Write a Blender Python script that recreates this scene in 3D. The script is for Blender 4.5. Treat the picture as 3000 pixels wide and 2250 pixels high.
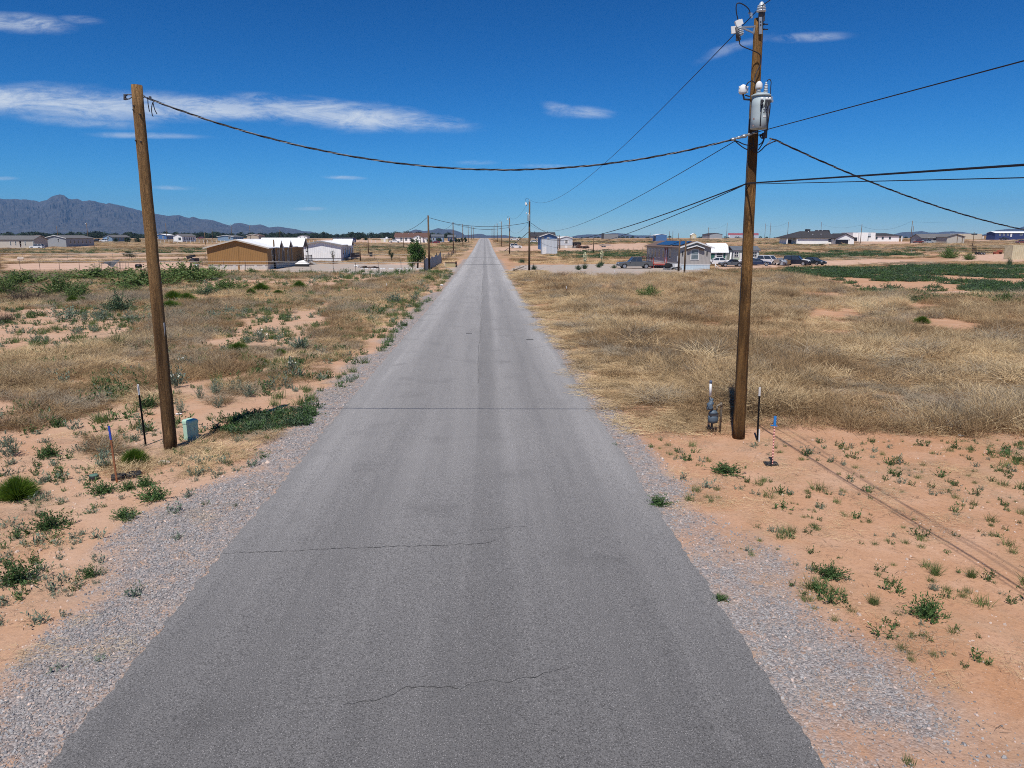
import bpy, bmesh, math, random
import numpy as np
from mathutils import Vector, Matrix, Euler

random.seed(7); RNG = np.random.default_rng(11)
scene = bpy.context.scene
for o in list(bpy.data.objects): bpy.data.objects.remove(o)
C = scene.collection

# ------------------------------------------------------------------ camera, world, sun, exposure
F, CX, CY, H, HZ = 2080.0, 1500.0, 1125.0, 4.9, 695.0      # focal length in photo pixels, centre, camera height, horizon row
PITCH = math.atan((CY-HZ)/F); YAW = math.atan(80/F*math.cos(PITCH))
cam = bpy.data.cameras.new('camera'); cam_o = bpy.data.objects.new('camera', cam); C.objects.link(cam_o)
cam.sensor_width = 36; cam.lens = F/3000*36; cam.clip_start = .1; cam.clip_end = 60000
cam_o.location = (0, 0, H); cam_o.rotation_euler = (math.pi/2-PITCH, 0, -YAW)
scene.camera = cam_o

SHADOW = Vector((.315, .949, 0)); SUN_EL = math.radians(60.5)
sun = bpy.data.lights.new('sun', 'SUN'); sun_o = bpy.data.objects.new('sun', sun); C.objects.link(sun_o)
sun.energy = 5.0; sun.angle = math.radians(.53); sun.color = (1, .95, .88)
sd = Vector((SHADOW.x*math.cos(SUN_EL), SHADOW.y*math.cos(SUN_EL), -math.sin(SUN_EL)))
sun_o.rotation_euler = sd.to_track_quat('-Z', 'Y').to_euler()
sun_o.location = (-6, -20, 40)

world = bpy.data.worlds.new('World'); scene.world = world; world.use_nodes = True
wn = world.node_tree; wn.nodes.clear()
SKY_STRENGTH = .07
def build_world():
    N, L = wn.nodes, wn.links
    out = N.new('ShaderNodeOutputWorld'); bg = N.new('ShaderNodeBackground'); sky = N.new('ShaderNodeTexSky')
    sky.sky_type = 'NISHITA'; sky.sun_disc = False
    sky.sun_elevation = SUN_EL; sky.sun_rotation = math.atan2(-SHADOW.x, -SHADOW.y)
    sky.altitude = 1300; sky.air_density = 1.0; sky.dust_density = 0.0; sky.ozone_density = 4.0
    # deep dry-air blue: the sky model's colour with more contrast between zenith and horizon
    sp = N.new('ShaderNodeSeparateColor'); L.new(sky.outputs[0], sp.inputs[0]); cb = N.new('ShaderNodeCombineColor')
    for ch, (g_, k_, top_) in enumerate(((2.5, .0021, 8.6), (1.52, .0247, 9.0), (1.47, .0395, 8.2))):
        a_ = N.new('ShaderNodeMath'); a_.operation = 'MINIMUM'; a_.inputs[1].default_value = top_; L.new(sp.outputs[ch], a_.inputs[0])
        b_ = N.new('ShaderNodeMath'); b_.operation = 'POWER'; b_.inputs[1].default_value = g_; L.new(a_.outputs[0], b_.inputs[0])
        c_ = N.new('ShaderNodeMath'); c_.operation = 'MULTIPLY'; c_.inputs[1].default_value = k_/SKY_STRENGTH; L.new(b_.outputs[0], c_.inputs[0]); L.new(c_.outputs[0], cb.inputs[ch])
    hs = cb
    tc = N.new('ShaderNodeTexCoord'); sep = N.new('ShaderNodeSeparateXYZ'); L.new(tc.outputs['Generated'], sep.inputs[0])
    def m(op, a, b=None, c=None, clamp=False):
        n = N.new('ShaderNodeMath'); n.operation = op; n.use_clamp = clamp
        for i, v in enumerate((a, b, c)):
            if v is None: continue
            if isinstance(v, (int, float)): n.inputs[i].default_value = v
            else: L.new(v, n.inputs[i])
        return n.outputs[0]
    yy = m('MAXIMUM', sep.outputs[1], .05)
    u = m('DIVIDE', sep.outputs[0], yy); v = m('DIVIDE', sep.outputs[2], yy)
    comb = N.new('ShaderNodeCombineXYZ'); L.new(m('MULTIPLY', u, 9.), comb.inputs[0]); L.new(m('MULTIPLY', v, 34.), comb.inputs[1])
    def noise(vec, scale, det, rough=.6, dist=0):
        n = N.new('ShaderNodeTexNoise'); n.inputs['Scale'].default_value = scale; n.inputs['Detail'].default_value = det
        n.inputs['Roughness'].default_value = rough; n.inputs['Distortion'].default_value = dist; L.new(vec, n.inputs['Vector']); return n
    warp = noise(comb.outputs[0], .55, 6, .62)
    ws = N.new('ShaderNodeSeparateColor'); L.new(warp.outputs['Color'], ws.inputs[0])
    fine = noise(comb.outputs[0], 1.5, 12, .74, .6)
    total = None
    # cirrus: photo position, half sizes in photo pixels, opacity, tilt
    for (px, py, sx, sy, op, tilt) in [(40, 297, 580, 54, 1, .03), (560, 310, 440, 42, .95, .03), (1020, 335, 370, 46, 1, .10), (700, 325, 420, 26, .8, .04),
                                       (20, 68, 215, 30, .8, .02), (1700, 329, 105, 20, .5, .02), (1640, 318, 60, 18, .4, .2), (2380, 108, 150, 18, .4, -.04),
                                       (2150, 140, 120, 20, .3, -.35), (420, 396, 190, 11, .5, .02), (1000, 521, 75, 8, .6, .02),
                                       (500, 551, 80, 8, .5, .02), (915, 611, 60, 7, .5, 0), (20, 522, 50, 7, .4, 0), (1600, 487, 110, 8, .35, .03),
                                       (1400, 476, 70, 9, .3, 0), (240, 60, 70, 14, .3, .05), (230, 355, 240, 20, .4, .06), (790, 292, 120, 22, .5, .1)]:
        d = ray(px, py); u0, v0 = d[0]/d[1], d[2]/d[1]; su, sv = sx/F*1.05, sy/F*1.02
        du = m('ADD', m('SUBTRACT', u, u0), m('MULTIPLY', m('SUBTRACT', ws.outputs[0], .5), su*1.3))
        dv = m('ADD', m('SUBTRACT', v, v0), m('MULTIPLY', m('SUBTRACT', ws.outputs[1], .5), sv*1.15))
        dv = m('ADD', dv, m('MULTIPLY', du, tilt))
        a = m('DIVIDE', du, su); b = m('DIVIDE', dv, sv)
        r = m('SQRT', m('ADD', m('MULTIPLY', a, a), m('MULTIPLY', b, b)))
        mr = N.new('ShaderNodeMapRange'); mr.interpolation_type = 'SMOOTHSTEP'
        L.new(r, mr.inputs[0]); mr.inputs[1].default_value = 1.0; mr.inputs[2].default_value = .15; mr.inputs[3].default_value = 0; mr.inputs[4].default_value = op
        total = mr.outputs[0] if total is None else m('MAXIMUM', total, mr.outputs[0])
    fr = N.new('ShaderNodeMapRange'); L.new(fine.outputs['Fac'], fr.inputs[0])
    fr.inputs[1].default_value = .36; fr.inputs[2].default_value = .57; fr.inputs[3].default_value = .05; fr.inputs[4].default_value = 1.0
    core = m('MULTIPLY', m('MULTIPLY', total, m('MULTIPLY', total, total)), .38); cl = m('MULTIPLY', total, m('ADD', core, m('MULTIPLY', fr.outputs[0], m('SUBTRACT', 1., core))), clamp=True)
    front = m('GREATER_THAN', sep.outputs[1], .06)
    cl = m('MULTIPLY', cl, front); cl = m('MULTIPLY', cl, .84)
    mix = N.new('ShaderNodeMix'); mix.data_type = 'RGBA'; L.new(cl, mix.inputs[0]); L.new(hs.outputs[0], mix.inputs[6])
    mix.inputs[7].default_value = (10.8, 11.7, 12.6, 1)
    L.new(mix.outputs[2], bg.inputs['Color']); bg.inputs['Strength'].default_value = SKY_STRENGTH
    L.new(bg.outputs[0], out.inputs['Surface'])

scene.view_settings.view_transform = 'Standard'; scene.view_settings.look = 'None'
scene.view_settings.exposure = 0.0; scene.view_settings.gamma = 1.0
scene.view_settings.use_curve_mapping = False
scene.cycles.max_bounces = 6; scene.cycles.diffuse_bounces = 3; scene.cycles.glossy_bounces = 3
scene.cycles.transmission_bounces = 4; scene.cycles.transparent_max_bounces = 6; scene.cycles.volume_bounces = 0
scene.cycles.use_denoising = False; scene.cycles.pixel_filter_type = 'BLACKMAN_HARRIS'; scene.cycles.filter_width = 1.0; scene.cycles.sample_clamp_indirect = 4

# ------------------------------------------------------------------ where a photo pixel lies on the ground
PRY = [-60, 0, 20, 66, 133, 177, 254, 330, 474, 620, 800, 1200, 3000, 9000, 20000]
PRZ = [0, 0, -.03, -.33, -.26, -.10, .38, 1.25, 2.95, 3.6, 3.7, 3.2, 1.0, -4., -10]
def prof(y): return np.interp(y, PRY, PRZ)
def ray(px, py):
    u = (px-CX)/F; v = -(py-CY)/F
    y = math.cos(PITCH)+v*math.sin(PITCH); z = -math.sin(PITCH)+v*math.cos(PITCH); x = u
    c, s = math.cos(YAW), math.sin(YAW)
    return (x*c+y*s, -x*s+y*c, z)
def G(px, py):
    d = ray(px, py); t = 1.0
    while t < 9000:
        if H+d[2]*t <= prof(d[1]*t): break
        t *= 1.01
    lo, hi = t/1.01, t
    for _ in range(30):
        mid = (lo+hi)/2
        if H+d[2]*mid <= prof(d[1]*mid): hi = mid
        else: lo = mid
    return Vector((d[0]*hi, d[1]*hi, float(prof(d[1]*hi))))
def T(px, py, y):                       # the point of a sight line at a given distance along the road
    d = ray(px, py); k = y/d[1]; return Vector((d[0]*k, y, H+d[2]*k))
build_world()

# ------------------------------------------------------------------ noise for placing things
def vnoise(x, y, seed=0):
    xi = np.floor(x).astype(np.int64); yi = np.floor(y).astype(np.int64); xf = x-xi; yf = y-yi
    def h(a, b):
        n = (a*374761393+b*668265263+seed*1442695041) & 0x7fffffff
        n = ((n ^ (n >> 13))*1274126177) & 0x7fffffff
        return ((n ^ (n >> 16)) & 0xffff)/65535.
    u = xf*xf*(3-2*xf); v = yf*yf*(3-2*yf)
    return (h(xi, yi)*(1-u)+h(xi+1, yi)*u)*(1-v)+(h(xi, yi+1)*(1-u)+h(xi+1, yi+1)*u)*v
def fbm(x, y, oct=4, seed=0, gain=.5):
    s = 0; a = 1; t = 0
    for i in range(oct):
        s = s+a*vnoise(x*2**i, y*2**i, seed+i*17); t += a; a *= gain
    return s/t
def zt(x, y):                           # ground height off the road
    x = np.asarray(x, float); y = np.asarray(y, float)
    off = np.clip((np.abs(x+.52)-4.2)/4, 0, 1)
    far = np.clip((np.hypot(x, y)-30)/200, 0, 1)
    b = (fbm(x*.09+3, y*.09, 3, 5)-.5)*.5+(fbm(x*.5, y*.5, 3, 9)-.5)*.14
    b = b+(fbm(x*.012, y*.012, 2, 21)-.5)*.5*far
    return prof(y)-.012-.05*off*np.clip((25-y)/10+.5, 0, 1)+b*off*np.where(y > 60, .55, .7)
def Z(x, y): return float(zt(x, y))

# ------------------------------------------------------------------ materials
MATS = {}
def pm(name, col, col2=None, scale=4., rough=.75, metal=0., bump=0., bscale=30., stretch=(1, 1, 1), spec=.3, detail=5, lo=.35, hi=.65, rand=0., trans=0.):
    """a principled material with noise between two colours, optional per-instance variation"""
    if name in MATS: return MATS[name]
    mt = bpy.data.materials.new(name); mt.use_nodes = True; MATS[name] = mt
    N, L = mt.node_tree.nodes, mt.node_tree.links; p = N['Principled BSDF']
    p.inputs['Roughness'].default_value = rough; p.inputs['Metallic'].default_value = metal; p.inputs['Specular IOR Level'].default_value = spec
    c4 = (*col, 1)
    if col2 is None: col2 = tuple(c*.86 for c in col)
    tc = N.new('ShaderNodeTexCoord'); mp = N.new('ShaderNodeMapping'); mp.inputs['Scale'].default_value = stretch
    L.new(tc.outputs['Object'], mp.inputs[0])
    n = N.new('ShaderNodeTexNoise'); n.inputs['Scale'].default_value = scale; n.inputs['Detail'].default_value = detail; L.new(mp.outputs[0], n.inputs['Vector'])
    mr = N.new('ShaderNodeMapRange'); mr.inputs[1].default_value = lo; mr.inputs[2].default_value = hi; L.new(n.outputs['Fac'], mr.inputs[0])
    mx = N.new('ShaderNodeMix'); mx.data_type = 'RGBA'; mx.inputs[6].default_value = c4; mx.inputs[7].default_value = (*col2, 1)
    L.new(mr.outputs[0], mx.inputs[0]); last = mx.outputs[2]
    if rand:
        oi = N.new('ShaderNodeObjectInfo'); hv = N.new('ShaderNodeHueSaturation')
        a = N.new('ShaderNodeMapRange'); a.inputs[3].default_value = 1-rand; a.inputs[4].default_value = 1+rand; L.new(oi.outputs['Random'], a.inputs[0])
        L.new(a.outputs[0], hv.inputs['Value']); L.new(last, hv.inputs['Color']); last = hv.outputs[0]
    L.new(last, p.inputs['Base Color'])
    if bump:
        b = N.new('ShaderNodeBump'); b.inputs['Strength'].default_value = bump; b.inputs['Distance'].default_value = .02
        n2 = N.new('ShaderNodeTexNoise'); n2.inputs['Scale'].default_value = bscale; n2.inputs['Detail'].default_value = 4; L.new(mp.outputs[0], n2.inputs['Vector'])
        L.new(n2.outputs['Fac'], b.inputs['Height']); L.new(b.outputs[0], p.inputs['Normal'])
    if trans:                                                # thin leaves let some light through
        out = N['Material Output']; tr = N.new('ShaderNodeBsdfTranslucent'); L.new(last, tr.inputs['Color'])
        ms = N.new('ShaderNodeMixShader'); ms.inputs[0].default_value = trans
        L.new(p.outputs[0], ms.inputs[1]); L.new(tr.outputs[0], ms.inputs[2]); L.new(ms.outputs[0], out.inputs['Surface'])
    return mt
def siding(name, col, pitch=.3, axis='XY', depth=.25, dark=.8):
    """wall boards: fine grooves as relief, run along z (axis XY) or along the wall (axis Z)"""
    if name in MATS: return MATS[name]
    mt = pm(name, col, tuple(c*.93 for c in col), 1.3, .7)
    N, L = mt.node_tree.nodes, mt.node_tree.links; p = N['Principled BSDF']
    tc = N.new('ShaderNodeTexCoord'); s = N.new('ShaderNodeSeparateXYZ'); L.new(tc.outputs['Object'], s.inputs[0])
    def m(op, a, b=0.):
        n = N.new('ShaderNodeMath'); n.operation = op
        for i, v in enumerate((a, b)):
            if isinstance(v, (int, float)): n.inputs[i].default_value = v
            else: L.new(v, n.inputs[i])
        return n.outputs[0]
    v = m('ADD', s.outputs[0], s.outputs[1]) if axis == 'XY' else s.outputs[2]
    fr = m('FRACT', m('DIVIDE', v, pitch)); g = m('LESS_THAN', fr, .1)
    b = N.new('ShaderNodeBump'); b.inputs['Strength'].default_value = 1; b.inputs['Distance'].default_value = .02
    L.new(m('SUBTRACT', 1., g), b.inputs['Height']); L.new(b.outputs[0], p.inputs['Normal'])
    src = p.inputs['Base Color'].links[0].from_socket; mx = N.new('ShaderNodeMix'); mx.data_type = 'RGBA'
    L.new(m('MULTIPLY', g, 1-dark), mx.inputs[0]); L.new(src, mx.inputs[6]); mx.inputs[7].default_value = (*[c*.35 for c in col], 1)
    L.new(mx.outputs[2], p.inputs['Base Color'])
    return mt

# ------------------------------------------------------------------ mesh building
class MB:
    def __init__(s): s.v = []; s.f = []; s.sm = []
    def add(s, vs, fs, smooth=False):
        b = len(s.v); s.v += [tuple(v) for v in vs]; s.f += [[b+i for i in f] for f in fs]; s.sm += [smooth]*len(fs); return s
    def box(s, x0, x1, y0, y1, z0, z1):
        return s.add([(x0, y0, z0), (x1, y0, z0), (x1, y1, z0), (x0, y1, z0), (x0, y0, z1), (x1, y0, z1), (x1, y1, z1), (x0, y1, z1)],
                     [(3, 2, 1, 0), (4, 5, 6, 7), (0, 1, 5, 4), (1, 2, 6, 5), (2, 3, 7, 6), (3, 0, 4, 7)])
    def cbox(s, c, sx, sy, sz): return s.box(c[0]-sx/2, c[0]+sx/2, c[1]-sy/2, c[1]+sy/2, c[2]-sz/2, c[2]+sz/2)
    def bar(s, a, b, w, h=None):                              # square bar from a to b
        a, b = Vector(a), Vector(b); d = (b-a).normalized(); h = h or w
        up = Vector((0, 0, 1)) if abs(d.z) < .95 else Vector((0, 1, 0))
        r = d.cross(up).normalized()*w/2; u = r.cross(d).normalized()*h/2
        vs = [p+q for p in (a, b) for q in (-r-u, r-u, r+u, -r+u)]
        return s.add(vs, [(0, 1, 2, 3), (7, 6, 5, 4), (0, 4, 5, 1), (1, 5, 6, 2), (2, 6, 7, 3), (3, 7, 4, 0)])
    def tube(s, pts, r, n=8, cap=True):                       # round tube through points, r a number or a list
        pts = [Vector(p) for p in pts]; k = len(pts); rs = r if isinstance(r, (list, tuple)) else [r]*k
        vs = []; fs = []; ref = None
        for i, p in enumerate(pts):
            d = (pts[min(i+1, k-1)]-pts[max(i-1, 0)])
            d = d.normalized() if d.length > 1e-9 else Vector((0, 0, 1))
            if ref is None: ref = Vector((1, 0, 0)) if abs(d.x) < .8 else Vector((0, 0, 1))
            a = (ref-d*ref.dot(d)).normalized(); b = d.cross(a); ref = a
            vs += [p+(a*math.cos(2*math.pi*j/n)+b*math.sin(2*math.pi*j/n))*rs[i] for j in range(n)]
        for i in range(k-1):
            for j in range(n): fs.append((i*n+j, i*n+(j+1) % n, (i+1)*n+(j+1) % n, (i+1)*n+j))
        s.add(vs, fs, True)
        if cap: b = len(s.v)-k*n; s.f += [[b+j for j in range(n)][::-1], [b+(k-1)*n+j for j in range(n)]]; s.sm += [False, False]
        return s
    def lathe(s, prof_, n=16, c=(0, 0, 0)):                   # (r, z) profile about a vertical axis
        return s.tube([(c[0], c[1], c[2]+z) for r, z in prof_], [max(r, 1e-4) for r, z in prof_], n)
    def prism(s, poly, y0, y1, axis='Y'):                     # polygon in (x,z) pushed along y, or (y,z) along x, or (x,y) along z
        k = len(poly); mk = {'Y': lambda p, t: (p[0], t, p[1]), 'X': lambda p, t: (t, p[0], p[1]), 'Z': lambda p, t: (p[0], p[1], t)}[axis]
        vs = [mk(p, y0) for p in poly]+[mk(p, y1) for p in poly]
        return s.add(vs, [list(range(k)), list(range(k, 2*k))[::-1]]+[(i, i+k, (i+1) % k+k, (i+1) % k) for i in range(k)])
    def build(s, name, mat=None, parent=None, loc=None, smooth=False, bevel=0):
        me = bpy.data.meshes.new(name); me.from_pydata(s.v, [], s.f); me.update()
        bm = bmesh.new(); bm.from_mesh(me); bmesh.ops.recalc_face_normals(bm, faces=bm.faces); bm.to_mesh(me); bm.free()
        me.polygons.foreach_set('use_smooth', [bool(smooth or x) for x in s.sm])
        o = bpy.data.objects.new(name, me); C.objects.link(o)
        if mat: me.materials.append(mat)
        if parent: o.parent = parent
        if loc is not None: o.location = loc
        if bevel:
            b = o.modifiers.new('bevel', 'BEVEL'); b.width = bevel; b.segments = 2; b.limit_method = 'ANGLE'; b.angle_limit = .7
        return o
def tag(o, label=None, cat=None, group=None, kind=None):
    if label: o['label'] = label
    if cat: o['category'] = cat
    if group: o['group'] = group
    if kind: o['kind'] = kind
    return o
def empty(name, loc, rz=0, label=None, cat=None, group=None):
    o = bpy.data.objects.new(name, None); C.objects.link(o); o.location = loc; o.rotation_euler = (0, 0, rz); o.empty_display_size = .2
    return tag(o, label, cat, group)
def copy_tree(o, parent=None):
    c = o.copy(); C.objects.link(c)
    if parent: c.parent = parent
    for ch in o.children: copy_tree(ch, c)
    return c
def npmesh(name, v, f, mat=None, smooth=False):
    """mesh object from numpy arrays; f is (n,3) or (n,4)"""
    me = bpy.data.meshes.new(name); v = np.asarray(v, np.float32); f = np.asarray(f, np.int32); k = f.shape[1]
    me.vertices.add(len(v)); me.vertices.foreach_set('co', v.ravel()); me.loops.add(f.size); me.loops.foreach_set('vertex_index', f.ravel())
    me.polygons.add(len(f)); me.polygons.foreach_set('loop_start', np.arange(0, f.size, k, dtype=np.int32))
    me.polygons.foreach_set('use_smooth', np.full(len(f), smooth)); me.update(calc_edges=True); me.validate()
    if mat: me.materials.append(mat)
    return me
def sag(a, b, drop, n=24):
    a, b = Vector(a), Vector(b)
    return [a.lerp(b, t/n)-Vector((0, 0, drop*4*(t/n)*(1-t/n))) for t in range(n+1)]

# common materials
M = dict(
 white=pm('white_paint', (.72, .72, .71), (.62, .62, .61), 2), metal=pm('galvanised_metal', (.45, .47, .48), (.36, .38, .39), 8, .45, .7),
 dark=pm('dark_rubber', (.02, .02, .022), (.03, .03, .03), 10, .6), wire=pm('cable_black', (.018, .018, .024), None, 5, .5),
 alu=pm('aluminium_strand', (.24, .25, .27), (.16, .16, .18), 10, .55, .4), glass=pm('window_glass', (.03, .04, .05), (.05, .06, .08), 1, .08, 0, spec=.6),
 steel=pm('dark_steel', (.08, .08, .09), (.05, .05, .055), 12, .5, .4), rust=pm('rusty_iron', (.17, .075, .04), (.09, .045, .03), 14, .85),
 porcelain=pm('pale_porcelain', (.55, .6, .63), (.48, .52, .55), 5, .25, spec=.5), black=pm('black_paint', (.012, .012, .013), None, 5, .45),
)
# ------------------------------------------------------------------ ground, road, shoulders
RL, RR = -4.2, 3.16                                            # road edges
def edge_table(pts):
    w = sorted([(g.y, g.x) for g in (G(*p) for p in pts)]); return [a for a, _ in w], [b for _, b in w]
LGY, LGX = edge_table([(-260, 2240), (180, 1775), (237, 1690), (272, 1600), (335, 1520), (420, 1470), (560, 1428), (700, 1380), (800, 1270), (870, 1188),
                       (966, 1115), (1019, 1053), (1094, 1027), (1107, 992), (1165, 943), (1226, 868), (1280, 850), (1318, 800)])
RGY, RGX = edge_table([(3200, 2260), (2995, 2140), (2881, 2060), (2746, 1980), (2588, 1865), (2520, 1830), (2475, 1780), (2407, 1700), (2285, 1595), (2171, 1530),
                       (2044, 1480), (2010, 1413), (1980, 1385), (1919, 1330), (1850, 1284), (1790, 1230), (1730, 1130), (1640, 1000), (1560, 880)])
def gravel_mask(x, y):                                         # 0..1, before break-up by noise
    x = np.asarray(x, float); y = np.asarray(y, float)
    xl = np.interp(y, LGY, LGX); xr = np.interp(y, RGY, RGX)
    n = (fbm(x*1.3, y*1.3, 3, 31)-.5)*.9
    l = np.clip((x-xl+n)/.5, 0, 1)*(x < RL+.3); r = np.clip((xr-x+n)/.6, 0, 1)*(x > RR-.3)
    patch = np.clip((fbm(x*.55, y*.55, 3, 77)-.30)/.14, .25, 1)
    strip = ((x > RR-.3) & (x < RR+.75+n*.8) & (y > 13) & (y < 62))*.85
    return np.clip((l+r*patch)*(y < 170)+strip, 0, 1)
def wpoly(pts): return np.array([[g.x, g.y] for g in (G(*p) for p in pts)])
def inpoly(x, y, poly):
    r = np.zeros(np.shape(x), bool); n = len(poly); j = n-1
    for i in range(n):
        xi, yi = poly[i]; xj, yj = poly[j]
        if yi != yj: r ^= ((yi > y) != (yj > y)) & (x < (xj-xi)*(y-yi)/(yj-yi)+xi)
        j = i
    return r
def inzone(x, y, polys, warp=.06, seed=3):
    """points inside any polygon, its outline frayed by noise that grows with distance"""
    d = np.hypot(x, y); wx = x+(fbm(x*.35, y*.35, 3, seed)-.5)*d*warp*1.2; wy = y+(fbm(x*.35+9, y*.35, 3, seed+1)-.5)*d*warp*1.6
    r = np.zeros(np.shape(x), bool)
    for p in polys: r |= inpoly(wx, wy, p)
    return r
DRIVE = [wpoly(q) for q in ([(1478, 802), (1510, 776), (1900, 772), (1990, 787), (2090, 793), (2100, 800), (1800, 808), (1560, 806)],
                            [(1040, 806), (760, 806), (800, 790), (903, 772), (1245, 776), (1240, 794), (1200, 802)],
                            [(1290, 815), (1318, 786), (1352, 772), (1352, 783), (1300, 830)])]
PALE = [wpoly(q) for q in ([(2090, 793), (2100, 778), (2300, 770), (2560, 758), (2700, 762), (2560, 774), (2400, 779), (2210, 786)],
                           [(1440, 736), (1460, 724), (1900, 712), (1905, 732), (1700, 737)], [(2640, 872), (2700, 860), (3000, 850), (3000, 868)],
                           [(0, 789), (0, 772), (560, 768), (610, 778), (600, 788)], [(0, 757), (560, 752), (600, 758), (0, 764)], [(1000, 777), (1250, 771), (1262, 782), (1000, 786)],
                           [(2600, 789), (2620, 772), (3000, 776), (3000, 788)], [(2800, 764), (2810, 744), (3000, 742), (3000, 770)], [(2300, 775), (2560, 768), (2550, 760), (2320, 766)],
                           [(2500, 716), (2510, 708), (2700, 708), (2700, 716)], [(900, 706), (1000, 699), (1130, 706), (1380, 704), (1380, 709), (1150, 713)],
                           [(2830, 707), (2830, 703), (3000, 701), (3000, 705)])]
def ground_sheet():
    ys = list(np.arange(-60, 4, 2.))+list(np.arange(4, 60, .36)); y = 60.
    while y < 650: ys.append(y); y *= 1.0125
    while y < 11500: ys.append(y); y *= 1.06
    ys.append(11800.); ys = np.array(ys)
    inner = np.arange(-11.5, 11.01, .38); s = np.linspace(0, 1, 84)[1:]**1.7
    rows = []
    for y in ys:
        half = 62+1.08*max(y, 0)
        rows.append(np.concatenate([-11.5-(half-11.5)*s[::-1], inner, inner[-1]+(half-inner[-1])*s]))
    X = np.array(rows); Y = np.repeat(ys[:, None], X.shape[1], 1); Zz = zt(X, Y)
    n, k = X.shape; v = np.stack([X, Y, Zz], -1).reshape(-1, 3)
    i = np.arange(n-1)[:, None]*k+np.arange(k-1)[None]; f = np.stack([i, i+1, i+k+1, i+k], -1).reshape(-1, 4)
    mt = ground_material(); me = npmesh('ground', v, f, mt, True); x, y = v[:, 0].astype(float), v[:, 1].astype(float)
    for nm, val in (('gravel', gravel_mask(x, y)), ('drive', inzone(x, y, DRIVE, .03).astype(float)), ('pale', inzone(x, y, PALE, .03).astype(float))):
        a = me.attributes.new(nm, 'FLOAT', 'POINT'); a.data.foreach_set('value', val.astype(np.float32))
    o = bpy.data.objects.new('ground', me); C.objects.link(o); tag(o, 'sandy reddish desert ground on both sides of the road', kind='structure')
def nmix(N, L, fac, a, b):
    m = N.new('ShaderNodeMix'); m.data_type = 'RGBA'
    for s, v in ((0, fac), (6, a), (7, b)):
        if hasattr(v, 'is_linked'): L.new(v, m.inputs[s])
        elif s == 0: m.inputs[0].default_value = v
        else: m.inputs[s].default_value = (*v, 1)
    return m.outputs[2]
def nnoise(N, L, vec, scale, det=5, rough=.55, a=.35, b=.65, dist=0):
    n = N.new('ShaderNodeTexNoise'); n.inputs['Scale'].default_value = scale; n.inputs['Detail'].default_value = det; n.inputs['Roughness'].default_value = rough
    n.inputs['Distortion'].default_value = dist; L.new(vec, n.inputs['Vector'])
    r = N.new('ShaderNodeMapRange'); r.inputs[1].default_value = a; r.inputs[2].default_value = b; L.new(n.outputs['Fac'], r.inputs[0]); return r.outputs[0]
def nmath(N, L, op, a, b=None, clamp=False):
    n = N.new('ShaderNodeMath'); n.operation = op; n.use_clamp = clamp
    for i, v in enumerate((a, b)):
        if v is None: continue
        if isinstance(v, (int, float)): n.inputs[i].default_value = v
        else: L.new(v, n.inputs[i])
    return n.outputs[0]
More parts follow.
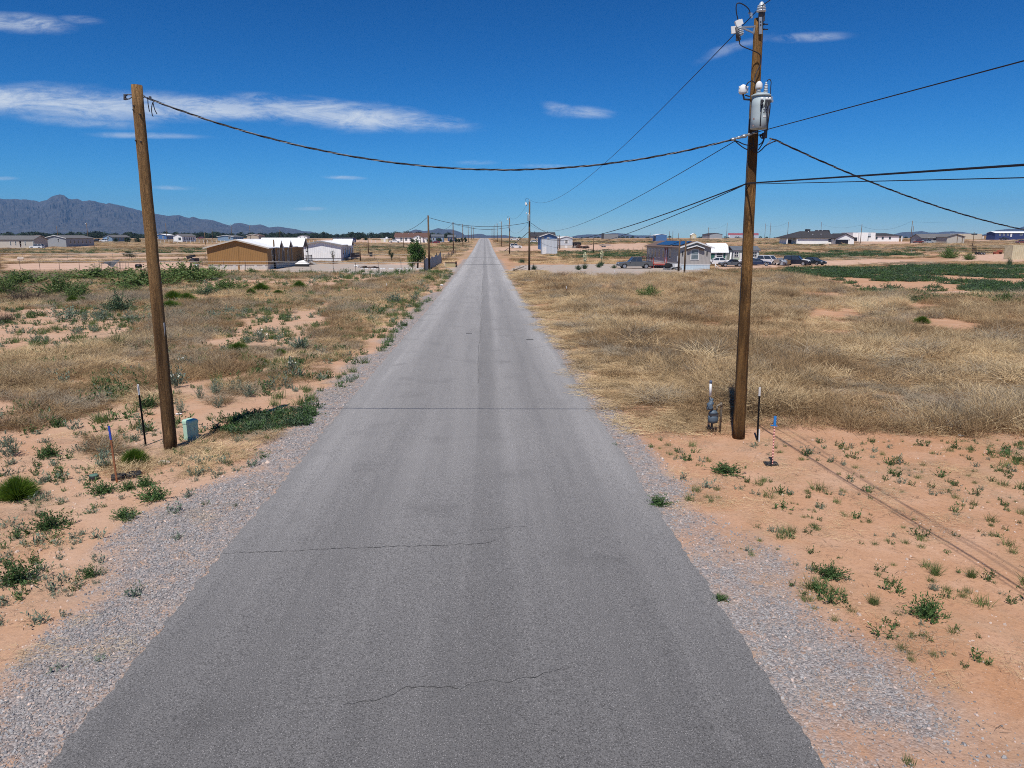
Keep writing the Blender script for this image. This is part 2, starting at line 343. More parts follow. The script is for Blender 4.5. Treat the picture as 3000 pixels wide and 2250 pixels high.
def ground_material():
    mt = bpy.data.materials.new('desert_ground'); mt.use_nodes = True; N, L = mt.node_tree.nodes, mt.node_tree.links; p = N['Principled BSDF']
    p.inputs['Roughness'].default_value = .95; p.inputs['Specular IOR Level'].default_value = .1
    tc = N.new('ShaderNodeTexCoord').outputs['Object']
    def attr(n):
        a = N.new('ShaderNodeAttribute'); a.attribute_name = n; return a.outputs['Fac']
    c = nmix(N, L, nnoise(N, L, tc, .22, 6, .6), (.455, .245, .135), (.50, .295, .18))
    c = nmix(N, L, nmath(N, L, 'MULTIPLY', nnoise(N, L, tc, .9, 7, .65, .48, .72), .55), c, (.60, .40, .285))
    c = nmix(N, L, nmath(N, L, 'MULTIPLY', nnoise(N, L, tc, 2.6, 6, .7, .52, .75), .45), c, (.36, .19, .115))
    c = nmix(N, L, nmath(N, L, 'MULTIPLY', nnoise(N, L, tc, 18, 5, .8, .50, .66), .6), c, (.24, .135, .085))
    c = nmix(N, L, nmath(N, L, 'MULTIPLY', nnoise(N, L, tc, 60, 2, .8, .6, .7), .55), c, (.66, .50, .40))
    c = nmix(N, L, nmath(N, L, 'MULTIPLY', nnoise(N, L, tc, .33, 6, .7, .5, .66), .4), c, (.34, .235, .15))
    lx = N.new('ShaderNodeSeparateXYZ'); L.new(tc, lx.inputs[0]); lr = N.new('ShaderNodeMapRange'); L.new(lx.outputs[0], lr.inputs[0]); lr.inputs[1].default_value = -9; lr.inputs[2].default_value = 5; lr.inputs[3].default_value = .5; lr.inputs[4].default_value = .0
    c = nmix(N, L, nmath(N, L, 'MULTIPLY', lr.outputs[0], nnoise(N, L, tc, .5, 6, .6, .25, .6)), c, (.53, .39, .295))   # chalkier soil left of the road
    c = nmix(N, L, nmath(N, L, 'MULTIPLY', nnoise(N, L, tc, .7, 7, .72, .52, .70), .35), c, (.36, .26, .17))
    far = nmath(N, L, 'MULTIPLY', nnoise(N, L, tc, .035, 8, .7, .44, .55), .8)               # worn-off dry growth, seen as colour where far
    sy = N.new('ShaderNodeSeparateXYZ'); L.new(tc, sy.inputs[0])
    fy = N.new('ShaderNodeMapRange'); L.new(sy.outputs[1], fy.inputs[0]); fy.inputs[1].default_value = 90; fy.inputs[2].default_value = 260
    c = nmix(N, L, nmath(N, L, 'MULTIPLY', far, fy.outputs[0]), c, (.255, .20, .115))
    c = nmix(N, L, nmath(N, L, 'MULTIPLY', attr('pale'), nnoise(N, L, tc, .6, 5, .6, .2, .6)), c, (.56, .38, .285))
    dr = nmix(N, L, nnoise(N, L, tc, 5, 8, .7), (.44, .385, .335), (.33, .285, .25))
    c = nmix(N, L, nmath(N, L, 'MULTIPLY', attr('drive'), nnoise(N, L, tc, .5, 5, .6, .15, .5)), c, dr)
    vo = N.new('ShaderNodeTexVoronoi'); vo.inputs['Scale'].default_value = 34; L.new(tc, vo.inputs['Vector'])
    g0 = N.new('ShaderNodeRGBToBW'); L.new(vo.outputs['Color'], g0.inputs[0])
    gr = nmix(N, L, g0.outputs[0], (.16, .145, .143), (.44, .405, .39))
    gr = nmix(N, L, nmath(N, L, 'MULTIPLY', nnoise(N, L, tc, 1.8, 6, .65, .5, .72), .6), gr, (.41, .31, .235))
    gm = nmath(N, L, 'MULTIPLY', attr('gravel'), nnoise(N, L, tc, 4, 6, .7, .25, .5), True)
    c = nmix(N, L, gm, c, gr)
    L.new(c, p.inputs['Base Color'])
    b = N.new('ShaderNodeBump'); b.inputs['Strength'].default_value = .55; b.inputs['Distance'].default_value = .05
    n = N.new('ShaderNodeTexNoise'); n.inputs['Scale'].default_value = 9; n.inputs['Detail'].default_value = 9; n.inputs['Roughness'].default_value = .72; L.new(tc, n.inputs['Vector'])
    hgt = nmath(N, L, 'SUBTRACT', n.outputs['Fac'], nmath(N, L, 'MULTIPLY', gm, nmath(N, L, 'MULTIPLY', vo.outputs['Distance'], 1.2)))
    L.new(hgt, b.inputs['Height']); L.new(b.outputs[0], p.inputs['Normal'])
    return mt
ground_sheet()

def asphalt_material():
    mt = bpy.data.materials.new('worn_asphalt'); mt.use_nodes = True; N, L = mt.node_tree.nodes, mt.node_tree.links; p = N['Principled BSDF']
    p.inputs['Roughness'].default_value = .85; p.inputs['Specular IOR Level'].default_value = .25
    tc = N.new('ShaderNodeTexCoord').outputs['Object']; s = N.new('ShaderNodeSeparateXYZ'); L.new(tc, s.inputs[0])
    mp = N.new('ShaderNodeMapping'); mp.inputs['Scale'].default_value = (1, .045, 1); L.new(tc, mp.inputs[0])
    wob = N.new('ShaderNodeTexNoise'); wob.inputs['Scale'].default_value = 1.1; wob.inputs['Detail'].default_value = 4; L.new(mp.outputs[0], wob.inputs['Vector'])
    x = nmath(N, L, 'ADD', s.outputs[0], nmath(N, L, 'MULTIPLY', nmath(N, L, 'SUBTRACT', wob.outputs['Fac'], .5), .5))
    r = N.new('ShaderNodeMapRange'); L.new(x, r.inputs[0]); r.inputs[1].default_value = RL; r.inputs[2].default_value = RR
    ramp = N.new('ShaderNodeValToRGB'); L.new(r.outputs[0], ramp.inputs[0]); el = ramp.color_ramp.elements
    stops = [(-4.2, .185), (-3.7, .225), (-3.1, .205), (-2.3, .155), (-1.5, .182), (-.8, .178), (-.32, .172), (-.24, .125), (.25, .138), (.5, .20), (.8, .178), (1.4, .150), (2.0, .168), (2.45, .215), (2.9, .23), (3.16, .195)]
    while len(el) < len(stops): el.new(.5)
    for e, (px, v) in zip(el, stops): e.position = (px-RL)/(RR-RL); e.color = (v*1.21, v*1.17, v*1.135, 1)
    c = ramp.outputs[0]
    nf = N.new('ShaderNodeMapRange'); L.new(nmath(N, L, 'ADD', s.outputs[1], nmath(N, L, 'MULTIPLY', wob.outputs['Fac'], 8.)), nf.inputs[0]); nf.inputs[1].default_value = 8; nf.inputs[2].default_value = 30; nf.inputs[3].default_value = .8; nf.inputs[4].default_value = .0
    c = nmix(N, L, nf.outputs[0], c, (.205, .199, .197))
    c = nmix(N, L, nmath(N, L, 'MULTIPLY', nnoise(N, L, mp.outputs[0], 1.6, 5, .6, .45, .7), .30), c, (.12, .118, .119))
    c = nmix(N, L, nmath(N, L, 'MULTIPLY', nnoise(N, L, mp.outputs[0], 2.4, 7, .65, .46, .66), .24), c, (.125, .122, .121))
    c = nmix(N, L, nmath(N, L, 'MULTIPLY', nnoise(N, L, tc, 1.1, 7, .7, .5, .72), .3), c, (.25, .242, .236))
    c = nmix(N, L, nmath(N, L, 'MULTIPLY', nnoise(N, L, tc, .55, 6, .6, .56, .70), .42), c, (.10, .097, .096))
    c = nmix(N, L, nmath(N, L, 'MULTIPLY', nnoise(N, L, tc, 55, 3, .85, .46, .60), .82), c, (.056, .054, .053))
    vo = N.new('ShaderNodeTexVoronoi'); vo.inputs['Scale'].default_value = 58; L.new(tc, vo.inputs['Vector'])
    bw = N.new('ShaderNodeSeparateColor'); L.new(vo.outputs['Color'], bw.inputs[0])
    st = nmath(N, L, 'MULTIPLY', nmath(N, L, 'LESS_THAN', vo.outputs['Distance'], .30), nmath(N, L, 'GREATER_THAN', bw.outputs[0], .74))
    c = nmix(N, L, nmath(N, L, 'MULTIPLY', st, .75), c, (.42, .40, .39))
    # painted light and lens falloff, dark near, pale far; sand drifted over the edges
    fall_near = N.new('ShaderNodeMapRange'); L.new(nmath(N, L, 'ADD', s.outputs[1], nmath(N, L, 'MULTIPLY', wob.outputs['Fac'], 6.)), fall_near.inputs[0]); fall_near.inputs[1].default_value = 7; fall_near.inputs[2].default_value = 19; fall_near.inputs[3].default_value = .78; fall_near.inputs[4].default_value = 1.42
    fall_far = N.new('ShaderNodeMapRange'); L.new(s.outputs[1], fall_far.inputs[0]); fall_far.inputs[1].default_value = 18; fall_far.inputs[2].default_value = 90; fall_far.inputs[3].default_value = 1; fall_far.inputs[4].default_value = 1.3
    sc = N.new('ShaderNodeVectorMath'); sc.operation = 'SCALE'; L.new(c, sc.inputs[0]); L.new(nmath(N, L, 'MULTIPLY', fall_near.outputs[0], fall_far.outputs[0]), sc.inputs[3]); c = sc.outputs[0]
    ed = nmath(N, L, 'SUBTRACT', nmath(N, L, 'ABSOLUTE', nmath(N, L, 'ADD', s.outputs[0], .52)), 3.68); er = N.new('ShaderNodeMapRange'); L.new(nmath(N, L, 'ADD', ed, nmath(N, L, 'MULTIPLY', nnoise(N, L, tc, 5, 7, .7, .35, .7), .22)), er.inputs[0]); er.inputs[1].default_value = .12; er.inputs[2].default_value = .34; er.inputs[3].default_value = 0; er.inputs[4].default_value = .5
    c = nmix(N, L, nmath(N, L, 'MULTIPLY', er.outputs[0], nnoise(N, L, tc, 14, 5, .75, .35, .6)), c, (.34, .26, .20))
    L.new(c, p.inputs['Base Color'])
    b = N.new('ShaderNodeBump'); b.inputs['Strength'].default_value = .8; b.inputs['Distance'].default_value = .012
    n = N.new('ShaderNodeTexNoise'); n.inputs['Scale'].default_value = 110; n.inputs['Detail'].default_value = 3; L.new(tc, n.inputs['Vector'])
    L.new(n.outputs['Fac'], b.inputs['Height']); L.new(b.outputs[0], p.inputs['Normal'])
    return mt
def road_height(x, y): return float(prof(y))+.045*(1-((x+.52)/3.7)**2)
def build_road():
    ys = list(np.arange(-60, 3, 1.))+list(np.arange(3, 30, .1))+list(np.arange(30, 60, .3)); y = 60.
    while y < 900: ys.append(y); y *= 1.012
    xs = np.array([RL-.02, RL, RL+.25, -3, -2, -1, -.52, 0, 1, 2, RR-.25, RR, RR+.02]); v = []
    for y in ys:
        wl = (fbm(np.array([y*.5]), np.array([1.]), 3, 41)[0]-.5)*.09+(fbm(np.array([y*5.]), np.array([1.]), 3, 42)[0]-.5)*.14
        wr = (fbm(np.array([y*.5]), np.array([1.]), 3, 43)[0]-.5)*.09+(fbm(np.array([y*5.]), np.array([1.]), 3, 44)[0]-.5)*.14
        for i, x in enumerate(xs):
            dx = wl if i < 3 else (wr if i > 9 else 0)
            z = -.16 if i in (0, len(xs)-1) else road_height(x, y)-float(prof(y))
            v.append((x+dx, y, float(prof(y))+z))
    k = len(xs); i = np.arange(len(ys)-1)[:, None]*k+np.arange(k-1)[None]
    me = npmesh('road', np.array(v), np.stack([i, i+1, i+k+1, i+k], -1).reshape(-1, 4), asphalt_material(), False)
    o = bpy.data.objects.new('road', me); C.objects.link(o); tag(o, 'straight worn grey asphalt road running to the horizon', kind='structure')
    # cracks and dark patches lie on it as thin sheets
    tar = pm('crack_tar', (.030, .029, .028), (.075, .073, .071), 9, .9)
    def crack(pts, w0, seed, step=.035):
        rng = random.Random(seed); pl = []
        for (a, b) in zip(pts[:-1], pts[1:]):
            n = max(2, int((Vector(b)-Vector(a)).length/step))
            for t in range(n): pl.append(Vector(a).lerp(Vector(b), t/n))
        pl.append(Vector(pts[-1])); m = MB(); vs = []
        off = 0.
        for q, p in enumerate(pl):
            off = off*.8+rng.uniform(-.02, .02); w = w0*.8*rng.choice((.35, .6, 1., 1.4))*min(1, .3+min(q, len(pl)-1-q)*.12)
            for sgn in (-.5, .5):
                yy = p.y+off+sgn*w; vs.append((p.x, yy, road_height(p.x, yy)+.004))
        m.add(vs, [(2*q, 2*q+2, 2*q+3, 2*q+1) for q in range(len(pl)-1)]); return m
    def gp(*ps): return [(G(*p).x, G(*p).y, 0) for p in ps]
    tag(crack(gp((655, 1621), (760, 1622), (900, 1617), (1140, 1608), (1330, 1603), (1420, 1598), (1470, 1582)), .014, 1).build('crack', tar, o), 'thin crack from the left road edge to mid road')
    tag(crack(gp((1000, 2075), (1110, 2066), (1190, 2030), (1240, 2025), (1290, 2028), (1350, 2032), (1400, 2010), (1480, 2006), (1560, 1990), (1660, 1965)), .011, 2).build('crack', tar, o), 'jagged crack across the middle of the road near the bottom')
    crack(gp((1400, 1562), (1500, 1552), (1570, 1546)), .006, 3).build('crack', tar, o)
    crack(gp((1660, 1000), (1560, 1022), (1900, 1040))[:2], .02, 4).build('crack', tar, o)
    seam = MB(); vs = []; ys2 = list(np.arange(24, 130, .5))
    for y in ys2:
        xx = -.28+.03*math.sin(y*.35)+.02*math.sin(y*1.3); w = .022 if y < 60 else .03
        vs += [(xx-w/2, y, road_height(xx, y)+.004), (xx+w/2, y, road_height(xx, y)+.004)]
    seam.add(vs, [(2*q, 2*q+1, 2*q+3, 2*q+2) for q in range(len(ys2)-1)]); seam.build('seam', pm('seam_tar', (.12, .118, .117), (.165, .162, .16), 2, .9), o)
    for px, py, w in [(1374, 979, .30), (1552, 996, .36)]:
        g = G(px, py); m = MB(); m.add([(g.x-w/2, g.y-.09, road_height(g.x, g.y)+.004), (g.x+w/2, g.y-.09, road_height(g.x, g.y)+.004), (g.x+w/2, g.y+.09, road_height(g.x, g.y)+.004), (g.x-w/2, g.y+.09, road_height(g.x, g.y)+.004)], [(0, 1, 2, 3)])
        m.build('tar_patch', tar, o)
    for py in (754.5, 776):                                     # two old trench cuts across the road
        g = G(1410, py); h = .5 if py < 770 else .9; m = MB(); n = 8; vs = []
        for q in range(n+1):
            x = RL+.1+(RR-RL-.2)*q/n
            for s_ in (-h, h): vs.append((x, g.y+s_+math.sin(q*2.1)*.12, road_height(x, g.y+s_)+.006))
        m.add(vs, [(2*q, 2*q+1, 2*q+3, 2*q+2) for q in range(n)]); m.build('trench_patch', pm('trench_asphalt', (.115, .113, .114), (.15, .148, .15), 3, .9), o)
build_road()

# ------------------------------------------------------------------ far mountains
def mountain(name, label, prof_px, dist, seed, depth=2400, mat=None):
    px0, px1 = prof_px[0][0], prof_px[-1][0]; n = int((px1-px0)/3.2)+1; pxs = np.linspace(px0, px1, n); k = 46
    top = np.interp(pxs, [a for a, b in prof_px], [b for a, b in prof_px]); xs_ = []
    v = []
    for i, (px, ty) in enumerate(zip(pxs, top)):
        d0 = ray(px, HZ); az = d0[0]/d0[1]; hmax = (HZ-ty)/F*dist/math.cos(math.atan(az-math.tan(YAW)))
        for j in range(k):
            t = j/(k-1); yy = dist-depth*(1-t*1.35); xx = az*yy
            base = np.clip(t/.741, 0, 1) if t <= .741 else np.clip(1-(t-.741)/.259, 0, 1)
            v.append((xx, yy, hmax, base, t))
    v = np.array(v); X, Y, hm, ba, t = v.T
    rid = 1-np.abs(fbm(X*.0034+(Y*.0012), Y*.0014, 5, seed, .58)*2-1)
    rid2 = 1-np.abs(fbm(X*.011, Y*.003, 4, seed+5, .6)*2-1)
    shape = ba**1.25
    gull = (.62*rid+.38*rid2-.72)*shape*(1-ba**3*.98)*1.3
    Zm = hm*.975*np.clip(shape+gull, 0, 1.0)+hm*.02*(fbm(X*.02, Y*.02, 3, seed+9)-.5)*(ba > .2)+float(prof(dist-depth))-12
    f_i = np.arange(n-1)[:, None]*k+np.arange(k-1)[None]; f = np.stack([f_i, f_i+k, f_i+k+1, f_i+1], -1).reshape(-1, 4)
    me = npmesh(name, np.stack([X, Y, Zm], -1), f, mat, False); o = bpy.data.objects.new(name, me); C.objects.link(o)
    return tag(o, label, kind='structure')
ROCK = pm('mountain_rock', (.084, .078, .074), (.044, .045, .047), .012, .95, detail=9)
mountain('mountains', 'long rugged blue grey mountain range behind the houses at left', [(-300, 612), (-120, 606), (0, 603), (80, 603), (110, 604), (130, 607), (150, 602), (165, 594), (180, 590), (190, 588), (203, 590), (214, 598), (225, 600), (240, 598), (255, 603), (275, 600), (288, 602), (300, 606), (320, 609), (335, 607), (365, 612), (410, 622), (450, 630), (500, 636), (530, 634), (545, 638), (560, 640), (570, 637), (590, 643), (620, 645), (650, 652), (678, 660), (690, 654), (710, 653), (735, 659), (750, 658), (765, 656), (790, 664), (815, 661), (840, 665), (865, 668), (890, 674), (912, 675), (940, 685), (985, 691), (1010, 695)], 9000, 3, 3000, ROCK)
mountain('hills', 'low blue hills on the horizon beyond the far end of the road', [(960, 693), (985, 689), (1000, 686), (1020, 681), (1035, 682), (1052, 679), (1065, 684), (1080, 688), (1100, 682), (1115, 678), (1127, 682), (1138, 684), (1155, 681), (1180, 680), (1200, 674), (1218, 668), (1230, 670), (1242, 673), (1265, 670), (1285, 664), (1300, 668), (1325, 668), (1350, 676), (1362, 684), (1380, 683), (1400, 680), (1414, 681), (1425, 685), (1450, 685), (1480, 684), (1500, 688), (1525, 693), (1560, 697)], 8600, 13, 2200, ROCK)
mountain('hills', 'long flat hill on the horizon behind the grey shed right of the road', [(1640, 697), (1665, 691), (1690, 685), (1720, 682), (1760, 682), (1800, 678), (1830, 680), (1860, 685), (1900, 685), (1935, 689), (1965, 693), (2005, 697)], 8600, 23, 2200, ROCK)
mountain('hills', 'low blue hills on the horizon at far right above the houses', [(2590, 692), (2610, 685), (2640, 678), (2670, 677), (2700, 675), (2720, 679), (2745, 679), (2765, 677), (2790, 676), (2820, 678), (2850, 682), (2872, 686), (2890, 682), (2915, 674), (2950, 671), (2975, 671), (3000, 664), (3060, 655), (3200, 660), (3330, 676)], 8600, 33, 2200, ROCK)

def haze():
    m = MB().box(-13500, 13500, -400, 12600, -30, 640); o = m.build('haze'); mt = bpy.data.materials.new('thin_haze'); mt.use_nodes = True
    N, L = mt.node_tree.nodes, mt.node_tree.links; N.clear(); out = N.new('ShaderNodeOutputMaterial'); v = N.new('ShaderNodeVolumePrincipled')
    v.inputs['Color'].default_value = (.25, .54, .98, 1); v.inputs['Density'].default_value = HAZE_DENSITY; v.inputs['Anisotropy'].default_value = 0
    L.new(v.outputs[0], out.inputs['Volume']); o.data.materials.append(mt); tag(o, 'thin blue haze that softens the far mountains', kind='stuff')
HAZE_DENSITY = 5e-5
haze()
# ------------------------------------------------------------------ plants: prototypes
def ribbons(base, dirs, L, curl, w, seg=3, seed=0):
    """thin tapering bent blades: arrays of base points, directions, lengths, end offsets, widths -> verts, tris"""
    rng = np.random.default_rng(seed); n = len(base); side = np.cross(dirs, rng.normal(size=(n, 3))); side /= np.linalg.norm(side, axis=1)[:, None]+1e-9
    V = []; 
    for k in range(seg+1):
        t = k/seg; c = base+dirs*(L*t)[:, None]+curl*(t*t)
        if k < seg: s = side*(w*(1-.75*t))[:, None]/2; V += [c-s, c+s]
        else: V += [c]
    V = np.stack(V, 1); m = V.shape[1]; fs = []
    for k in range(seg-1): fs += [(2*k, 2*k+1, 2*k+3), (2*k, 2*k+3, 2*k+2)]
    fs += [(2*seg-2, 2*seg-1, 2*seg)]
    f = (np.arange(n)[:, None, None]*m+np.array(fs)[None]).reshape(-1, 3)
    return V.reshape(-1, 3), f
def sph(n, rng, tmin=0., tmax=1.2):
    ph = rng.uniform(0, 2*np.pi, n); th = rng.uniform(tmin, tmax, n)
    return np.stack([np.cos(ph)*np.sin(th), np.sin(ph)*np.sin(th), np.cos(th)], 1)
def brush(n=220, R=.5, Hh=.5, w=.009, seed=0, flat=1.2, droop=.12, curl=.16):
    rng = np.random.default_rng(seed); ph = rng.uniform(0, 6.283, n); r = R*np.sqrt(rng.uniform(0, 1, n))*.8
    base = np.stack([np.cos(ph)*r, np.sin(ph)*r, -.03+np.zeros(n)+rng.uniform(0, .25*Hh, n)], 1); d = sph(n, rng, 0, flat)
    out = np.stack([np.cos(ph), np.sin(ph), np.zeros(n)], 1); d = d+out*(r/R*.7)[:, None]; d /= np.linalg.norm(d, axis=1)[:, None]
    L = Hh*rng.uniform(.55, 1.15, n)*np.sqrt(np.clip(1-(r/R)**2*.75, .1, 1)); c = rng.normal(size=(n, 3))*(curl*Hh*2); c[:, 2] = -np.abs(c[:, 2])*.6-droop*Hh
    return ribbons(base, d, L, c, np.full(n, w)*rng.uniform(.6, 1.3, n), 3, seed)
def mat_straw(n=120, R=.5, w=.010, seed=0):
    rng = np.random.default_rng(seed); ph = rng.uniform(0, 6.283, n); r = R*np.sqrt(rng.uniform(0, 1, n))
    base = np.stack([np.cos(ph)*r, np.sin(ph)*r, rng.uniform(.005, .09, n)], 1); d = sph(n, rng, 1.3, 1.68)
    return ribbons(base, d, rng.uniform(.12, .45, n), rng.normal(size=(n, 3))*[.08, .08, .02], np.full(n, w), 2, seed)
def leafy(stems=14, Hh=.3, R=.15, leaf=.035, nl=10, seed=0, flat=1.0, wl=.35):
    """stems with pointed leaves"""
    rng = np.random.default_rng(seed); d = sph(stems, rng, 0, flat); ph = rng.uniform(0, 6.283, stems); r = R*np.sqrt(rng.uniform(0, 1, stems))*.6
    base = np.stack([np.cos(ph)*r, np.sin(ph)*r, np.zeros(stems)-.02], 1); L = Hh*rng.uniform(.6, 1.1, stems)*(1-.25*np.arccos(d[:, 2])/1.4)
    v, f = ribbons(base, d, L, np.zeros((stems, 3)), np.full(stems, .007), 2, seed)
    t = np.tile(np.linspace(.2, 1, nl), stems); b = np.repeat(base, nl, 0)+np.repeat(d*L[:, None], nl, 0)*t[:, None]
    ld = np.repeat(d, nl, 0)*.5+sph(stems*nl, rng, .3, 1.9); ld /= np.linalg.norm(ld, axis=1)[:, None]; ll = leaf*rng.uniform(.6, 1.4, stems*nl)
    sd = np.cross(ld, rng.normal(size=ld.shape)); sd /= np.linalg.norm(sd, axis=1)[:, None]
    mid = b+ld*ll[:, None]*.5; w = (ll*wl)[:, None]*sd/2
    q = np.stack([b, mid-w, b+ld*ll[:, None], mid+w], 1).reshape(-1, 3); k = len(v); i = np.arange(stems*nl)*4+k
    f2 = np.concatenate([np.stack([i, i+1, i+2], 1), np.stack([i, i+2, i+3], 1)])
    return np.concatenate([v, q]), np.concatenate([f, f2])
def broom(n=1100, R=.5, Hh=.45, seed=0, w=.006):
    rng = np.random.default_rng(seed); d = sph(n, rng, 0, 1.5); base = d*rng.uniform(.05, .5, n)[:, None]*[R, R, Hh]
    p = rng.uniform(.78, 1.06, n); tip = d*np.array([R, R, Hh])*p[:, None]; dd = tip-base; dd[:, 2] += .03; L = np.linalg.norm(dd, axis=1); dd /= L[:, None]
    return ribbons(base, dd, L, rng.normal(size=(n, 3))*.02, np.full(n, w), 2, seed)
def grass_clump(n=70, R=.1, Hh=.25, w=.008, seed=0):
    rng = np.random.default_rng(seed); ph = rng.uniform(0, 6.283, n); r = R*np.sqrt(rng.uniform(0, 1, n)); base = np.stack([np.cos(ph)*r, np.sin(ph)*r, np.zeros(n)-.02], 1)
    d = sph(n, rng, 0, .75); L = Hh*rng.uniform(.5, 1.1, n); c = d*[.3, .3, 0]*Hh; c[:, 2] = -Hh*.18*rng.uniform(0, 1, n)
    return ribbons(base, d, L, c, np.full(n, w), 3, seed)
VEG = dict(
 tan=pm('dry_brush', (.56, .415, .235), (.385, .275, .15), 2.5, .85, rand=.38, trans=.10), brown=pm('brown_brush', (.39, .265, .14), (.25, .165, .085), 2.5, .85, rand=.4, trans=.10),
 pale=pm('pale_straw', (.72, .56, .33), (.55, .41, .23), 2.5, .8, rand=.2, trans=.12), grey=pm('grey_brush', (.41, .345, .245), (.29, .235, .165), 2.5, .85, rand=.3, trans=.10),
 green=pm('dark_weed', (.085, .15, .045), (.055, .11, .034), 4, .6, rand=.25, trans=.25), lime=pm('bright_broom', (.115, .19, .022), (.075, .14, .016), 4, .6, rand=.12, trans=.25),
 sage=pm('sage_weed', (.20, .25, .18), (.13, .175, .12), 4, .7, rand=.2, trans=.2), olive=pm('olive_shrub', (.14, .205, .06), (.09, .145, .04), 3, .6, rand=.15, trans=.25),
 twig=pm('grey_twig', (.12, .09, .065), (.08, .06, .045), 8, .9), grass=pm('fresh_grass', (.12, .185, .05), (.16, .19, .075), 4, .6, rand=.2, trans=.3), flower=pm('white_flower', (.75, .73, .62), None, 4, .6),
 teal=pm('spiny_shrub', (.085, .135, .07), (.06, .10, .05), 4, .65, rand=.15, trans=.2))
def proto(name, vf, mat): return bpy.data.objects.new(name, npmesh(name, vf[0], vf[1], mat))
def protoset(key, fn, mats, seeds):
    r = []
    for mk in mats:
        for s in seeds: r.append(proto('%s_%s_%02d' % (key, mk, s), fn(s), VEG[mk]))
    return r
_gn = {}
def scatter(name, protos, P, scale, idx, label, cat, mat_idx=None, rng=RNG, tilt=.12):
    """one object of ground cover: every point carries one of the prototypes"""
    n = len(P); me = bpy.data.meshes.new(name); me.vertices.add(n); me.vertices.foreach_set('co', np.asarray(P, np.float32).ravel())
    rot = np.stack([rng.normal(0, tilt, n), rng.normal(0, tilt, n), rng.uniform(0, 6.283, n)], 1).astype(np.float32)
    a = me.attributes.new('rot', 'FLOAT_VECTOR', 'POINT'); a.data.foreach_set('vector', rot.ravel())
    sc = np.asarray(scale, np.float32); sc = np.repeat(sc[:, None], 3, 1) if sc.ndim == 1 else sc
    a = me.attributes.new('scl', 'FLOAT_VECTOR', 'POINT'); a.data.foreach_set('vector', sc.ravel())
    a = me.attributes.new('idx', 'INT', 'POINT'); a.data.foreach_set('value', np.asarray(idx, np.int32))
    o = bpy.data.objects.new(name, me); C.objects.link(o)
    col = bpy.data.collections.new(name+'_kinds')
    for q in protos: col.objects.link(q)
    g = bpy.data.node_groups.new(name+'_spread', 'GeometryNodeTree'); g.interface.new_socket('Geometry', in_out='INPUT', socket_type='NodeSocketGeometry'); g.interface.new_socket('Geometry', in_out='OUTPUT', socket_type='NodeSocketGeometry')
    N, L = g.nodes, g.links; gi = N.new('NodeGroupInput'); go = N.new('NodeGroupOutput'); ci = N.new('GeometryNodeCollectionInfo'); ci.inputs['Collection'].default_value = col
    ci.inputs['Separate Children'].default_value = True; ci.inputs['Reset Children'].default_value = True
    ip = N.new('GeometryNodeInstanceOnPoints'); ip.inputs['Pick Instance'].default_value = True
    def na(nm, t):
        q = N.new('GeometryNodeInputNamedAttribute'); q.data_type = t; q.inputs['Name'].default_value = nm; return q.outputs['Attribute']
    e = N.new('FunctionNodeEulerToRotation'); L.new(na('rot', 'FLOAT_VECTOR'), e.inputs[0])
    L.new(gi.outputs[0], ip.inputs['Points']); L.new(ci.outputs[0], ip.inputs['Instance']); L.new(na('idx', 'INT'), ip.inputs['Instance Index'])
    L.new(e.outputs[0], ip.inputs['Rotation']); L.new(na('scl', 'FLOAT_VECTOR'), ip.inputs['Scale']); L.new(ip.outputs[0], go.inputs[0])
    md = o.modifiers.new('spread', 'NODES'); md.node_group = g
    return tag(o, label, cat, kind='stuff')
def candidates(bands, xl, xr, rng):
    """random ground points, (y0, y1, points per square metre) bands between two side limits given as functions of y"""
    out = []
    for y0, y1, d in bands:
        w = max(abs(xl((y0+y1)/2)-xr((y0+y1)/2)), abs(xl(y1)-xr(y1)), abs(xl(y0)-xr(y0))); n = int((y1-y0)*w*d)
        y = rng.uniform(y0, y1, n); l, r = xl(y), xr(y); x = l+rng.uniform(0, 1, n)*w; k = x < r; out.append(np.stack([x[k], y[k]], 1))
    return np.concatenate(out)
def onground(xy, dz=0.): return np.column_stack([xy, zt(xy[:, 0], xy[:, 1])+dz])

# ------------------------------------------------------------------ plants: where they grow
FIELD_R = [wpoly(q) for q in ([(1500, 800), (1530, 842), (1600, 960), (1690, 1090), (1800, 1190), (1900, 1245), (2000, 1262), (2150, 1272), (2300, 1250), (2560, 1280), (3200, 1290), (4600, 1340),
            (4600, 905), (3300, 880), (2500, 858), (2420, 822), (2300, 806), (2230, 800), (2100, 796), (2060, 804), (1700, 813), (1560, 808)],)]
BARE_R = [wpoly(q) for q in ([(2330, 876), (2340, 860), (2470, 856), (2490, 876)], [(2390, 935), (2380, 915), (2520, 908), (2540, 925)], [(2640, 955), (2640, 935), (2800, 938), (2890, 955), (2830, 975), (2770, 970)],
            [(2640, 1000), (2650, 985), (2750, 1000), (2740, 1012)], [(2580, 1035), (2590, 1022), (2640, 1032), (2610, 1042)], [(2770, 1008), (2830, 1010), (2830, 1022), (2770, 1018)],
            [(2560, 905), (2700, 890), (2950, 895), (2800, 905)])]
STRAW_R = [wpoly(q) for q in ([(1488, 800), (1518, 860), (1592, 990), (1680, 1110), (1760, 1185), (1815, 1235), (1900, 1275), (2010, 1290), (2120, 1290), (2000, 1250), (1880, 1200), (1760, 1080), (1640, 940), (1545, 830)],)]
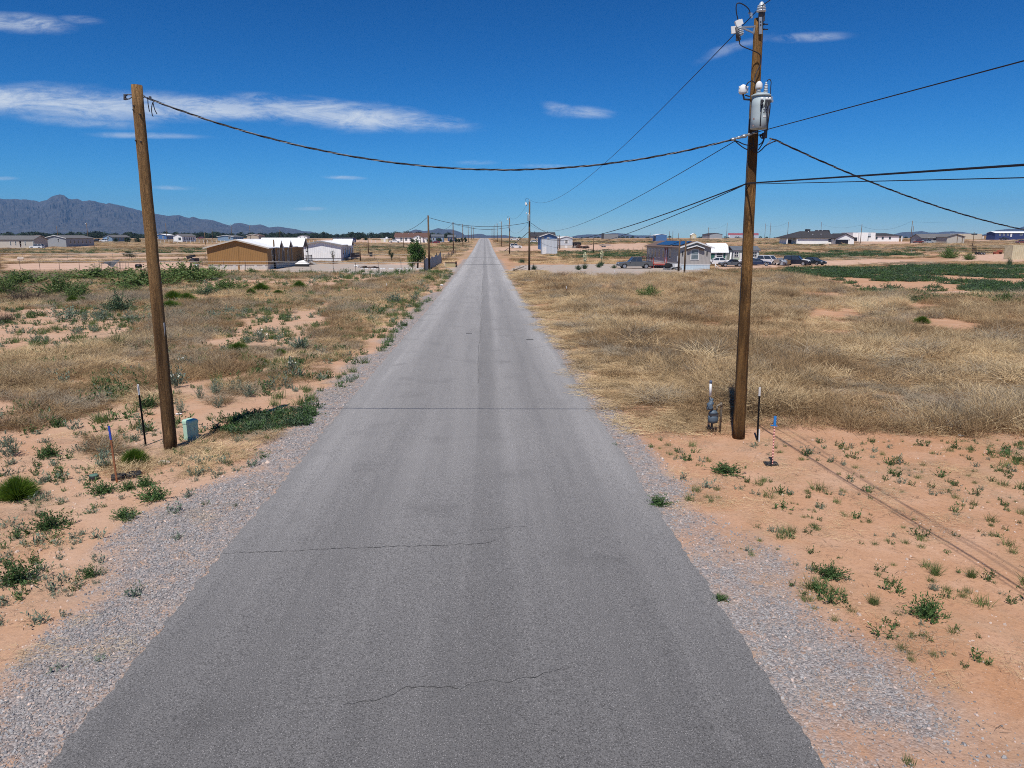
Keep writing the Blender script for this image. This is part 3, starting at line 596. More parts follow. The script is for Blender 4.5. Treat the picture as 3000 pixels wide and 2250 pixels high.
FIELD_L = [wpoly(q) for q in ([(-1300, 1050), (0, 1045), (330, 1015), (420, 952), (690, 935), (680, 985), (560, 1010), (900, 1025), (910, 1065), (660, 1135), (520, 1150), (470, 1190), (330, 1190), (180, 1240), (60, 1275), (-300, 1290), (-1300, 1320)],
            [(640, 1190), (780, 1150), (900, 1095), (1010, 1050), (1110, 960), (1180, 905), (1270, 845), (1330, 797), (1290, 800), (1150, 815), (1050, 845), (980, 880), (960, 960), (900, 1020), (800, 1075), (650, 1130)],
            [(560, 1400), (490, 1330), (620, 1275), (780, 1235), (850, 1190), (900, 1230), (840, 1290), (760, 1330), (700, 1350), (640, 1400)], [(280, 1370), (290, 1310), (350, 1290), (400, 1320), (420, 1350), (380, 1380)],
            [(560, 890), (700, 850), (1000, 838), (1150, 815), (1060, 850), (900, 905), (750, 910)], [(540, 818), (560, 796), (780, 800), (1000, 804), (1000, 822), (800, 815)], [(-1300, 930), (-1300, 800), (250, 797), (560, 800), (560, 885), (300, 905)], [(420, 960), (460, 880), (700, 880), (690, 935)])]
BARE_L = [wpoly(q) for q in ([(-200, 1030), (-200, 920), (160, 900), (330, 940), (420, 935), (380, 1000), (200, 1020)], [(690, 1000), (710, 950), (780, 930), (900, 905), (960, 890), (950, 930), (900, 960), (850, 1000), (780, 1010)],
            [(-200, 1260), (-200, 1175), (60, 1180), (70, 1230)], [(600, 855), (640, 820), (1100, 812), (900, 838), (700, 850)], [(450, 1160), (500, 1135), (640, 1110), (820, 1060), (840, 1075), (650, 1130), (560, 1160)])]
GREEN = [wpoly(q) for q in ([(2230, 803), (2300, 790), (2700, 778), (4200, 788), (4200, 812), (2600, 812), (2330, 808)], [(2330, 815), (2420, 800), (2700, 805), (4200, 800), (4200, 835), (2800, 838), (2500, 822)],
            [(2500, 855), (2520, 830), (2760, 828), (2740, 860), (2650, 870)], [(2770, 860), (2780, 838), (4200, 830), (4200, 856)], [(2640, 886), (2660, 871), (3100, 869), (3100, 890), (2700, 887)],
            [(1695, 806), (1740, 797), (1900, 798), (1900, 806)], [(2050, 803), (2060, 796), (2210, 796), (2215, 803)], [(1605, 750), (1615, 735), (1890, 733), (1890, 757), (1700, 758)],
            [(2225, 752), (2230, 737), (2600, 735), (2700, 748), (2400, 757)], [(1800, 712), (1830, 699), (2200, 701), (2200, 708), (2000, 708)], [(1690, 711), (1690, 701), (1860, 703), (1860, 712)],
            [(2600, 737), (2700, 722), (2860, 724), (2860, 738)], [(2260, 716), (2300, 709), (2500, 716), (2400, 722)], [(1445, 706), (1460, 701), (1580, 708), (1580, 716)], [(2640, 702), (2640, 696), (2690, 696), (2690, 702)],
            [(1020, 736), (1030, 722), (1370, 720), (1384, 728), (1320, 736)], [(-100, 742), (-100, 731), (600, 727), (620, 741)])]
HOUSES = []                                                    # footprints kept free of plants: x0, x1, y0, y1
def clear_of(x, y):
    k = np.ones(len(x), bool)
    for a, b, c, d in HOUSES: k &= ~((x > a) & (x < b) & (y > c) & (y < d))
    return k & ~((x > RL-.25) & (x < RR+.2))
def grow():
    rng = np.random.default_rng(5)
    dry = protoset('brush', lambda s: brush(230, .5, .5, .010, s, 1.25), ('tan', 'brown', 'pale', 'grey'), (1, 2, 3, 4))     # 16 kinds, sorted by name
    dry += protoset('mound', lambda s: brush(560, 1.0, .95, .013, s, 1.3, .16, .2), ('tan', 'brown', 'pale', 'grey'), (5, 6))
    dry.sort(key=lambda o: o.name); mounds = [i for i, o in enumerate(dry) if o.name.startswith('mound')]; order = {m_: [i for i, o in enumerate(dry) if '_%s_' % m_ in o.name and o.name.startswith('brush')] for m_ in ('tan', 'brown', 'pale', 'grey')}
    def kinds(x, y, bias=(0, 0, 0, 0)):
        nz = [fbm(x*.16+7*i, y*.16, 3, 50+i)*1.0+rng.uniform(0, .34, len(x))+bias[i] for i in range(4)]
        k = np.argmax(np.array(nz), 0); key = ('tan', 'brown', 'pale', 'grey'); r = rng.integers(0, 4, len(x))
        return np.array([order[key[a]][b] for a, b in zip(k, r)])
    PX, PS, PI = [], [], []
    def put(xy, sc, idx): PX.append(onground(xy, -.02)); PS.append(sc); PI.append(idx)
    # right field: dense brush, mounded
    c = candidates([(14, 24, 7), (24, 40, 4.6), (40, 66, 2.6), (66, 118, 1.5)], lambda y: 3.2+0*y, lambda y: 26+1.15*y, rng); x, y = c.T
    k = inzone(x, y, FIELD_R, .03) & ~inzone(x, y, BARE_R, .03) & clear_of(x, y) & (fbm(x*.35, y*.35, 3, 60) > np.interp(y, [18, 26], [.12, .25])); c = c[k]; x, y = c.T
    h = .52+1.4*np.clip(fbm(x*.32, y*.32, 3, 61)*2.6-.85, 0, 1.1); near = np.clip((x-RR-.8)/2.6, .3, 1); grow_ = np.interp(y, [15, 40, 110], [1, 1.15, 1.6])
    put(c, np.stack([(.85+.35*rng.uniform(0, 1, len(x)))*grow_, (.85+.35*rng.uniform(0, 1, len(x)))*grow_, h*near*grow_*.92], 1), kinds(x, y, (.07, .05, -.04, -.05)))
    c = candidates([(14, 40, .30), (40, 70, .22), (70, 118, .14)], lambda y: 4.6+0*y, lambda y: 26+1.15*y, rng); x, y = c.T
    k = inzone(x, y, FIELD_R, .02) & ~inzone(x, y, BARE_R, .03) & clear_of(x, y) & (fbm(x*.22, y*.22, 3, 91) > .42) & ((x > 7) | (y > 20)); c = c[k]; n = len(c); sc_ = rng.uniform(.7, 1.35, n)*np.interp(c[:, 0], [4.6, 8], [.6, 1])
    put(c, np.stack([sc_*rng.uniform(.85, 1.3, n), sc_*rng.uniform(.85, 1.3, n), sc_*rng.uniform(.7, 1.05, n)], 1), rng.choice(mounds, n))
    c = candidates([(14, 40, .22), (40, 70, .18), (70, 112, .14)], lambda y: -26-1.25*y, lambda y: -5.6+0*y, rng); x, y = c.T
    k = inzone(x, y, FIELD_L, .02) & ~inzone(x, y, BARE_L, .02) & clear_of(x, y) & (gravel_mask(x, y) < .2) & (fbm(x*.22, y*.22, 3, 92) > .42); c = c[k]; n = len(c); sc_ = rng.uniform(.55, 1.1, n)
    put(c, np.stack([sc_, sc_*rng.uniform(.85, 1.2, n), sc_*rng.uniform(.6, .95, n)], 1), rng.choice(mounds, n))
    # left fields
    c = candidates([(10, 24, 8), (24, 40, 6), (40, 66, 3), (66, 112, 1.5)], lambda y: -26-1.25*y, lambda y: -4.4+0*y, rng); x, y = c.T
    k = inzone(x, y, FIELD_L, .03) & ~inzone(x, y, BARE_L, .02) & clear_of(x, y) & (fbm(x*.4, y*.4, 3, 62) > .24) & (gravel_mask(x, y) < .3); c = c[k]; x, y = c.T
    h = .5+1.1*np.clip(fbm(x*.30, y*.30, 3, 63)*2.2-.6, 0, 1.1); near = np.clip((RL-x-.8)/4, .3, 1); grow_ = np.interp(y, [15, 40, 110], [1, 1.1, 1.5])
    put(c, np.stack([(.8+.35*rng.uniform(0, 1, len(x)))*grow_, (.8+.35*rng.uniform(0, 1, len(x)))*grow_, h*near*grow_*.85], 1), kinds(x, y, (.04, .06, -.06, .06)))
    # sparse clumps on the open sand at left, and the far flats on both sides
    c = candidates([(24, 60, .9), (60, 112, .5)], lambda y: -26-1.25*y, lambda y: -6+0*y, rng); x, y = c.T
    k = (fbm(x*.2, y*.2, 3, 64) > .5) & ~inzone(x, y, DRIVE+BARE_L[:1], .02) & clear_of(x, y) & (gravel_mask(x, y) < .3); c = c[k]; n = len(c)
    put(c, rng.uniform(.6, 1.3, n)[:, None]*[1, 1, .75], kinds(c[:, 0], c[:, 1]))
    c = candidates([(108, 180, .62), (180, 300, .34), (300, 540, .11)], lambda y: -50-1.1*y, lambda y: 50+1.1*y, rng); x, y = c.T
    k = (fbm(x*.030, y*.085, 4, 65) > .43) & ~inzone(x, y, DRIVE+PALE, .02) & clear_of(x, y) & (np.abs(x+.5) > 6.2); c = c[k]; y = c[:, 1]; n = len(c)
    g_ = np.interp(y, [110, 200, 500], [1.5, 2.1, 3.6]); put(c, (g_*rng.uniform(.7, 1.25, n))[:, None]*[1.2, 1.2, .40], kinds(c[:, 0]*.3, c[:, 1]*.3, (.02, .08, -.1, .04)))
    scatter('dry_grass', dry, np.concatenate(PX), np.concatenate(PS), np.concatenate(PI), 'tall dry tan brush and grass covering the fields beside the road', 'dry grass')
    # cut straw lying along the right shoulder and scraps of straw on the sand
    st = protoset('straw', lambda s: mat_straw(130, .5, .011, s), ('pale', 'tan'), (1, 2, 3))
    c = candidates([(14, 30, 9), (30, 60, 4.5), (60, 112, 2)], lambda y: 3.1+0*y, lambda y: 9+.1*y, rng); x, y = c.T
    k = (inzone(x, y, STRAW_R, .02) | ((x < np.interp(y, [17, 25, 110], [5.4, 7.2, 9.5])) & (y > 18))) & (fbm(x*.6, y*.6, 3, 66) > .36) & ((x > RR+.5) | (rng.uniform(0, 1, len(x)) < .12)); a1 = c[k]; s1 = np.interp(a1[:, 1], [15, 110], [.85, 1.5])
    c = candidates([(7, 18, 3.2)], lambda y: 3.3+0*y, lambda y: 14+0*y, rng); x, y = c.T; k = (gravel_mask(x, y) < .25) & (fbm(x*.8, y*.8, 3, 67) > .43); a2 = c[k]
    c = candidates([(6, 18, 3.2), (18, 30, 1.3), (30, 100, .5)], lambda y: -16-.5*y, lambda y: -4.5+0*y, rng); x, y = c.T; k = (fbm(x*.7, y*.7, 3, 68) > .42) & clear_of(x, y); a3 = c[k]
    st += protoset('strawscrap', lambda s: mat_straw(150, .6, .0055, s), ('pale', 'grey'), (1, 2, 3)); st.sort(key=lambda o: o.name)
    A = np.concatenate([a1, a2, a3]); S = np.concatenate([s1*rng.uniform(.8, 1.3, len(a1)), rng.uniform(.25, .7, len(a2)), rng.uniform(.3, .7, len(a3))]); si = rng.integers(0, 6, len(A)); si[len(a1):] += 6
    scatter('cut_straw', st, onground(A, .005), S[:, None]*[1, 1, .6], si, 'pale cut straw lying flat along the shoulders and in scraps on the sand', 'straw', tilt=.05)
    # dark green ground cover
    gp = protoset('cover', lambda s: leafy(34, .34, .5, .075, 9, s, 1.25, .4), ('green', 'teal'), (1, 2, 3))
    c = candidates([(40, 70, 4.5), (70, 130, 3.2), (130, 220, 1.0), (220, 420, .3)], lambda y: -40-1.1*y, lambda y: 30+1.1*y, rng); x, y = c.T
    k = inzone(x, y, GREEN, .06) & ~inzone(x, y, DRIVE, .02) & clear_of(x, y) & (np.abs(x+.5) > 6) & (fbm(x*.16, y*.34, 4, 70)+rng.uniform(-.08, .08, len(x)) > .545); c = c[k]; g_ = np.interp(c[:, 1], [50, 130, 400], [1.5, 2.3, 5])
    lush = candidates([(17, 23, 26)], lambda y: -9.5+0*y, lambda y: -4.6+0*y, rng); x, y = lush.T; k = inzone(x, y, [wpoly([(640, 1262), (690, 1225), (800, 1205), (915, 1192), (922, 1230), (830, 1258), (700, 1270)])], .02); lush = lush[k]
    A = np.concatenate([c, lush]); S = np.concatenate([g_*rng.uniform(.7, 1.3, len(c)), rng.uniform(.55, .9, len(lush))]); n = len(A)
    scatter('green_weeds', gp, onground(A, -.02), S[:, None]*np.column_stack([np.ones(n), np.ones(n), np.interp(A[:, 1], [30, 60, 130, 300], [.85, .7, .5, .22])]), rng.integers(0, 6, n), 'dark green low weeds growing in patches on the flats', 'weeds')
    # small weeds on the bare sand near the camera
    sm = protoset('weed', lambda s: leafy(12, .15, .10, .04, 8, s, 1.3, .3), ('green', 'sage'), (1, 2, 3))+protoset('tuft', lambda s: grass_clump(60, .08, .2, .007, s), ('grass',), (1, 2, 3))
    sm.sort(key=lambda o: o.name)
    c = candidates([(6.5, 17, 17)], lambda y: 3.4+0*y, lambda y: 20+0*y, rng); x, y = c.T
    k = (gravel_mask(x, y) < .35) & (fbm(x*.9, y*.9, 3, 71)+rng.uniform(-.2, .2, len(x)) > .50) & (y < 16.4); r1 = c[k]
    c = candidates([(5.5, 18, 14)], lambda y: -14+0*y, lambda y: -4.5+0*y, rng); x, y = c.T; k = ((gravel_mask(x, y) < .3) & (fbm(x*.9, y*.9, 3, 72)+rng.uniform(-.2, .2, len(x)) > .49)) | ((gravel_mask(x, y) > .3) & (rng.uniform(0, 1, len(x)) < .05)); l1 = c[k]
    c = candidates([(18, 60, 2.6), (60, 112, .7)], lambda y: -20-.8*y, lambda y: -4.6+0*y, rng); x, y = c.T; k = (fbm(x*.5, y*.5, 3, 73) > .44) & clear_of(x, y); l2 = c[k]
    c = candidates([(5.5, 17, .25)], lambda y: 3.1+0*y, lambda y: 5.5+0*y, rng); r2 = c
    A = np.concatenate([r1, l1, l2, r2]); n = len(A); id_ = rng.choice([3, 4, 5, 3, 4, 5, 3, 4, 5, 0, 0, 1, 1, 2, 2, 6, 7, 8], n); id_[len(r1):len(r1)+len(l1)] = rng.choice([3, 4, 5, 6, 7, 8, 6, 7], len(l1))
    S = np.concatenate([np.clip(rng.lognormal(-.38, .45, len(r1)), .28, 1.5), np.clip(rng.lognormal(-.2, .42, len(l1)), .35, 1.7), rng.uniform(1, 2.9, len(l2))*np.interp(l2[:, 1], [40, 100], [1, 1.7]), rng.uniform(.35, .8, len(r2))])
    scatter('small_weeds', sm, onground(A, -.005), S, id_, 'small green weeds and grass tufts scattered over the sand', 'weeds')
    # gravel stones and pebbles
    def stone(s):
        bm = bmesh.new(); bmesh.ops.create_icosphere(bm, subdivisions=1, radius=.5); r = random.Random(s)
        for v in bm.verts: v.co = Vector((v.co.x*r.uniform(.75, 1.3), v.co.y*r.uniform(.6, 1.1), v.co.z*r.uniform(.45, .8)))
        vs = np.array([v.co[:] for v in bm.verts]); fs = np.array([[v.index for v in f.verts] for f in bm.faces]); bm.free(); return vs, fs
    sg = [pm('gravel_grey', (.35, .335, .325), (.24, .228, .222), 9, .9, rand=.35), pm('gravel_blue', (.265, .26, .265), (.19, .185, .19), 9, .9, rand=.3), pm('gravel_pink', (.50, .40, .35), (.42, .33, .28), 9, .9, rand=.2)]
    stones = [proto('stone_%02d' % i, stone(i), sg[i % 3]) for i in range(6)]
    c = candidates([(4.6, 9, 1250), (9, 14, 700), (14, 24, 300), (24, 45, 70)], lambda y: -9+0*y, lambda y: RL+.02+0*y, rng); x, y = c.T; k = rng.uniform(0, 1, len(x)) < gravel_mask(x, y)*1.0; g1 = c[k]
    c = candidates([(4.6, 9, 850), (9, 14, 480), (14, 24, 220), (24, 45, 60)], lambda y: RR-.02+0*y, lambda y: 9+0*y, rng); x, y = c.T; k = rng.uniform(0, 1, len(x)) < gravel_mask(x, y)*.95; g2 = c[k]
    A = np.concatenate([g1, g2]); n = len(A); sz = np.interp(A[:, 1], [5, 14, 40], [.022, .030, .055])*rng.lognormal(0, .32, n)
    id_ = rng.choice([0, 1, 3, 4, 0, 1, 3, 4, 0, 3, 0, 3, 1, 4, 2, 5], n)
    scatter('gravel', stones, onground(A, .002), sz, id_, 'loose grey gravel on both road shoulders', 'gravel', tilt=.6)
    peb = [proto('pebble_%02d' % i, stone(20+i), pm('pebble_pale', (.62, .50, .42), (.48, .36, .29), 9, .9, rand=.25)) for i in range(3)]
    c = candidates([(5, 18, 60)], lambda y: -14+0*y, lambda y: -4.5+0*y, rng); x, y = c.T; k = fbm(x*.8, y*.8, 3, 75) > .42; p1 = c[k]
    c = candidates([(5, 17, 26)], lambda y: 3.3+0*y, lambda y: 14+0*y, rng); x, y = c.T; k = fbm(x*.8, y*.8, 3, 76) > .5; p2 = c[k]
    A = np.concatenate([p1, p2]); n = len(A)
    scatter('pebbles', peb, onground(A, .0), .022*rng.lognormal(0, .45, n), rng.integers(0, 3, n), 'pale pebbles scattered on the sand by the road', 'pebbles', tilt=.6)
    db = [proto('twig_%02d' % i, mat_straw(7, .22, .014, 40+i), VEG['twig']) for i in range(4)]
    c = candidates([(5, 18, 9)], lambda y: 3.3+0*y, lambda y: 20+0*y, rng); x, y = c.T; d1 = c[(fbm(x*.8, y*.8, 3, 81) > .44) & (gravel_mask(x, y) < .7)]
    c = candidates([(5, 20, 7), (20, 60, 1.2)], lambda y: -15-.4*y, lambda y: -4.5+0*y, rng); x, y = c.T; d2 = c[(fbm(x*.8, y*.8, 3, 82) > .46) & (gravel_mask(x, y) < .7)]
    A = np.concatenate([d1, d2]); n = len(A); scatter('twigs', db, onground(A, -.012), rng.uniform(.15, .55, n)[:, None]*[1, 1, .6], rng.integers(0, 4, n), 'small dark dead twigs and clods strewn over the sand', 'twigs')
    # distant tree belt below the mountains
    def tree_blob(s):
        r = np.random.default_rng(s); n = 260; d = sph(n, r, 0, 2.6); p = d*r.uniform(.55, 1.05, n)[:, None]*[.5, .5, .46]+[0, 0, .5]; a = r.normal(size=(n, 3)); b = r.normal(size=(n, 3)); q = .085
        v = np.stack([p, p+a*q, p+b*q], 1).reshape(-1, 3); return v, np.arange(n*3).reshape(-1, 3)
    far_green = pm('far_trees', (.030, .050, .028), (.022, .038, .022), 1, .9, rand=.3)
    tb = [proto('far_tree_%02d' % i, tree_blob(i), far_green) for i in range(3)]
    n = 1100; y = rng.uniform(820, 1500, n); pxs = rng.uniform(-200, 1330, n); x = np.array([ray(p, HZ)[0]/ray(p, HZ)[1] for p in pxs])*y
    k = fbm(pxs*.012, y*.004, 3, 80) > .36; x, y = x[k], y[k]; n2 = 160; yb = rng.uniform(900, 1600, n2); pb = rng.uniform(1480, 3100, n2); xb = np.array([ray(p, HZ)[0]/ray(p, HZ)[1] for p in pb])*yb
    x, y = np.concatenate([x, xb]), np.concatenate([y, yb]); n = len(x); hh = rng.uniform(3.5, 8.5, n); hh[-n2:] *= .45
    scatter('treeline', tb, np.column_stack([x, y, prof(y)-.5]), hh[:, None]*[1.5, 1.5, 1], rng.integers(0, 3, n), 'dark band of distant trees along the foot of the mountains', 'trees', tilt=.02)
# ------------------------------------------------------------------ utility poles and what hangs on them
def wood_pole(name, dark_to=3.0, base=(.055, .028, .014), top=(.30, .18, .08), bands=()):
    mt = bpy.data.materials.new(name); mt.use_nodes = True; N, L = mt.node_tree.nodes, mt.node_tree.links; p = N['Principled BSDF']; p.inputs['Roughness'].default_value = .85; p.inputs['Specular IOR Level'].default_value = .2
    tc = N.new('ShaderNodeTexCoord').outputs['Object']; s = N.new('ShaderNodeSeparateXYZ'); L.new(tc, s.inputs[0])
    mp = N.new('ShaderNodeMapping'); mp.inputs['Scale'].default_value = (1, 1, .09); L.new(tc, mp.inputs[0])
    grain = nmath(N, L, 'MAXIMUM', nnoise(N, L, mp.outputs[0], 20, 7, .72, .38, .62, 2.2), nnoise(N, L, mp.outputs[0], 9, 6, .7, .48, .62, 1.5)); patch = nnoise(N, L, mp.outputs[0], 6, 4, .6, .4, .6)
    zr = N.new('ShaderNodeMapRange'); zr.interpolation_type = 'SMOOTHSTEP'; zr.inputs[1].default_value = dark_to*.25; zr.inputs[2].default_value = dark_to*1.5
    L.new(nmath(N, L, 'ADD', s.outputs[2], nmath(N, L, 'MULTIPLY', nmath(N, L, 'SUBTRACT', patch, .5), 1.6)), zr.inputs[0])   # creosote soaked into the foot
    f = zr.outputs[0]
    for z0, z1 in bands:                                       # stretches coloured darker than the rest
        w = nmath(N, L, 'ADD', s.outputs[2], nmath(N, L, 'MULTIPLY', nmath(N, L, 'SUBTRACT', grain, .5), .5))
        inb = nmath(N, L, 'MULTIPLY', nmath(N, L, 'GREATER_THAN', w, z0), nmath(N, L, 'LESS_THAN', w, z1)); f = nmath(N, L, 'SUBTRACT', f, nmath(N, L, 'MULTIPLY', inb, .75), True)
    c = nmix(N, L, f, base, top); c = nmix(N, L, nmath(N, L, 'MULTIPLY', grain, .78), c, tuple(v*.32 for v in top)); c = nmix(N, L, nmath(N, L, 'MULTIPLY', patch, .25), c, tuple(v*1.25 for v in top))
    L.new(c, p.inputs['Base Color']); b = N.new('ShaderNodeBump'); b.inputs['Strength'].default_value = 1; b.inputs['Distance'].default_value = .035; L.new(grain, b.inputs['Height']); b.invert = True; L.new(b.outputs[0], p.inputs['Normal'])
    return mt
def part(m, name, mat, root, **k):
    o = m.build(name, mat, root, **k); p = root
    off = Vector((0, 0, 0))
    while p is not None: off += p.location; p = p.parent
    o.location = -off; return o
def shaft_mb(a, b, r0, r1, seed=0, n=14, seg=18):
    rng = random.Random(seed); a, b = Vector(a), Vector(b)
    pts = [a.lerp(b, t/seg)+Vector((rng.uniform(-.006, .006), rng.uniform(-.006, .006), 0)) for t in range(seg+1)]
    return MB().tube(pts, [r0+(r1-r0)*t/seg for t in range(seg+1)], n)
def arc(a, b, c, n=12):                                        # smooth curve a -> c bending towards b
    a, b, c = Vector(a), Vector(b), Vector(c); return [a*(1-t)**2+b*2*t*(1-t)+c*t*t for t in (i/n for i in range(n+1))]
def curve(pts, n=6):                                           # smooth curve through points
    P = [Vector(p) for p in pts]; P = [P[0]*2-P[1]]+P+[P[-1]*2-P[-2]]; o = []
    for i in range(1, len(P)-2):
        for k in range(n):
            t = k/n; o.append(.5*((2*P[i])+(P[i+1]-P[i-1])*t+(2*P[i-1]-5*P[i]+4*P[i+1]-P[i+2])*t*t+(3*P[i]-P[i-1]-3*P[i+1]+P[i+2])*t**3))
    return o+[P[-2]]
def wire(name, pts, r, label, cat='cable', mat=None, group=None, n=6):
    o = MB().tube(pts, r, n).build(name, mat or M['wire']); o.data.name = name; return tag(o, label, cat, group)
def triplex(pts, label, r=.014, pitch=.95, seed=0, parts=True):
    """twisted service cable: two black conductors round a bare messenger"""
    root = empty('service_cable', pts[0], 0, label, 'cable'); P = [Vector(p) for p in pts]; fine = []; d = [0.]
    for a, b in zip(P[:-1], P[1:]):
        k = max(1, int((b-a).length/.11))
        for t in range(k): fine.append(a.lerp(b, t/k))
    fine.append(P[-1])
    for a, b in zip(fine[:-1], fine[1:]): d.append(d[-1]+(b-a).length)
    for k, (nm, mat, rr) in enumerate((('conductor', M['wire'], r), ('conductor', M['wire'], r), ('messenger', M['alu'], r*.65))):
        q = []
        for i, p in enumerate(fine):
            t = (fine[min(i+1, len(fine)-1)]-fine[max(i-1, 0)]).normalized(); s = t.cross(Vector((0, 0, 1))).normalized(); u = s.cross(t)
            ph = 2*math.pi*(d[i]/pitch+k/3)+.6*math.sin(d[i]*.9+seed); q.append(p+(s*math.cos(ph)+u*math.sin(ph))*r*1.15)
        part(MB().tube(q, rr, 5), nm, mat, root)
    return root
POLE_A = wood_pole('pole_wood_left', 3.4, (.055, .026, .012), (.43, .25, .108))
POLE_B = wood_pole('pole_wood_right', 3.2, (.06, .028, .011), (.40, .215, .075), ((6.0, 7.55), (5.1, 5.5), (3.4, 3.9)))
POLE_C = wood_pole('pole_wood_far', 2.0, (.06, .035, .02), (.20, .13, .075))
PORC, GALV, WH = M['porcelain'], M['metal'], M['white']
GREYPAINT = pm('transformer_grey', (.40, .47, .49), (.35, .42, .44), 3, .62, spec=.3)
# --- left near pole
LB = G(500, 1312); LB.z = Z(LB.x, LB.y)-.15; LT = Vector((LB.x+.055, LB.y, 8.11)); YL = LB.y
lp = empty('utility_pole', LB, 0, 'bare wooden pole nearest the camera left of the road, beside the green pedestal', 'utility pole')
part(shaft_mb(LB, LT, .150, .112, 1), 'shaft', POLE_A, lp)
m = MB(); c = T(375, 284, YL)
m.tube([T(387, 278, YL), T(372, 277, YL), T(364, 283, YL), T(366, 290, YL), T(378, 290, YL), T(387, 284, YL)], .012, 6); m.tube([T(366, 276, YL), T(366, 293, YL)], .03, 8); m.cbox(T(368, 279, YL), .05, .06, .025); m.cbox(T(369, 290, YL), .05, .06, .025)
part(m, 'clevis', M['steel'], lp)
m = MB(); m.tube(curve([T(410, 281, YL), T(418, 279, YL), T(424, 283, YL), T(418, 286, YL), T(411, 285, YL)]), .012, 6); m.tube([T(423, 283, YL), T(436, 290, YL)], .014, 6); m.cbox(T(440, 286, YL), .04, .04, .05); m.cbox(T(444, 292, YL), .06, .04, .03)
part(m, 'dead_end_clamp', M['steel'], lp)
for q in ((391, 310), (390, 322), (409, 335), (412, 415), (397, 412)): g = T(*q, YL-.125); part(MB().tube([g+Vector((0, .05, 0)), g-Vector((0, .005, 0))], .018, 8), 'bolt_hole', M['dark'], lp)
m = MB(); a = T(479, 945, YL); b = T(484, 1015, YL); m.bar(a+Vector((.02, -.03, 0)), b+Vector((.01, -.03, 0)), .035, .05); part(m, 'conduit_cover', pm('grey_plastic', (.3, .31, .33), None, 6, .6), lp)
# --- right near pole with its gear
RB = G(2164, 1281); RB.z = Z(RB.x, RB.y)-.15; RT = Vector((RB.x-.18, RB.y, 9.69)); YR = RB.y
rp = empty('utility_pole', RB, 0, 'tall wooden pole nearest the camera right of the road, carrying the grey transformer', 'utility pole')
part(shaft_mb(RB, RT, .152, .102, 2), 'shaft', POLE_B, rp)
YF = YR-.16
m = MB(); a = T(2228, 100, YF); b = T(2228, 50, YF); m.bar(a, b, .07, .03); part(m, 'bracket', GALV, rp)
m = MB(); m.bar(T(2234, 62, YF+.02), T(2235, 36, YF+.02), .085, .05); m.tube([T(2228, 50, YF+.03), T(2229, 32, YF+.03)], .05, 10); part(m, 'insulator_pin', M['steel'], rp)
m = MB(); c = T(2230, 34, YF+.03)
m.lathe([(.05, -.02), (.10, 0), (.105, .02), (.065, .035), (.095, .055), (.1, .075), (.06, .09), (.085, .105), (.085, .125), (.045, .145), (.05, .165), (.035, .185), (.02, .2)], 16, c); part(m, 'top_insulator', PORC, rp)
for py in (71, 86): part(MB().tube([T(2236, py, YR), T(2239, py, YR), T(2240, py, YR), T(2250, py, YR)], [.013, .025, .013, .013], 6), 'bolt', M['steel'], rp)
for q in ((2228.5, 64), (2228.5, 73)): g = T(*q, YF-.02); part(MB().tube([g, g+Vector((0, .03, 0))], .02, 6), 'bolt', M['steel'], rp)
m = MB(); m.bar(T(2211, 78, YR-.05), T(2171, 79, YR-.12), .03); m.bar(T(2209, 97, YR-.05), T(2174, 81, YR-.12), .03); m.bar(T(2211, 74, YR-.05), T(2207, 100, YR-.05), .03); part(m, 'cutout_bracket', GALV, rp)
m = MB(); a = T(2166, 80, YR-.14); b = T(2171, 104, YR-.14); ax = b-a
for k in range(9): m.tube([a+ax*(k/9+.0), a+ax*(k/9+.07)], [.075 if k % 2 else .055]*2, 10)
m.tube([a, b], .045, 10); co = part(m, 'fuse_cutout', PORC, rp)
m = MB(); m.bar(T(2159, 60, YR-.14), T(2165, 78, YR-.14), .07, .11); m.bar(T(2167, 58, YR-.13), T(2171, 72, YR-.13), .05, .1); part(m, 'wildlife_guard', WH, rp)
m = MB(); m.bar(T(2149, 77, YR-.14), T(2150, 98, YR-.14), .115, .03); part(m, 'guard_plate', WH, rp)
m = MB(); m.tube([T(2158, 80, YR-.15), T(2162, 116, YR-.15)], .04, 8); m.tube([T(2165, 104, YR-.15), T(2167, 117, YR-.15)], .03, 8); m.cbox(T(2161, 116, YR-.15), .07, .06, .05); part(m, 'fuse_tube', M['steel'], rp)
m = MB(); m.tube(curve([T(2162, 58, YR-.14), T(2157, 32, YR-.14), T(2158, 13, YR-.14), T(2167, 9, YR-.14), T(2182, 16, YR-.14), T(2193, 26, YR-.14), T(2198, 37, YR-.14)]), .0125, 6)
m.tube(curve([T(2166, 117, YR-.14), T(2168, 130, YR-.16), T(2180, 138, YR-.18), T(2212, 151, YR-.2), T(2226, 160, YR-.2), T(2229, 172, YR-.2), T(2226, 192, YR-.2), T(2216, 212, YR-.22), T(2211, 228, YR-.3), T(2211, 244, YF-.2)]), .0125, 6)
m.tube(curve([T(2185, 254, YR-.2), T(2191, 243, YR-.2), T(2202, 237, YR-.22), T(2210, 241, YF-.2)]), .0125, 6); part(m, 'jumper', M['wire'], rp)
m = MB(); c = T(2200, 43, YR-.1); m.cbox(c, .05, .05, .07); m.cbox(c+Vector((-.04, 0, .03)), .04, .03, .03); m.cbox(c+Vector((.02, 0, -.05)), .03, .04, .04); part(m, 'wire_clamp', GALV, rp)
m = MB(); c = T(2176, 275, YR-.1); m.lathe([(.075, 0), (.09, .03), (.09, .10), (.08, .15), (.05, .185), (.015, .2)], 14, c)
for k in range(5): m.tube([c+Vector((.085, -.02, .03+.03*k)), c+Vector((.112, -.02, .03+.03*k))], .012, 6); m.tube([c+Vector((-.085, -.02, .03+.03*k)), c+Vector((-.105, -.02, .03+.03*k))], .01, 6)
part(m, 'arrester', WH, rp)
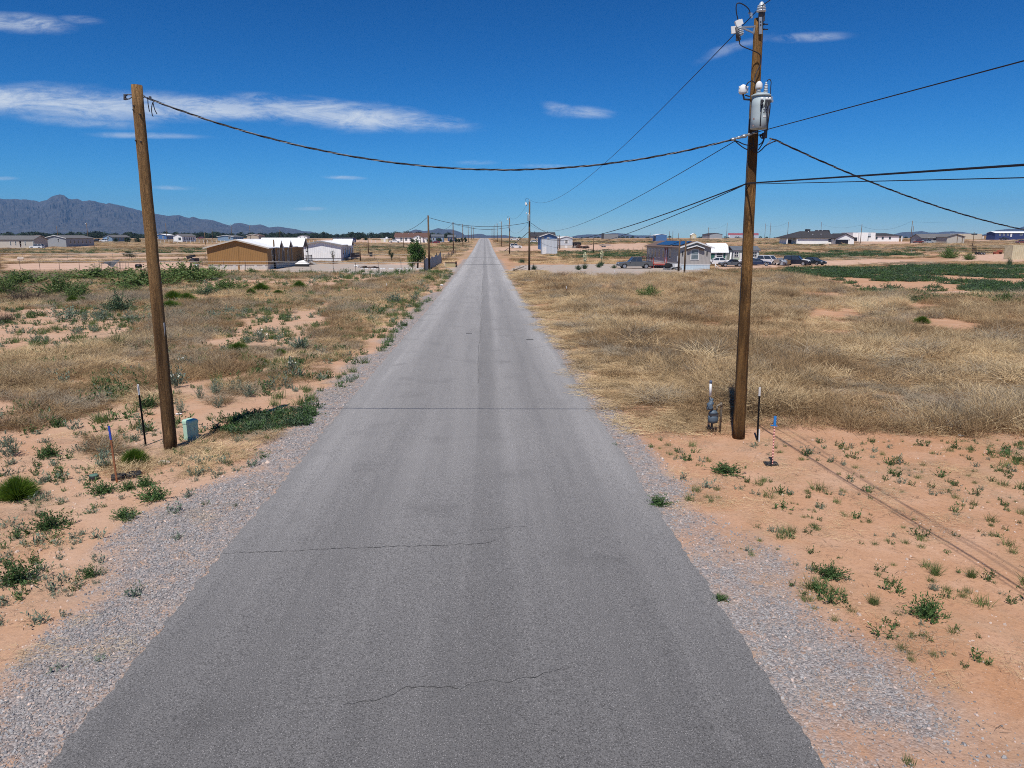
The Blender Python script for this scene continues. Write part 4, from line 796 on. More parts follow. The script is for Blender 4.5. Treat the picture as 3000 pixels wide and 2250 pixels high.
m = MB(); m.tube([T(2177, 276, YR-.1), T(2180, 291, YR-.1), T(2197, 292, YR-.06)], .022, 8); m.bar(T(2184, 279, YR-.1), T(2196, 283, YR-.06), .03, .02); part(m, 'arrester_bracket', M['steel'], rp)
m = MB(); m.tube([T(2196, 300, YR-.02)+Vector((0, -.05, 0)), T(2191, 420, YR-.02)+Vector((0, -.05, 0)), T(2176, 700, YR)+Vector((0, -.03, 0)), T(2150, 1240, YR)+Vector((0, -.03, 0))], .009, 5); part(m, 'ground_wire', M['steel'], rp)
for q, r_ in ((((2206, 403), (2208, 430), (2216, 440)), .012), (((2197, 538), (2190, 540), (2184, 535)), .014), (((2188, 545), (2185, 556), (2189, 560)), .01)): part(MB().tube(curve([T(a_, b_, YF+.05) for a_, b_ in q]), r_, 5), 'cable_loop', M['wire'], rp)
# transformer on the camera side of the pole
TC = T(2226.5, 380, YR-.44); TC.x = T(2226.5, 330, YR-.44).x; zt0 = T(2226, 377, YR-.5).z; zt1 = T(2226, 281, YR-.5).z; R_ = .192; YT = TC.y-R_
tr = empty('transformer', (TC.x, TC.y, zt0), 0, 'grey cylindrical transformer lettered 8KV 25, hung on the right-hand pole', 'transformer'); hh = zt1-zt0
tr_tank = MB().lathe([(.0, .012), (R_-.02, .0), (R_, .012), (R_, hh*.3), (R_+.003, hh*.5), (R_, hh*.7), (R_, hh)], 28).build('tank', GREYPAINT, tr)
MB().lathe([(R_+.02, hh-.01), (R_+.025, hh+.02), (R_-.02, hh+.045), (R_*.6, hh+.065), (0.001, hh+.07)], 28).build('lid', GREYPAINT, tr)
b1 = MB(); 
for k in range(4): b1.lathe([(.045, hh+.055+.03*k), (.062-.004*k, hh+.06+.03*k), (.045, hh+.075+.03*k)], 12, (-.085, -.06, 0))
b1.build('bushing', PORC, tr)
MB().lathe([(.07, hh+.15), (.078, hh+.17), (.07, hh+.25), (.045, hh+.29), (.012, hh+.31)], 12, (-.085, -.06, 0)).build('bushing_cover', WH, tr)
b2 = MB()
for k in range(6): b2.lathe([(.034, hh+.05+.034*k), (.060-.0045*k, hh+.062+.034*k), (.034-.002*k, hh+.08+.034*k)], 12, (.085, -.03, 0))
b2.lathe([(.02, hh+.25), (.022, hh+.29), (.008, hh+.3)], 8, (.085, -.03, 0)); b2.build('bushing', PORC, tr)
lead = MB().tube(curve([(.085, -.03, hh+.28), (.11, -.03, hh+.33), (.155, -.04, hh+.35), (.185, -.05, hh+.29), (.18, -.06, hh+.17), (.175, -.09, hh+.02)]), .009, 6)
for k, (dx, dz) in enumerate(((-.055, 0), (.05, 0), (.135, .01))):
    yb = -math.sqrt(max(R_**2-dx**2, .01)); MB().lathe([(.02, -.03), (.03, -.01), (.03, .02), (.016, .035)], 10, (dx, yb-.03, hh-.09+dz)).build('low_voltage_bushing', WH, tr)
    sp = MB(); sp.cbox((dx, yb-.05, hh-.14), .06, .05, .04); sp.cbox((dx-.02, yb-.06, hh-.19), .03, .03, .06); sp.build('terminal_lug', M['steel'], tr)
    xe = (-.05, .10, .13)[k]; lead.tube(curve([(dx, yb-.05, hh-.15), (dx+.01, yb-.06, hh*.6), (xe, yb-.04, .08), (xe+.01, yb-.03, -.05)] if k else [(dx, yb-.05, hh-.15), (dx, yb-.03, hh*.5), (xe, yb-.02, .03)]), .012, 6)
lead.tube(curve([(.10, -R_-.02, -.02), (.11, -R_, -.1), (.115, -R_+.02, -.17), (.08, -R_+.06, -.22)]), .014, 6); lead.build('lead', M['wire'], tr)
for q in (.8, .2): MB().bar((-.12, .14, hh*q), (-.02, .30, hh*q), .05, .09).build('mounting_lug', GREYPAINT, tr)
m = MB(); m.cbox((R_+.02, -.05, hh-.06), .05, .03, .10); m.cbox((R_+.03, -.08, hh-.11), .05, .04, .05); m.build('lid_latch', GALV, tr)
def bent_text(txt, size, ang0, z, r, mat, name, parent, cx=0., cy=0.):
    cu = bpy.data.curves.new(name, 'FONT'); cu.body = txt; cu.size = size; cu.align_x = 'CENTER'; cu.resolution_u = 3; cu.extrude = 0
    to = bpy.data.objects.new(name+'_tmp', cu); C.objects.link(to); bpy.context.view_layer.update()
    me = bpy.data.meshes.new_from_object(to.evaluated_get(bpy.context.evaluated_depsgraph_get())); bpy.data.objects.remove(to)
    bm = bmesh.new(); bm.from_mesh(me); bmesh.ops.subdivide_edges(bm, edges=[e for e in bm.edges if e.calc_length() > size*.1], cuts=2)
    for v in bm.verts:
        a = ang0+v.co.x/r; zz = v.co.y; v.co = Vector((cx+math.sin(a)*(r+.004), cy-math.cos(a)*(r+.004), z+zz))
    bm.to_mesh(me); bm.free(); me.materials.append(mat); o = bpy.data.objects.new(name, me); C.objects.link(o); o.parent = parent; return o
BLK = pm('letter_black', (.01, .01, .012), None, 5, .6)
bent_text('8KV', .125, .20, hh*.60, R_, BLK, 'lettering', tr); bent_text('25', .115, .24, hh*.45, R_, BLK, 'lettering', tr)
m = MB(); vs = []
for i in range(7): a = .22+(-.5+i/6)*.42; vs += [(math.sin(a)*(R_+.004), -math.cos(a)*(R_+.004), hh*.32), (math.sin(a)*(R_+.004), -math.cos(a)*(R_+.004), hh*.38)]
m.add(vs, [(2*i, 2*i+2, 2*i+3, 2*i+1) for i in range(6)]); m.build('sticker', pm('label_white', (.7, .72, .7), None, 5, .5), tr)
for z0, z1 in ((.06, .105), (.27, .32)):
    m = MB(); vs = []
    for i in range(5): a = -1.05+(-.5+i/4)*.24; vs += [(math.sin(a)*(R_+.004), -math.cos(a)*(R_+.004), hh*z0), (math.sin(a)*(R_+.004), -math.cos(a)*(R_+.004), hh*z1)]
    m.add(vs, [(2*i, 2*i+2, 2*i+3, 2*i+1) for i in range(4)]); m.build('sticker', pm('label_red', (.28, .12, .09), (.4, .38, .36), 60, .6), tr, )
# secondary dead ends
m = MB(); pl = [T(2148, 408, YR-.3), T(2165, 403, YR-.25), T(2180, 399, YR-.2), T(2196, 394, YR-.16), T(2211, 389, YR-.15)]; m.tube(pl, .016, 6)
for p_, r_ in ((pl[0], .035), (pl[1], .03), (pl[2], .04), (pl[3], .03), (pl[4], .03)): m.tube([p_-Vector((.05, 0, .01)), p_+Vector((.05, 0, .012))], r_, 8)
part(m, 'dead_end_clamp', GALV, rp)
m = MB(); m.tube([T(2226, 398, YR-.05), T(2236, 396, YR-.1)], .02, 6); m.cbox(T(2240, 397, YR-.12), .10, .06, .12); m.cbox(T(2243, 391, YR-.12), .05, .08, .16); m.tube([T(2255, 405, YR-.12), T(2264, 408, YR-.12), T(2274, 410, YR-.12)], .018, 6); part(m, 'splice_block', M['steel'], rp)
for q in ([(2150, 411), (2165, 416), (2178, 422), (2192, 425), (2203, 420)], [(2152, 412), (2170, 427), (2184, 436), (2195, 438), (2205, 432)], [(2238, 402), (2236, 412), (2230, 420), (2222, 425)], [(2240, 402), (2236, 416), (2228, 430), (2221, 440)],
          [(2274, 413), (2262, 417), (2243, 427), (2232, 438), (2222, 446)], [(2222, 396), (2230, 394), (2238, 390)], [(2226, 398), (2232, 405), (2240, 404)], [(2206, 440), (2212, 446), (2222, 446)]):
    part(MB().tube(curve([T(a, b, YR-.2 if a < 2196 or a > 2222 else YR-.17) for a, b in q]), .0125, 6), 'drip_loop', M['wire'], rp)
m = MB(); m.tube([T(2243, 427, YR-.19), T(2260, 409, YR-.15)], .009, 5); part(m, 'bare_jumper', M['alu'], rp)

# --- poles further along both sides of the road
def simple_pole(base, h, r0, r1, label, gear=0, name='utility_pole', group=None, side=-1, cat='utility pole'):
    o = empty(name, base, 0, label, cat, group); b = Vector(base)
    part(MB().tube([b-Vector((0, 0, .2)), b+Vector((0, 0, h*.5)), b+Vector((.0, 0, h))], [r0, (r0+r1)/2, r1], 8), 'shaft', POLE_C, o)
    if gear >= 1: m = MB(); m.lathe([(.05, h+.05), (.11, h+.08), (.06, h+.14), (.1, h+.18), (.05, h+.26)], 8, b); part(m, 'insulator', PORC, o)
    if gear >= 2:
        m = MB(); m.bar(b+Vector((side*.1, -.05, h-.4)), b+Vector((side*.5, -.05, h-.42)), .05); part(m, 'cutout_bracket', GALV, o)
        m = MB(); m.tube([b+Vector((side*.5, -.05, h-.2)), b+Vector((side*.46, -.05, h-.65))], .07, 8); m.bar(b+Vector((side*.58, -.05, h-.1)), b+Vector((side*.58, -.05, h-.5)), .22, .04); part(m, 'fuse_cutout', WH, o)
        m = MB(); m.tube(curve([b+Vector((side*.5, -.05, h-.15)), b+Vector((side*.6, -.05, h+.35)), b+Vector((side*.3, -.05, h+.5)), b+Vector((side*.05, -.05, h+.2))]), .02, 5); part(m, 'jumper', M['wire'], o)
    if gear >= 3:
        m = MB(); m.lathe([(.21, 0), (.22, .02), (.22, .85), (.23, .88), (.1, .95), (.01, .96)], 14, b+Vector((-.12, -.38, h-2.9))); part(m, 'transformer_tank', GREYPAINT, o)
        part(MB().lathe([(.07, 0), (.09, .1), (.03, .25)], 8, b+Vector((side*.5, -.1, h-1.85))), 'arrester', WH, o); part(MB().lathe([(.06, 0), (.08, .1), (.03, .22)], 8, b+Vector((-.15, -.38, h-1.9))), 'bushing_cover', WH, o)
    return o
ORD = ['second', 'third', 'fourth', 'fifth', 'sixth', 'seventh', 'eighth']
RPOLES = []; LPOLES = []
for i, (y, x, h, g) in enumerate(((111.2, 6.86, 10.45, 3), (207.5, 7.13, 10.1, 3), (303, 6.95, 10.3, 2), (399, 6.9, 10.2, 2), (495, 6.95, 10.2, 1), (591, 6.9, 10, 0), (690, 6.9, 9.6, 0))):
    b = Vector((x, y, Z(x, y))); RPOLES.append((b, h)); simple_pole(b, h, .17, .12, 'wooden power pole right of the road, %s from the camera' % ORD[i]+(', with transformer' if g == 3 else ''), g, group='power poles along the road')
for i, (y, x, h) in enumerate(((111.7, -8.6, 8.4), (208, -9.0, 9.0), (296, -8.9, 9.2), (394, -8.9, 9.2), (486, -8.9, 9.4), (590, -9, 9.4))):
    b = Vector((x, y, Z(x, y))); LPOLES.append((b, h)); simple_pole(b, h, .17, .12, 'wooden cable pole left of the road, %s from the camera' % ORD[i], 0, group='power poles along the road')
# --- wires
_e = T(3400, 702, 27); _b = Vector((_e.x, _e.y, Z(_e.x, _e.y))); simple_pole(_b, _e.z-_b.z+.25, .14, .1, 'wooden service pole just beyond the right edge, holding the sloping service cable', 0)
r2, r3, l2, l3 = RPOLES[0][0], RPOLES[1][0], LPOLES[0][0], LPOLES[1][0]; V3 = lambda x, y, z: Vector((x, y, z))
triplex(sag(T(430, 287, YL), T(2148, 408, YR-.3), 1.04, 40)[0:], 'black twisted service cable drooping across the road between the two near poles', .0115)
o = empty('cable_tail', T(440, 290, YL), 0, 'three short cable tails dangling beside the top of the left pole', 'cable')
for q in ([(433, 288), (434, 305), (438, 327)], [(458, 297), (448, 300), (444, 318), (446, 336), (449, 341)], [(448, 300), (453, 320), (460, 334)]): part(MB().tube(curve([T(a, b, YL) for a, b in q]), .010, 5), 'tail', M['wire'], o)
a = T(2274, 411, YR-.12); triplex(sag(a, T(3400, 702, 27), .75, 30), 'twisted service cable sloping down to the right edge from the transformer pole', .011, seed=2)
top_r = T(2228, 20, YF+.03)
wire('power_line', sag(top_r, r2+V3(0, 0, 10.75), 1.9, 40), .010, 'thin top power line from the near right pole down to the second right pole')
wire('power_line', sag(top_r, V3(6.4, -80, 10.2), 1.2, 40), .010, 'short end of power line leaving the top insulator at the picture top edge')
wire('neutral_line', sag(T(2152, 414, YR-.25), r2+V3(-.2, 0, 7.3), 1.6, 40), .009, 'thin neutral wire sloping from the transformer pole towards the second right pole')
pr = T(2211, 389, YR-.15); pd = ray(3000, 178); k_ = .72; e_ = V3(6.6, 6.6*pd[1]/pd[0], H+6.6*pd[2]/pd[0]); wire('neutral_line', [pr+(e_-pr)*t*1.6-V3(0, 0, 0) for t in (0, .25, .5, .75, 1)], .009, 'thin straight wire rising from the transformer pole to the right edge')
cm = T(2190, 537, YR-.16)
def toward(px, py, xx): d = ray(px, py); return V3(xx, xx*d[1]/d[0], H+xx*d[2]/d[0])
e_ = toward(3000, 483, 6.5); wire('phone_cable', [cm+(e_-cm)*t for t in (0, .3, .6, 1, 1.6)], .017, 'thick black phone cable from the near right pole to the right edge')
e_ = toward(3000, 515.5, 6.45); wire('phone_cable', [cm-V3(0, 0, .02)+(e_-cm)*t for t in (0, .3, .6, 1, 1.6)], .008, 'thin lower phone cable from the near right pole to the right edge')
wire('phone_cable', sag(cm, r2+V3(-.1, 0, 6.25), 1.45, 40), .016, 'upper black phone cable drooping from the near right pole to the second pole')
wire('phone_cable', sag(cm-V3(.1, 0, .05), r2+V3(-.1, 0, 6.05), 1.95, 40), .011, 'lower thin phone cable drooping just under the upper phone cable')
wire('service_cable', sag(l2+V3(.2, 0, 8.05), r2+V3(-.2, 0, 7.35), .95, 30), .032, 'cable crossing the road between the second pair of poles')
wire('service_cable', sag(l3+V3(.2, 0, 8.5), r3+V3(-.2, 0, 7.5), 1.0, 24), .035, 'cable crossing the road between the third pair of poles')
l4, r4 = LPOLES[2][0], RPOLES[2][0]; wire('service_cable', sag(l4+V3(.2, 0, 8.7), r4+V3(-.2, 0, 7.5), 1.0, 20), .035, 'cable crossing the road between the fourth pair of poles')
wire('service_cable', sag(l2+V3(-.2, 0, 8.05), T(1163, 681, 138), .6, 20), .03, 'cable from the second left pole down to the brown roofed house side')
wire('service_cable', sag(r2+V3(.2, 0, 7.3), T(1661, 691, 165), .8, 20), .028, 'cable from the second right pole down to the small pale house')
wire('service_cable', sag(l3+V3(-.2, 0, 8.5), T(1290, 672, 262), .6, 16), .03, 'cable from the third left pole down towards the blue house')
wire('phone_cable', sag(r2+V3(-.1, 0, 5.95), r2+V3(-3.2, 24, 2.6), .1, 10), .045, 'short guy cable slanting left from the second right pole')
wire('power_line', sag(r2+V3(0, 0, 10.75), r3+V3(0, 0, 10.4), 1.5, 20), .014, 'top power line between the second and third right poles')
wire('power_line', sag(r2+V3(-.2, 0, 7.3), r3+V3(-.2, 0, 7.3), 1.5, 20), .014, 'neutral wire between the second and third right poles')

# ------------------------------------------------------------------ small things standing near the poles
def gz(px, py): g = G(px, py); g.z = Z(g.x, g.y); return g
def t_post(base, top, tipfrac, label, r=.022, tip=None, name='marker_post', cat='post'):
    o = empty(name, base, 0, label, cat); b = Vector(base); t = Vector(top); q = b.lerp(t, 1-tipfrac)
    m = MB(); m.bar(b-V3(0, 0, .1), q, r*2, r*.5); m.bar(b-V3(0, r*.9, .1), q-V3(0, r*.9, 0), r*.5, r*1.6)
    k = 9
    for i in range(k): p_ = b.lerp(q, (i+.5)/k); m.cbox(p_-V3(0, r*1.8, 0), r*.7, r*.5, r*.6)
    part(m, 'post', M['black'], o); m = MB(); m.bar(q, t, r*2, r*.5); m.bar(q-V3(0, r*.9, 0), t-V3(0, r*.9, 0), r*.5, r*1.6); part(m, 'tip', tip or WH, o); return o
g = gz(427, 1302); t_post(g, T(404, 1126, g.y), .17, 'black steel post with white tip, left of the left pole')
g = gz(2219, 1290); t_post(g, T(2226, 1134, g.y), .16, 'black steel post with white tip, just right of the right pole')
m = MB(); g = gz(2224, 1292); m.bar(g-V3(0, 0, .05), T(2225, 1257, g.y), .03, .012); tag(m.build('wooden_stake', WH), 'short white stake leaning on the foot of the black post at right', 'stake')
# blue and rust rod at left
g = gz(342, 1404); t = T(319, 1248, g.y); q = g.lerp(t, .76); o = empty('survey_rod', g, 0, 'rusty brown rod with a blue painted top, leaning left beside the black box lid', 'stake')
part(MB().bar(g-V3(0, 0, .1), q, .035, .02), 'rod', pm('rust_rod', (.30, .12, .055), (.22, .085, .04), 6, .8), o); part(MB().bar(q, t, .036, .021), 'painted_top', pm('blue_paint', (.03, .07, .42), None, 5, .5), o)
# pink and white striped stake with blue tape at right
g = gz(2263, 1361); t = T(2271, 1219, g.y); o = empty('survey_stake', g, 0, 'thin pink stake with a blue tape top, standing on the black lid at right', 'stake'); q = g.lerp(t, .80)
part(MB().tube([g-V3(0, 0, .1), q], .014, 6), 'rod', pm('pink_paint', (.70, .27, .22), (.62, .22, .17), 30, .6), o)
m = MB(); m.bar(q, t, .05, .03); m.bar(q+V3(-.09, 0, .02), q+V3(.06, 0, .0), .012, .02); part(m, 'tape', pm('blue_tape', (.03, .22, .60), None, 5, .5), o)
k = 14
for i in range(k): p_ = g.lerp(q, (i+.5)/k); part(MB().tube([p_-V3(.004, .003, .02), p_+V3(-.004, -.003, .02)], .0165, 6), 'stripe', pm('pink_white', (.80, .42, .36), None, 5, .6), o)
g = gz(2258, 1358); m = MB(); m.prism([(-.155, -.13), (.14, -.13), (.18, .13), (-.115, .145)], -.02, .03, 'Z'); m.prism([(-.13, -.11), (.115, -.11), (.15, .11), (-.09, .12)], .03, .04, 'Z'); tag(m.build('ground_plate', M['dark'], loc=g, bevel=.008), 'flat black plastic lid in the sand under the pink stake', 'ground plate')
m = MB(); b = gz(2261, 1362); m.bar(b+V3(-.035, -.05, 0), b+V3(-.035, -.05, .22), .022, .022); tag(m.build('short_stub', M['dark'], ), 'short black stub standing on the flat lid beside the pink stake', 'stake')
# green pedestal
g = gz(561, 1283); o = empty('utility_pedestal', g, math.radians(-24), 'pale green plastic utility pedestal right of the left pole', 'pedestal'); PG = pm('pedestal_green', (.43, .62, .48), (.37, .56, .43), 3, .45, spec=.4)
hgt = T(561, 1228, g.y).z-g.z; m = MB(); w, d = .15, .13
def ring_(z, sx, sy, n=5, r=.04):
    out = []
    for cx_, cy_, a0 in ((sx-r, sy-r, 0), (-sx+r, sy-r, 90), (-sx+r, -sy+r, 180), (sx-r, -sy+r, 270)):
        for i in range(n): a = math.radians(a0+90*i/(n-1)); out.append((cx_+r*math.cos(a), cy_+r*math.sin(a), z))
    return out
def loft(m, rings, smooth=False):
    n = len(rings[0]); b = [v for r in rings for v in r]; f = [(i*n+j, i*n+(j+1) % n, (i+1)*n+(j+1) % n, (i+1)*n+j) for i in range(len(rings)-1) for j in range(n)]
    m.add(b, f+[list(range(n))[::-1], list(range((len(rings)-1)*n, len(rings)*n))], smooth); return m
loft(m, [ring_(-.05, w, d), ring_(hgt*.10, w, d), ring_(hgt*.105, w*.94, d*.94), ring_(hgt*.80, w*.97, d*.97)]).build('base', PG, o)
m = MB(); loft(m, [ring_(hgt*.80, w*1.03, d*1.03), ring_(hgt*.90, w*1.04, d*1.04), ring_(hgt*.97, w*.99, d*.99, r=.05), ring_(hgt, w*.85, d*.85, r=.05)]).build('cap', PG, o)
m = MB(); loft(m, [ring_(hgt*.25, .004, d*.7, r=.003), ring_(hgt*.7, .004, d*.7, r=.003)]); e = m.build('door_panel', PG, o); e.location = (w*.955, 0, 0)
m = MB(); m.cbox((w*1.0, -.02, hgt*.55), .012, .03, .07); m.build('hasp', GALV, o)
# black lids at left
g = gz(370, 1390); o = empty('meter_box', g, math.radians(24), 'pair of black plastic meter box lids side by side behind the blue topped rod', 'lid')
for dx in (-.145, .145): m = MB(); loft(m, [ring_(-.03, .145, .13), ring_(.075, .138, .122), ring_(.09, .125, .11)]); e = m.build('lid', M['dark'], o); e.location = (dx, 0, 0); mm = MB().cbox((0, 0, .093), .04, .15, .012).build('lid_rib', M['dark'], e)
g = gz(275, 1396); m = MB(); m.lathe([(.098, -.03), (.094, .085), (.085, .095)], 18); o = empty('valve_box', g, 0, 'round black valve box with a green cap, left of the black meter lids', 'valve box'); m.build('body', M['dark'], o); MB().lathe([(.088, .09), (.088, .103), (.076, .113), (.02, .116)], 18).build('cap', pm('cap_green', (.08, .16, .12), (.12, .2, .16), 8, .6), o)
# gas meter with white vent pipe at right
g = gz(2092, 1266); YG = g.y; o = empty('gas_meter', g, 0, 'grey gas meter set with a white capped pipe, left of the right pole', 'gas meter')
MG = pm('meter_grey', (.10, .135, .17), (.07, .10, .13), 6, .55, .1)
part(MB().tube([T(2086, 1226, YG), T(2085, 1270, YG)], .028, 8), 'riser_pipe', M['steel'], o); part(MB().tube([T(2081, 1163, YG), T(2083, 1190, YG), T(2087, 1208, YG)], .034, 8), 'regulator_pipe', M['steel'], o)
m = MB(); m.tube([T(2081, 1160, YG), T(2082, 1122, YG)], .032, 10); part(m, 'vent_pipe', WH, o); m = MB(); m.tube([T(2082, 1123, YG), T(2083, 1115, YG)], .036, 10); part(m, 'pipe_cap', pm('cap_blue_grey', (.09, .12, .2), None, 5, .5), o)
m = MB(); c = T(2082, 1183, YG); m.tube([c+V3(-.08, 0, -.05), c+V3(.0, -.01, .0), c+V3(.06, 0, .03)], [.055, .07, .04], 10); m.tube([c+V3(0, -.02, .1), c+V3(.01, -.02, -.16)], [.05, .035], 10); m.tube([c+V3(-.02, -.03, .09), c+V3(.05, -.02, .13)], .035, 8); m.tube([c+V3(-.09, 0, -.12), c+V3(.06, 0, -.10)], .045, 10); m.tube([c+V3(-.03, -.1, -.06), c+V3(-.03, .02, -.06)], [.055, .06], 12); part(m, 'regulator', MG, o)
m = MB(); c = T(2089, 1224, YG); rr = []
for z_, sx in ((-.14, .06), (-.12, .12), (-.05, .135), (.03, .135), (.055, .125)): rr.append([(c.x+sx*math.cos(a), c.y+.8*sx*math.sin(a), c.z+z_) for a in [math.pi*2*i/16 for i in range(16)]])
loft(m, rr, True); part(m, 'meter_body', MG, o)
m = MB(); m.cbox(c+V3(0, -.005, .085), .21, .17, .055); part(m, 'meter_band', M['steel'], o)
m = MB(); loft(m, [[(c.x+sx*math.cos(a), c.y+.75*sx*math.sin(a), c.z+z_) for a in [math.pi*2*i/14 for i in range(14)]] for z_, sx in ((.11, .115), (.15, .11), (.19, .075), (.205, .03))], True); part(m, 'meter_head', MG, o)
m = MB(); m.tube([c+V3(.08, 0, .18), c+V3(.08, 0, .30), c+V3(.1, 0, .32), T(2113, 1184, YG), T(2114, 1190, YG), T(2109, 1266, YG)], .026, 8); m.tube([T(2112, 1180, YG), T(2113, 1190, YG)], .036, 8); m.tube([c+V3(.06, -.02, .26), c+V3(.1, -.02, .26)], .035, 8); part(m, 'outlet_pipe', pm('pipe_brown', (.22, .2, .16), (.16, .12, .09), 8, .6, .3), o)
# litter
def rock(px, py, s, label, mat, seed):
    bm = bmesh.new(); bmesh.ops.create_icosphere(bm, subdivisions=2, radius=.5); r = random.Random(seed); me = bpy.data.meshes.new('rock')
    for v in bm.verts: v.co = Vector((v.co.x*s[0], v.co.y*s[1], v.co.z*s[2]))*r.uniform(.8, 1.15)
    bm.to_mesh(me); bm.free(); me.materials.append(mat); o = bpy.data.objects.new('rock', me); C.objects.link(o); g = gz(px, py); o.location = (g.x, g.y, g.z+s[2]*.3); tag(o, label, 'rock'); return o
PEB = MATS['pebble_pale'] if 'pebble_pale' in MATS else pm('rock_pale', (.55, .47, .40), (.42, .34, .28), 9, .9)
rock(478, 1352, (.30, .12, .09), 'long pale rock on the sand just in front of the left pole', PEB, 1)
rock(1294, 837, (.35, .3, .22), 'small white rock on the left shoulder below the beige panel', WH, 2)
def paper(px, py, s, label, seed):
    r = random.Random(seed); m = MB(); n = 5; g = gz(px, py); vs = [(s*(i/(n-1)-.5), s*.6*(j/(n-1)-.5), .02+r.uniform(0, .35)*s*.5) for j in range(n) for i in range(n)]
    m.add(vs, [(j*n+i, j*n+i+1, j*n+n+i+1, j*n+n+i) for j in range(n-1) for i in range(n-1)]); o = m.build('paper_scrap', WH, loc=g); o.rotation_euler.z = r.uniform(0, 3); mdl = o.modifiers.new('thickness', 'SOLIDIFY'); mdl.thickness = .004; tag(o, label, 'litter')
paper(524, 1216, .16, 'white scrap of paper in the weeds above the green pedestal', 3)
paper(2815, 1280, .14, 'white scrap of litter at the edge of the tall dry brush at far right', 4)
paper(2970, 1012, .4, 'pale round scrap in the dry brush near the right edge', 5)
for px, py, ph, lb, tip in ((1133, 855, 25, 'thin wooden stake with pale top in the dry brush left of the road', True), (1659, 866, 28, 'thin wooden stake with pale top in the dry brush right of the road', True), (1800, 800, 9, 'tiny white stake in front of the grey home', False), (2671, 742, 11, 'short white stake far off in the dry field below the black trailer', False)):
    g = gz(px, py); t = T(px, py-ph, g.y); o = empty('wooden_stake', g, 0, lb, 'stake'); q = g.lerp(t, .75)
    part(MB().bar(g-V3(0, 0, .1), q, .05, .03), 'rod', M['rust'] if tip else WH, o); part(MB().bar(q, t, .05, .03), 'painted_top', WH, o)
# ------------------------------------------------------------------ houses
ROOF = dict(
 white=siding('white_metal_roof', (.84, .85, .85), .45, 'XY', dark=.9), dark=pm('dark_shingle', (.055, .052, .056), (.035, .033, .036), 3, .9, bump=.4, bscale=20), grey=pm('grey_shingle', (.17, .165, .165), (.11, .108, .11), 3, .9, bump=.4, bscale=20),
 brown=pm('brown_shingle', (.17, .115, .095), (.12, .08, .065), 3, .9, bump=.4, bscale=20), redbrown=pm('redbrown_shingle', (.145, .078, .06), (.10, .055, .045), 3, .9), slate=pm('slate_shingle', (.13, .145, .165), (.09, .1, .12), 3, .85), red=pm('red_metal', (.34, .07, .06), (.25, .05, .045), 3, .6))
WALL = dict(
 brown=siding('brown_siding', (.31, .17, .062), .28), white=siding('white_siding', (.84, .84, .83), .4, dark=.95), grey=siding('grey_siding', (.40, .375, .35), .22), beige=siding('beige_siding', (.50, .46, .40), .3), cool=siding('cool_grey_siding', (.33, .35, .37), .3),
 tan=siding('tan_siding', (.44, .37, .29), .3), blue=siding('blue_siding', (.075, .17, .36), .3), bluegrey=siding('bluegrey_siding', (.20, .30, .42), .3), navy=siding('navy_siding', (.035, .055, .16), .4), stucco=pm('white_stucco', (.86, .85, .83), (.80, .79, .77), 2, .85, bump=.2), green=siding('green_siding', (.035, .13, .105), .3),
 palegreen=siding('palegreen_siding', (.46, .55, .45), .3), yellow=siding('yellow_siding', (.62, .56, .38), .3), lightgrey=siding('lightgrey_siding', (.52, .56, .60), .4), steel=siding('steel_siding', (.22, .235, .25), .5), sand=siding('sand_siding', (.60, .52, .40), .6), darkbrown=siding('darkbrown_siding', (.10, .06, .045), .3), cedar=siding('cedar_siding', (.36, .22, .11), .3))
SKIRT = dict(pale=siding('pale_skirting', (.56, .53, .47), .5, dark=.9), white=siding('white_skirting', (.66, .70, .72), .3, dark=.9), grey=siding('grey_skirting', (.40, .41, .42), .4, dark=.9), bluepale=siding('blue_skirting', (.50, .60, .66), .5, dark=.9))
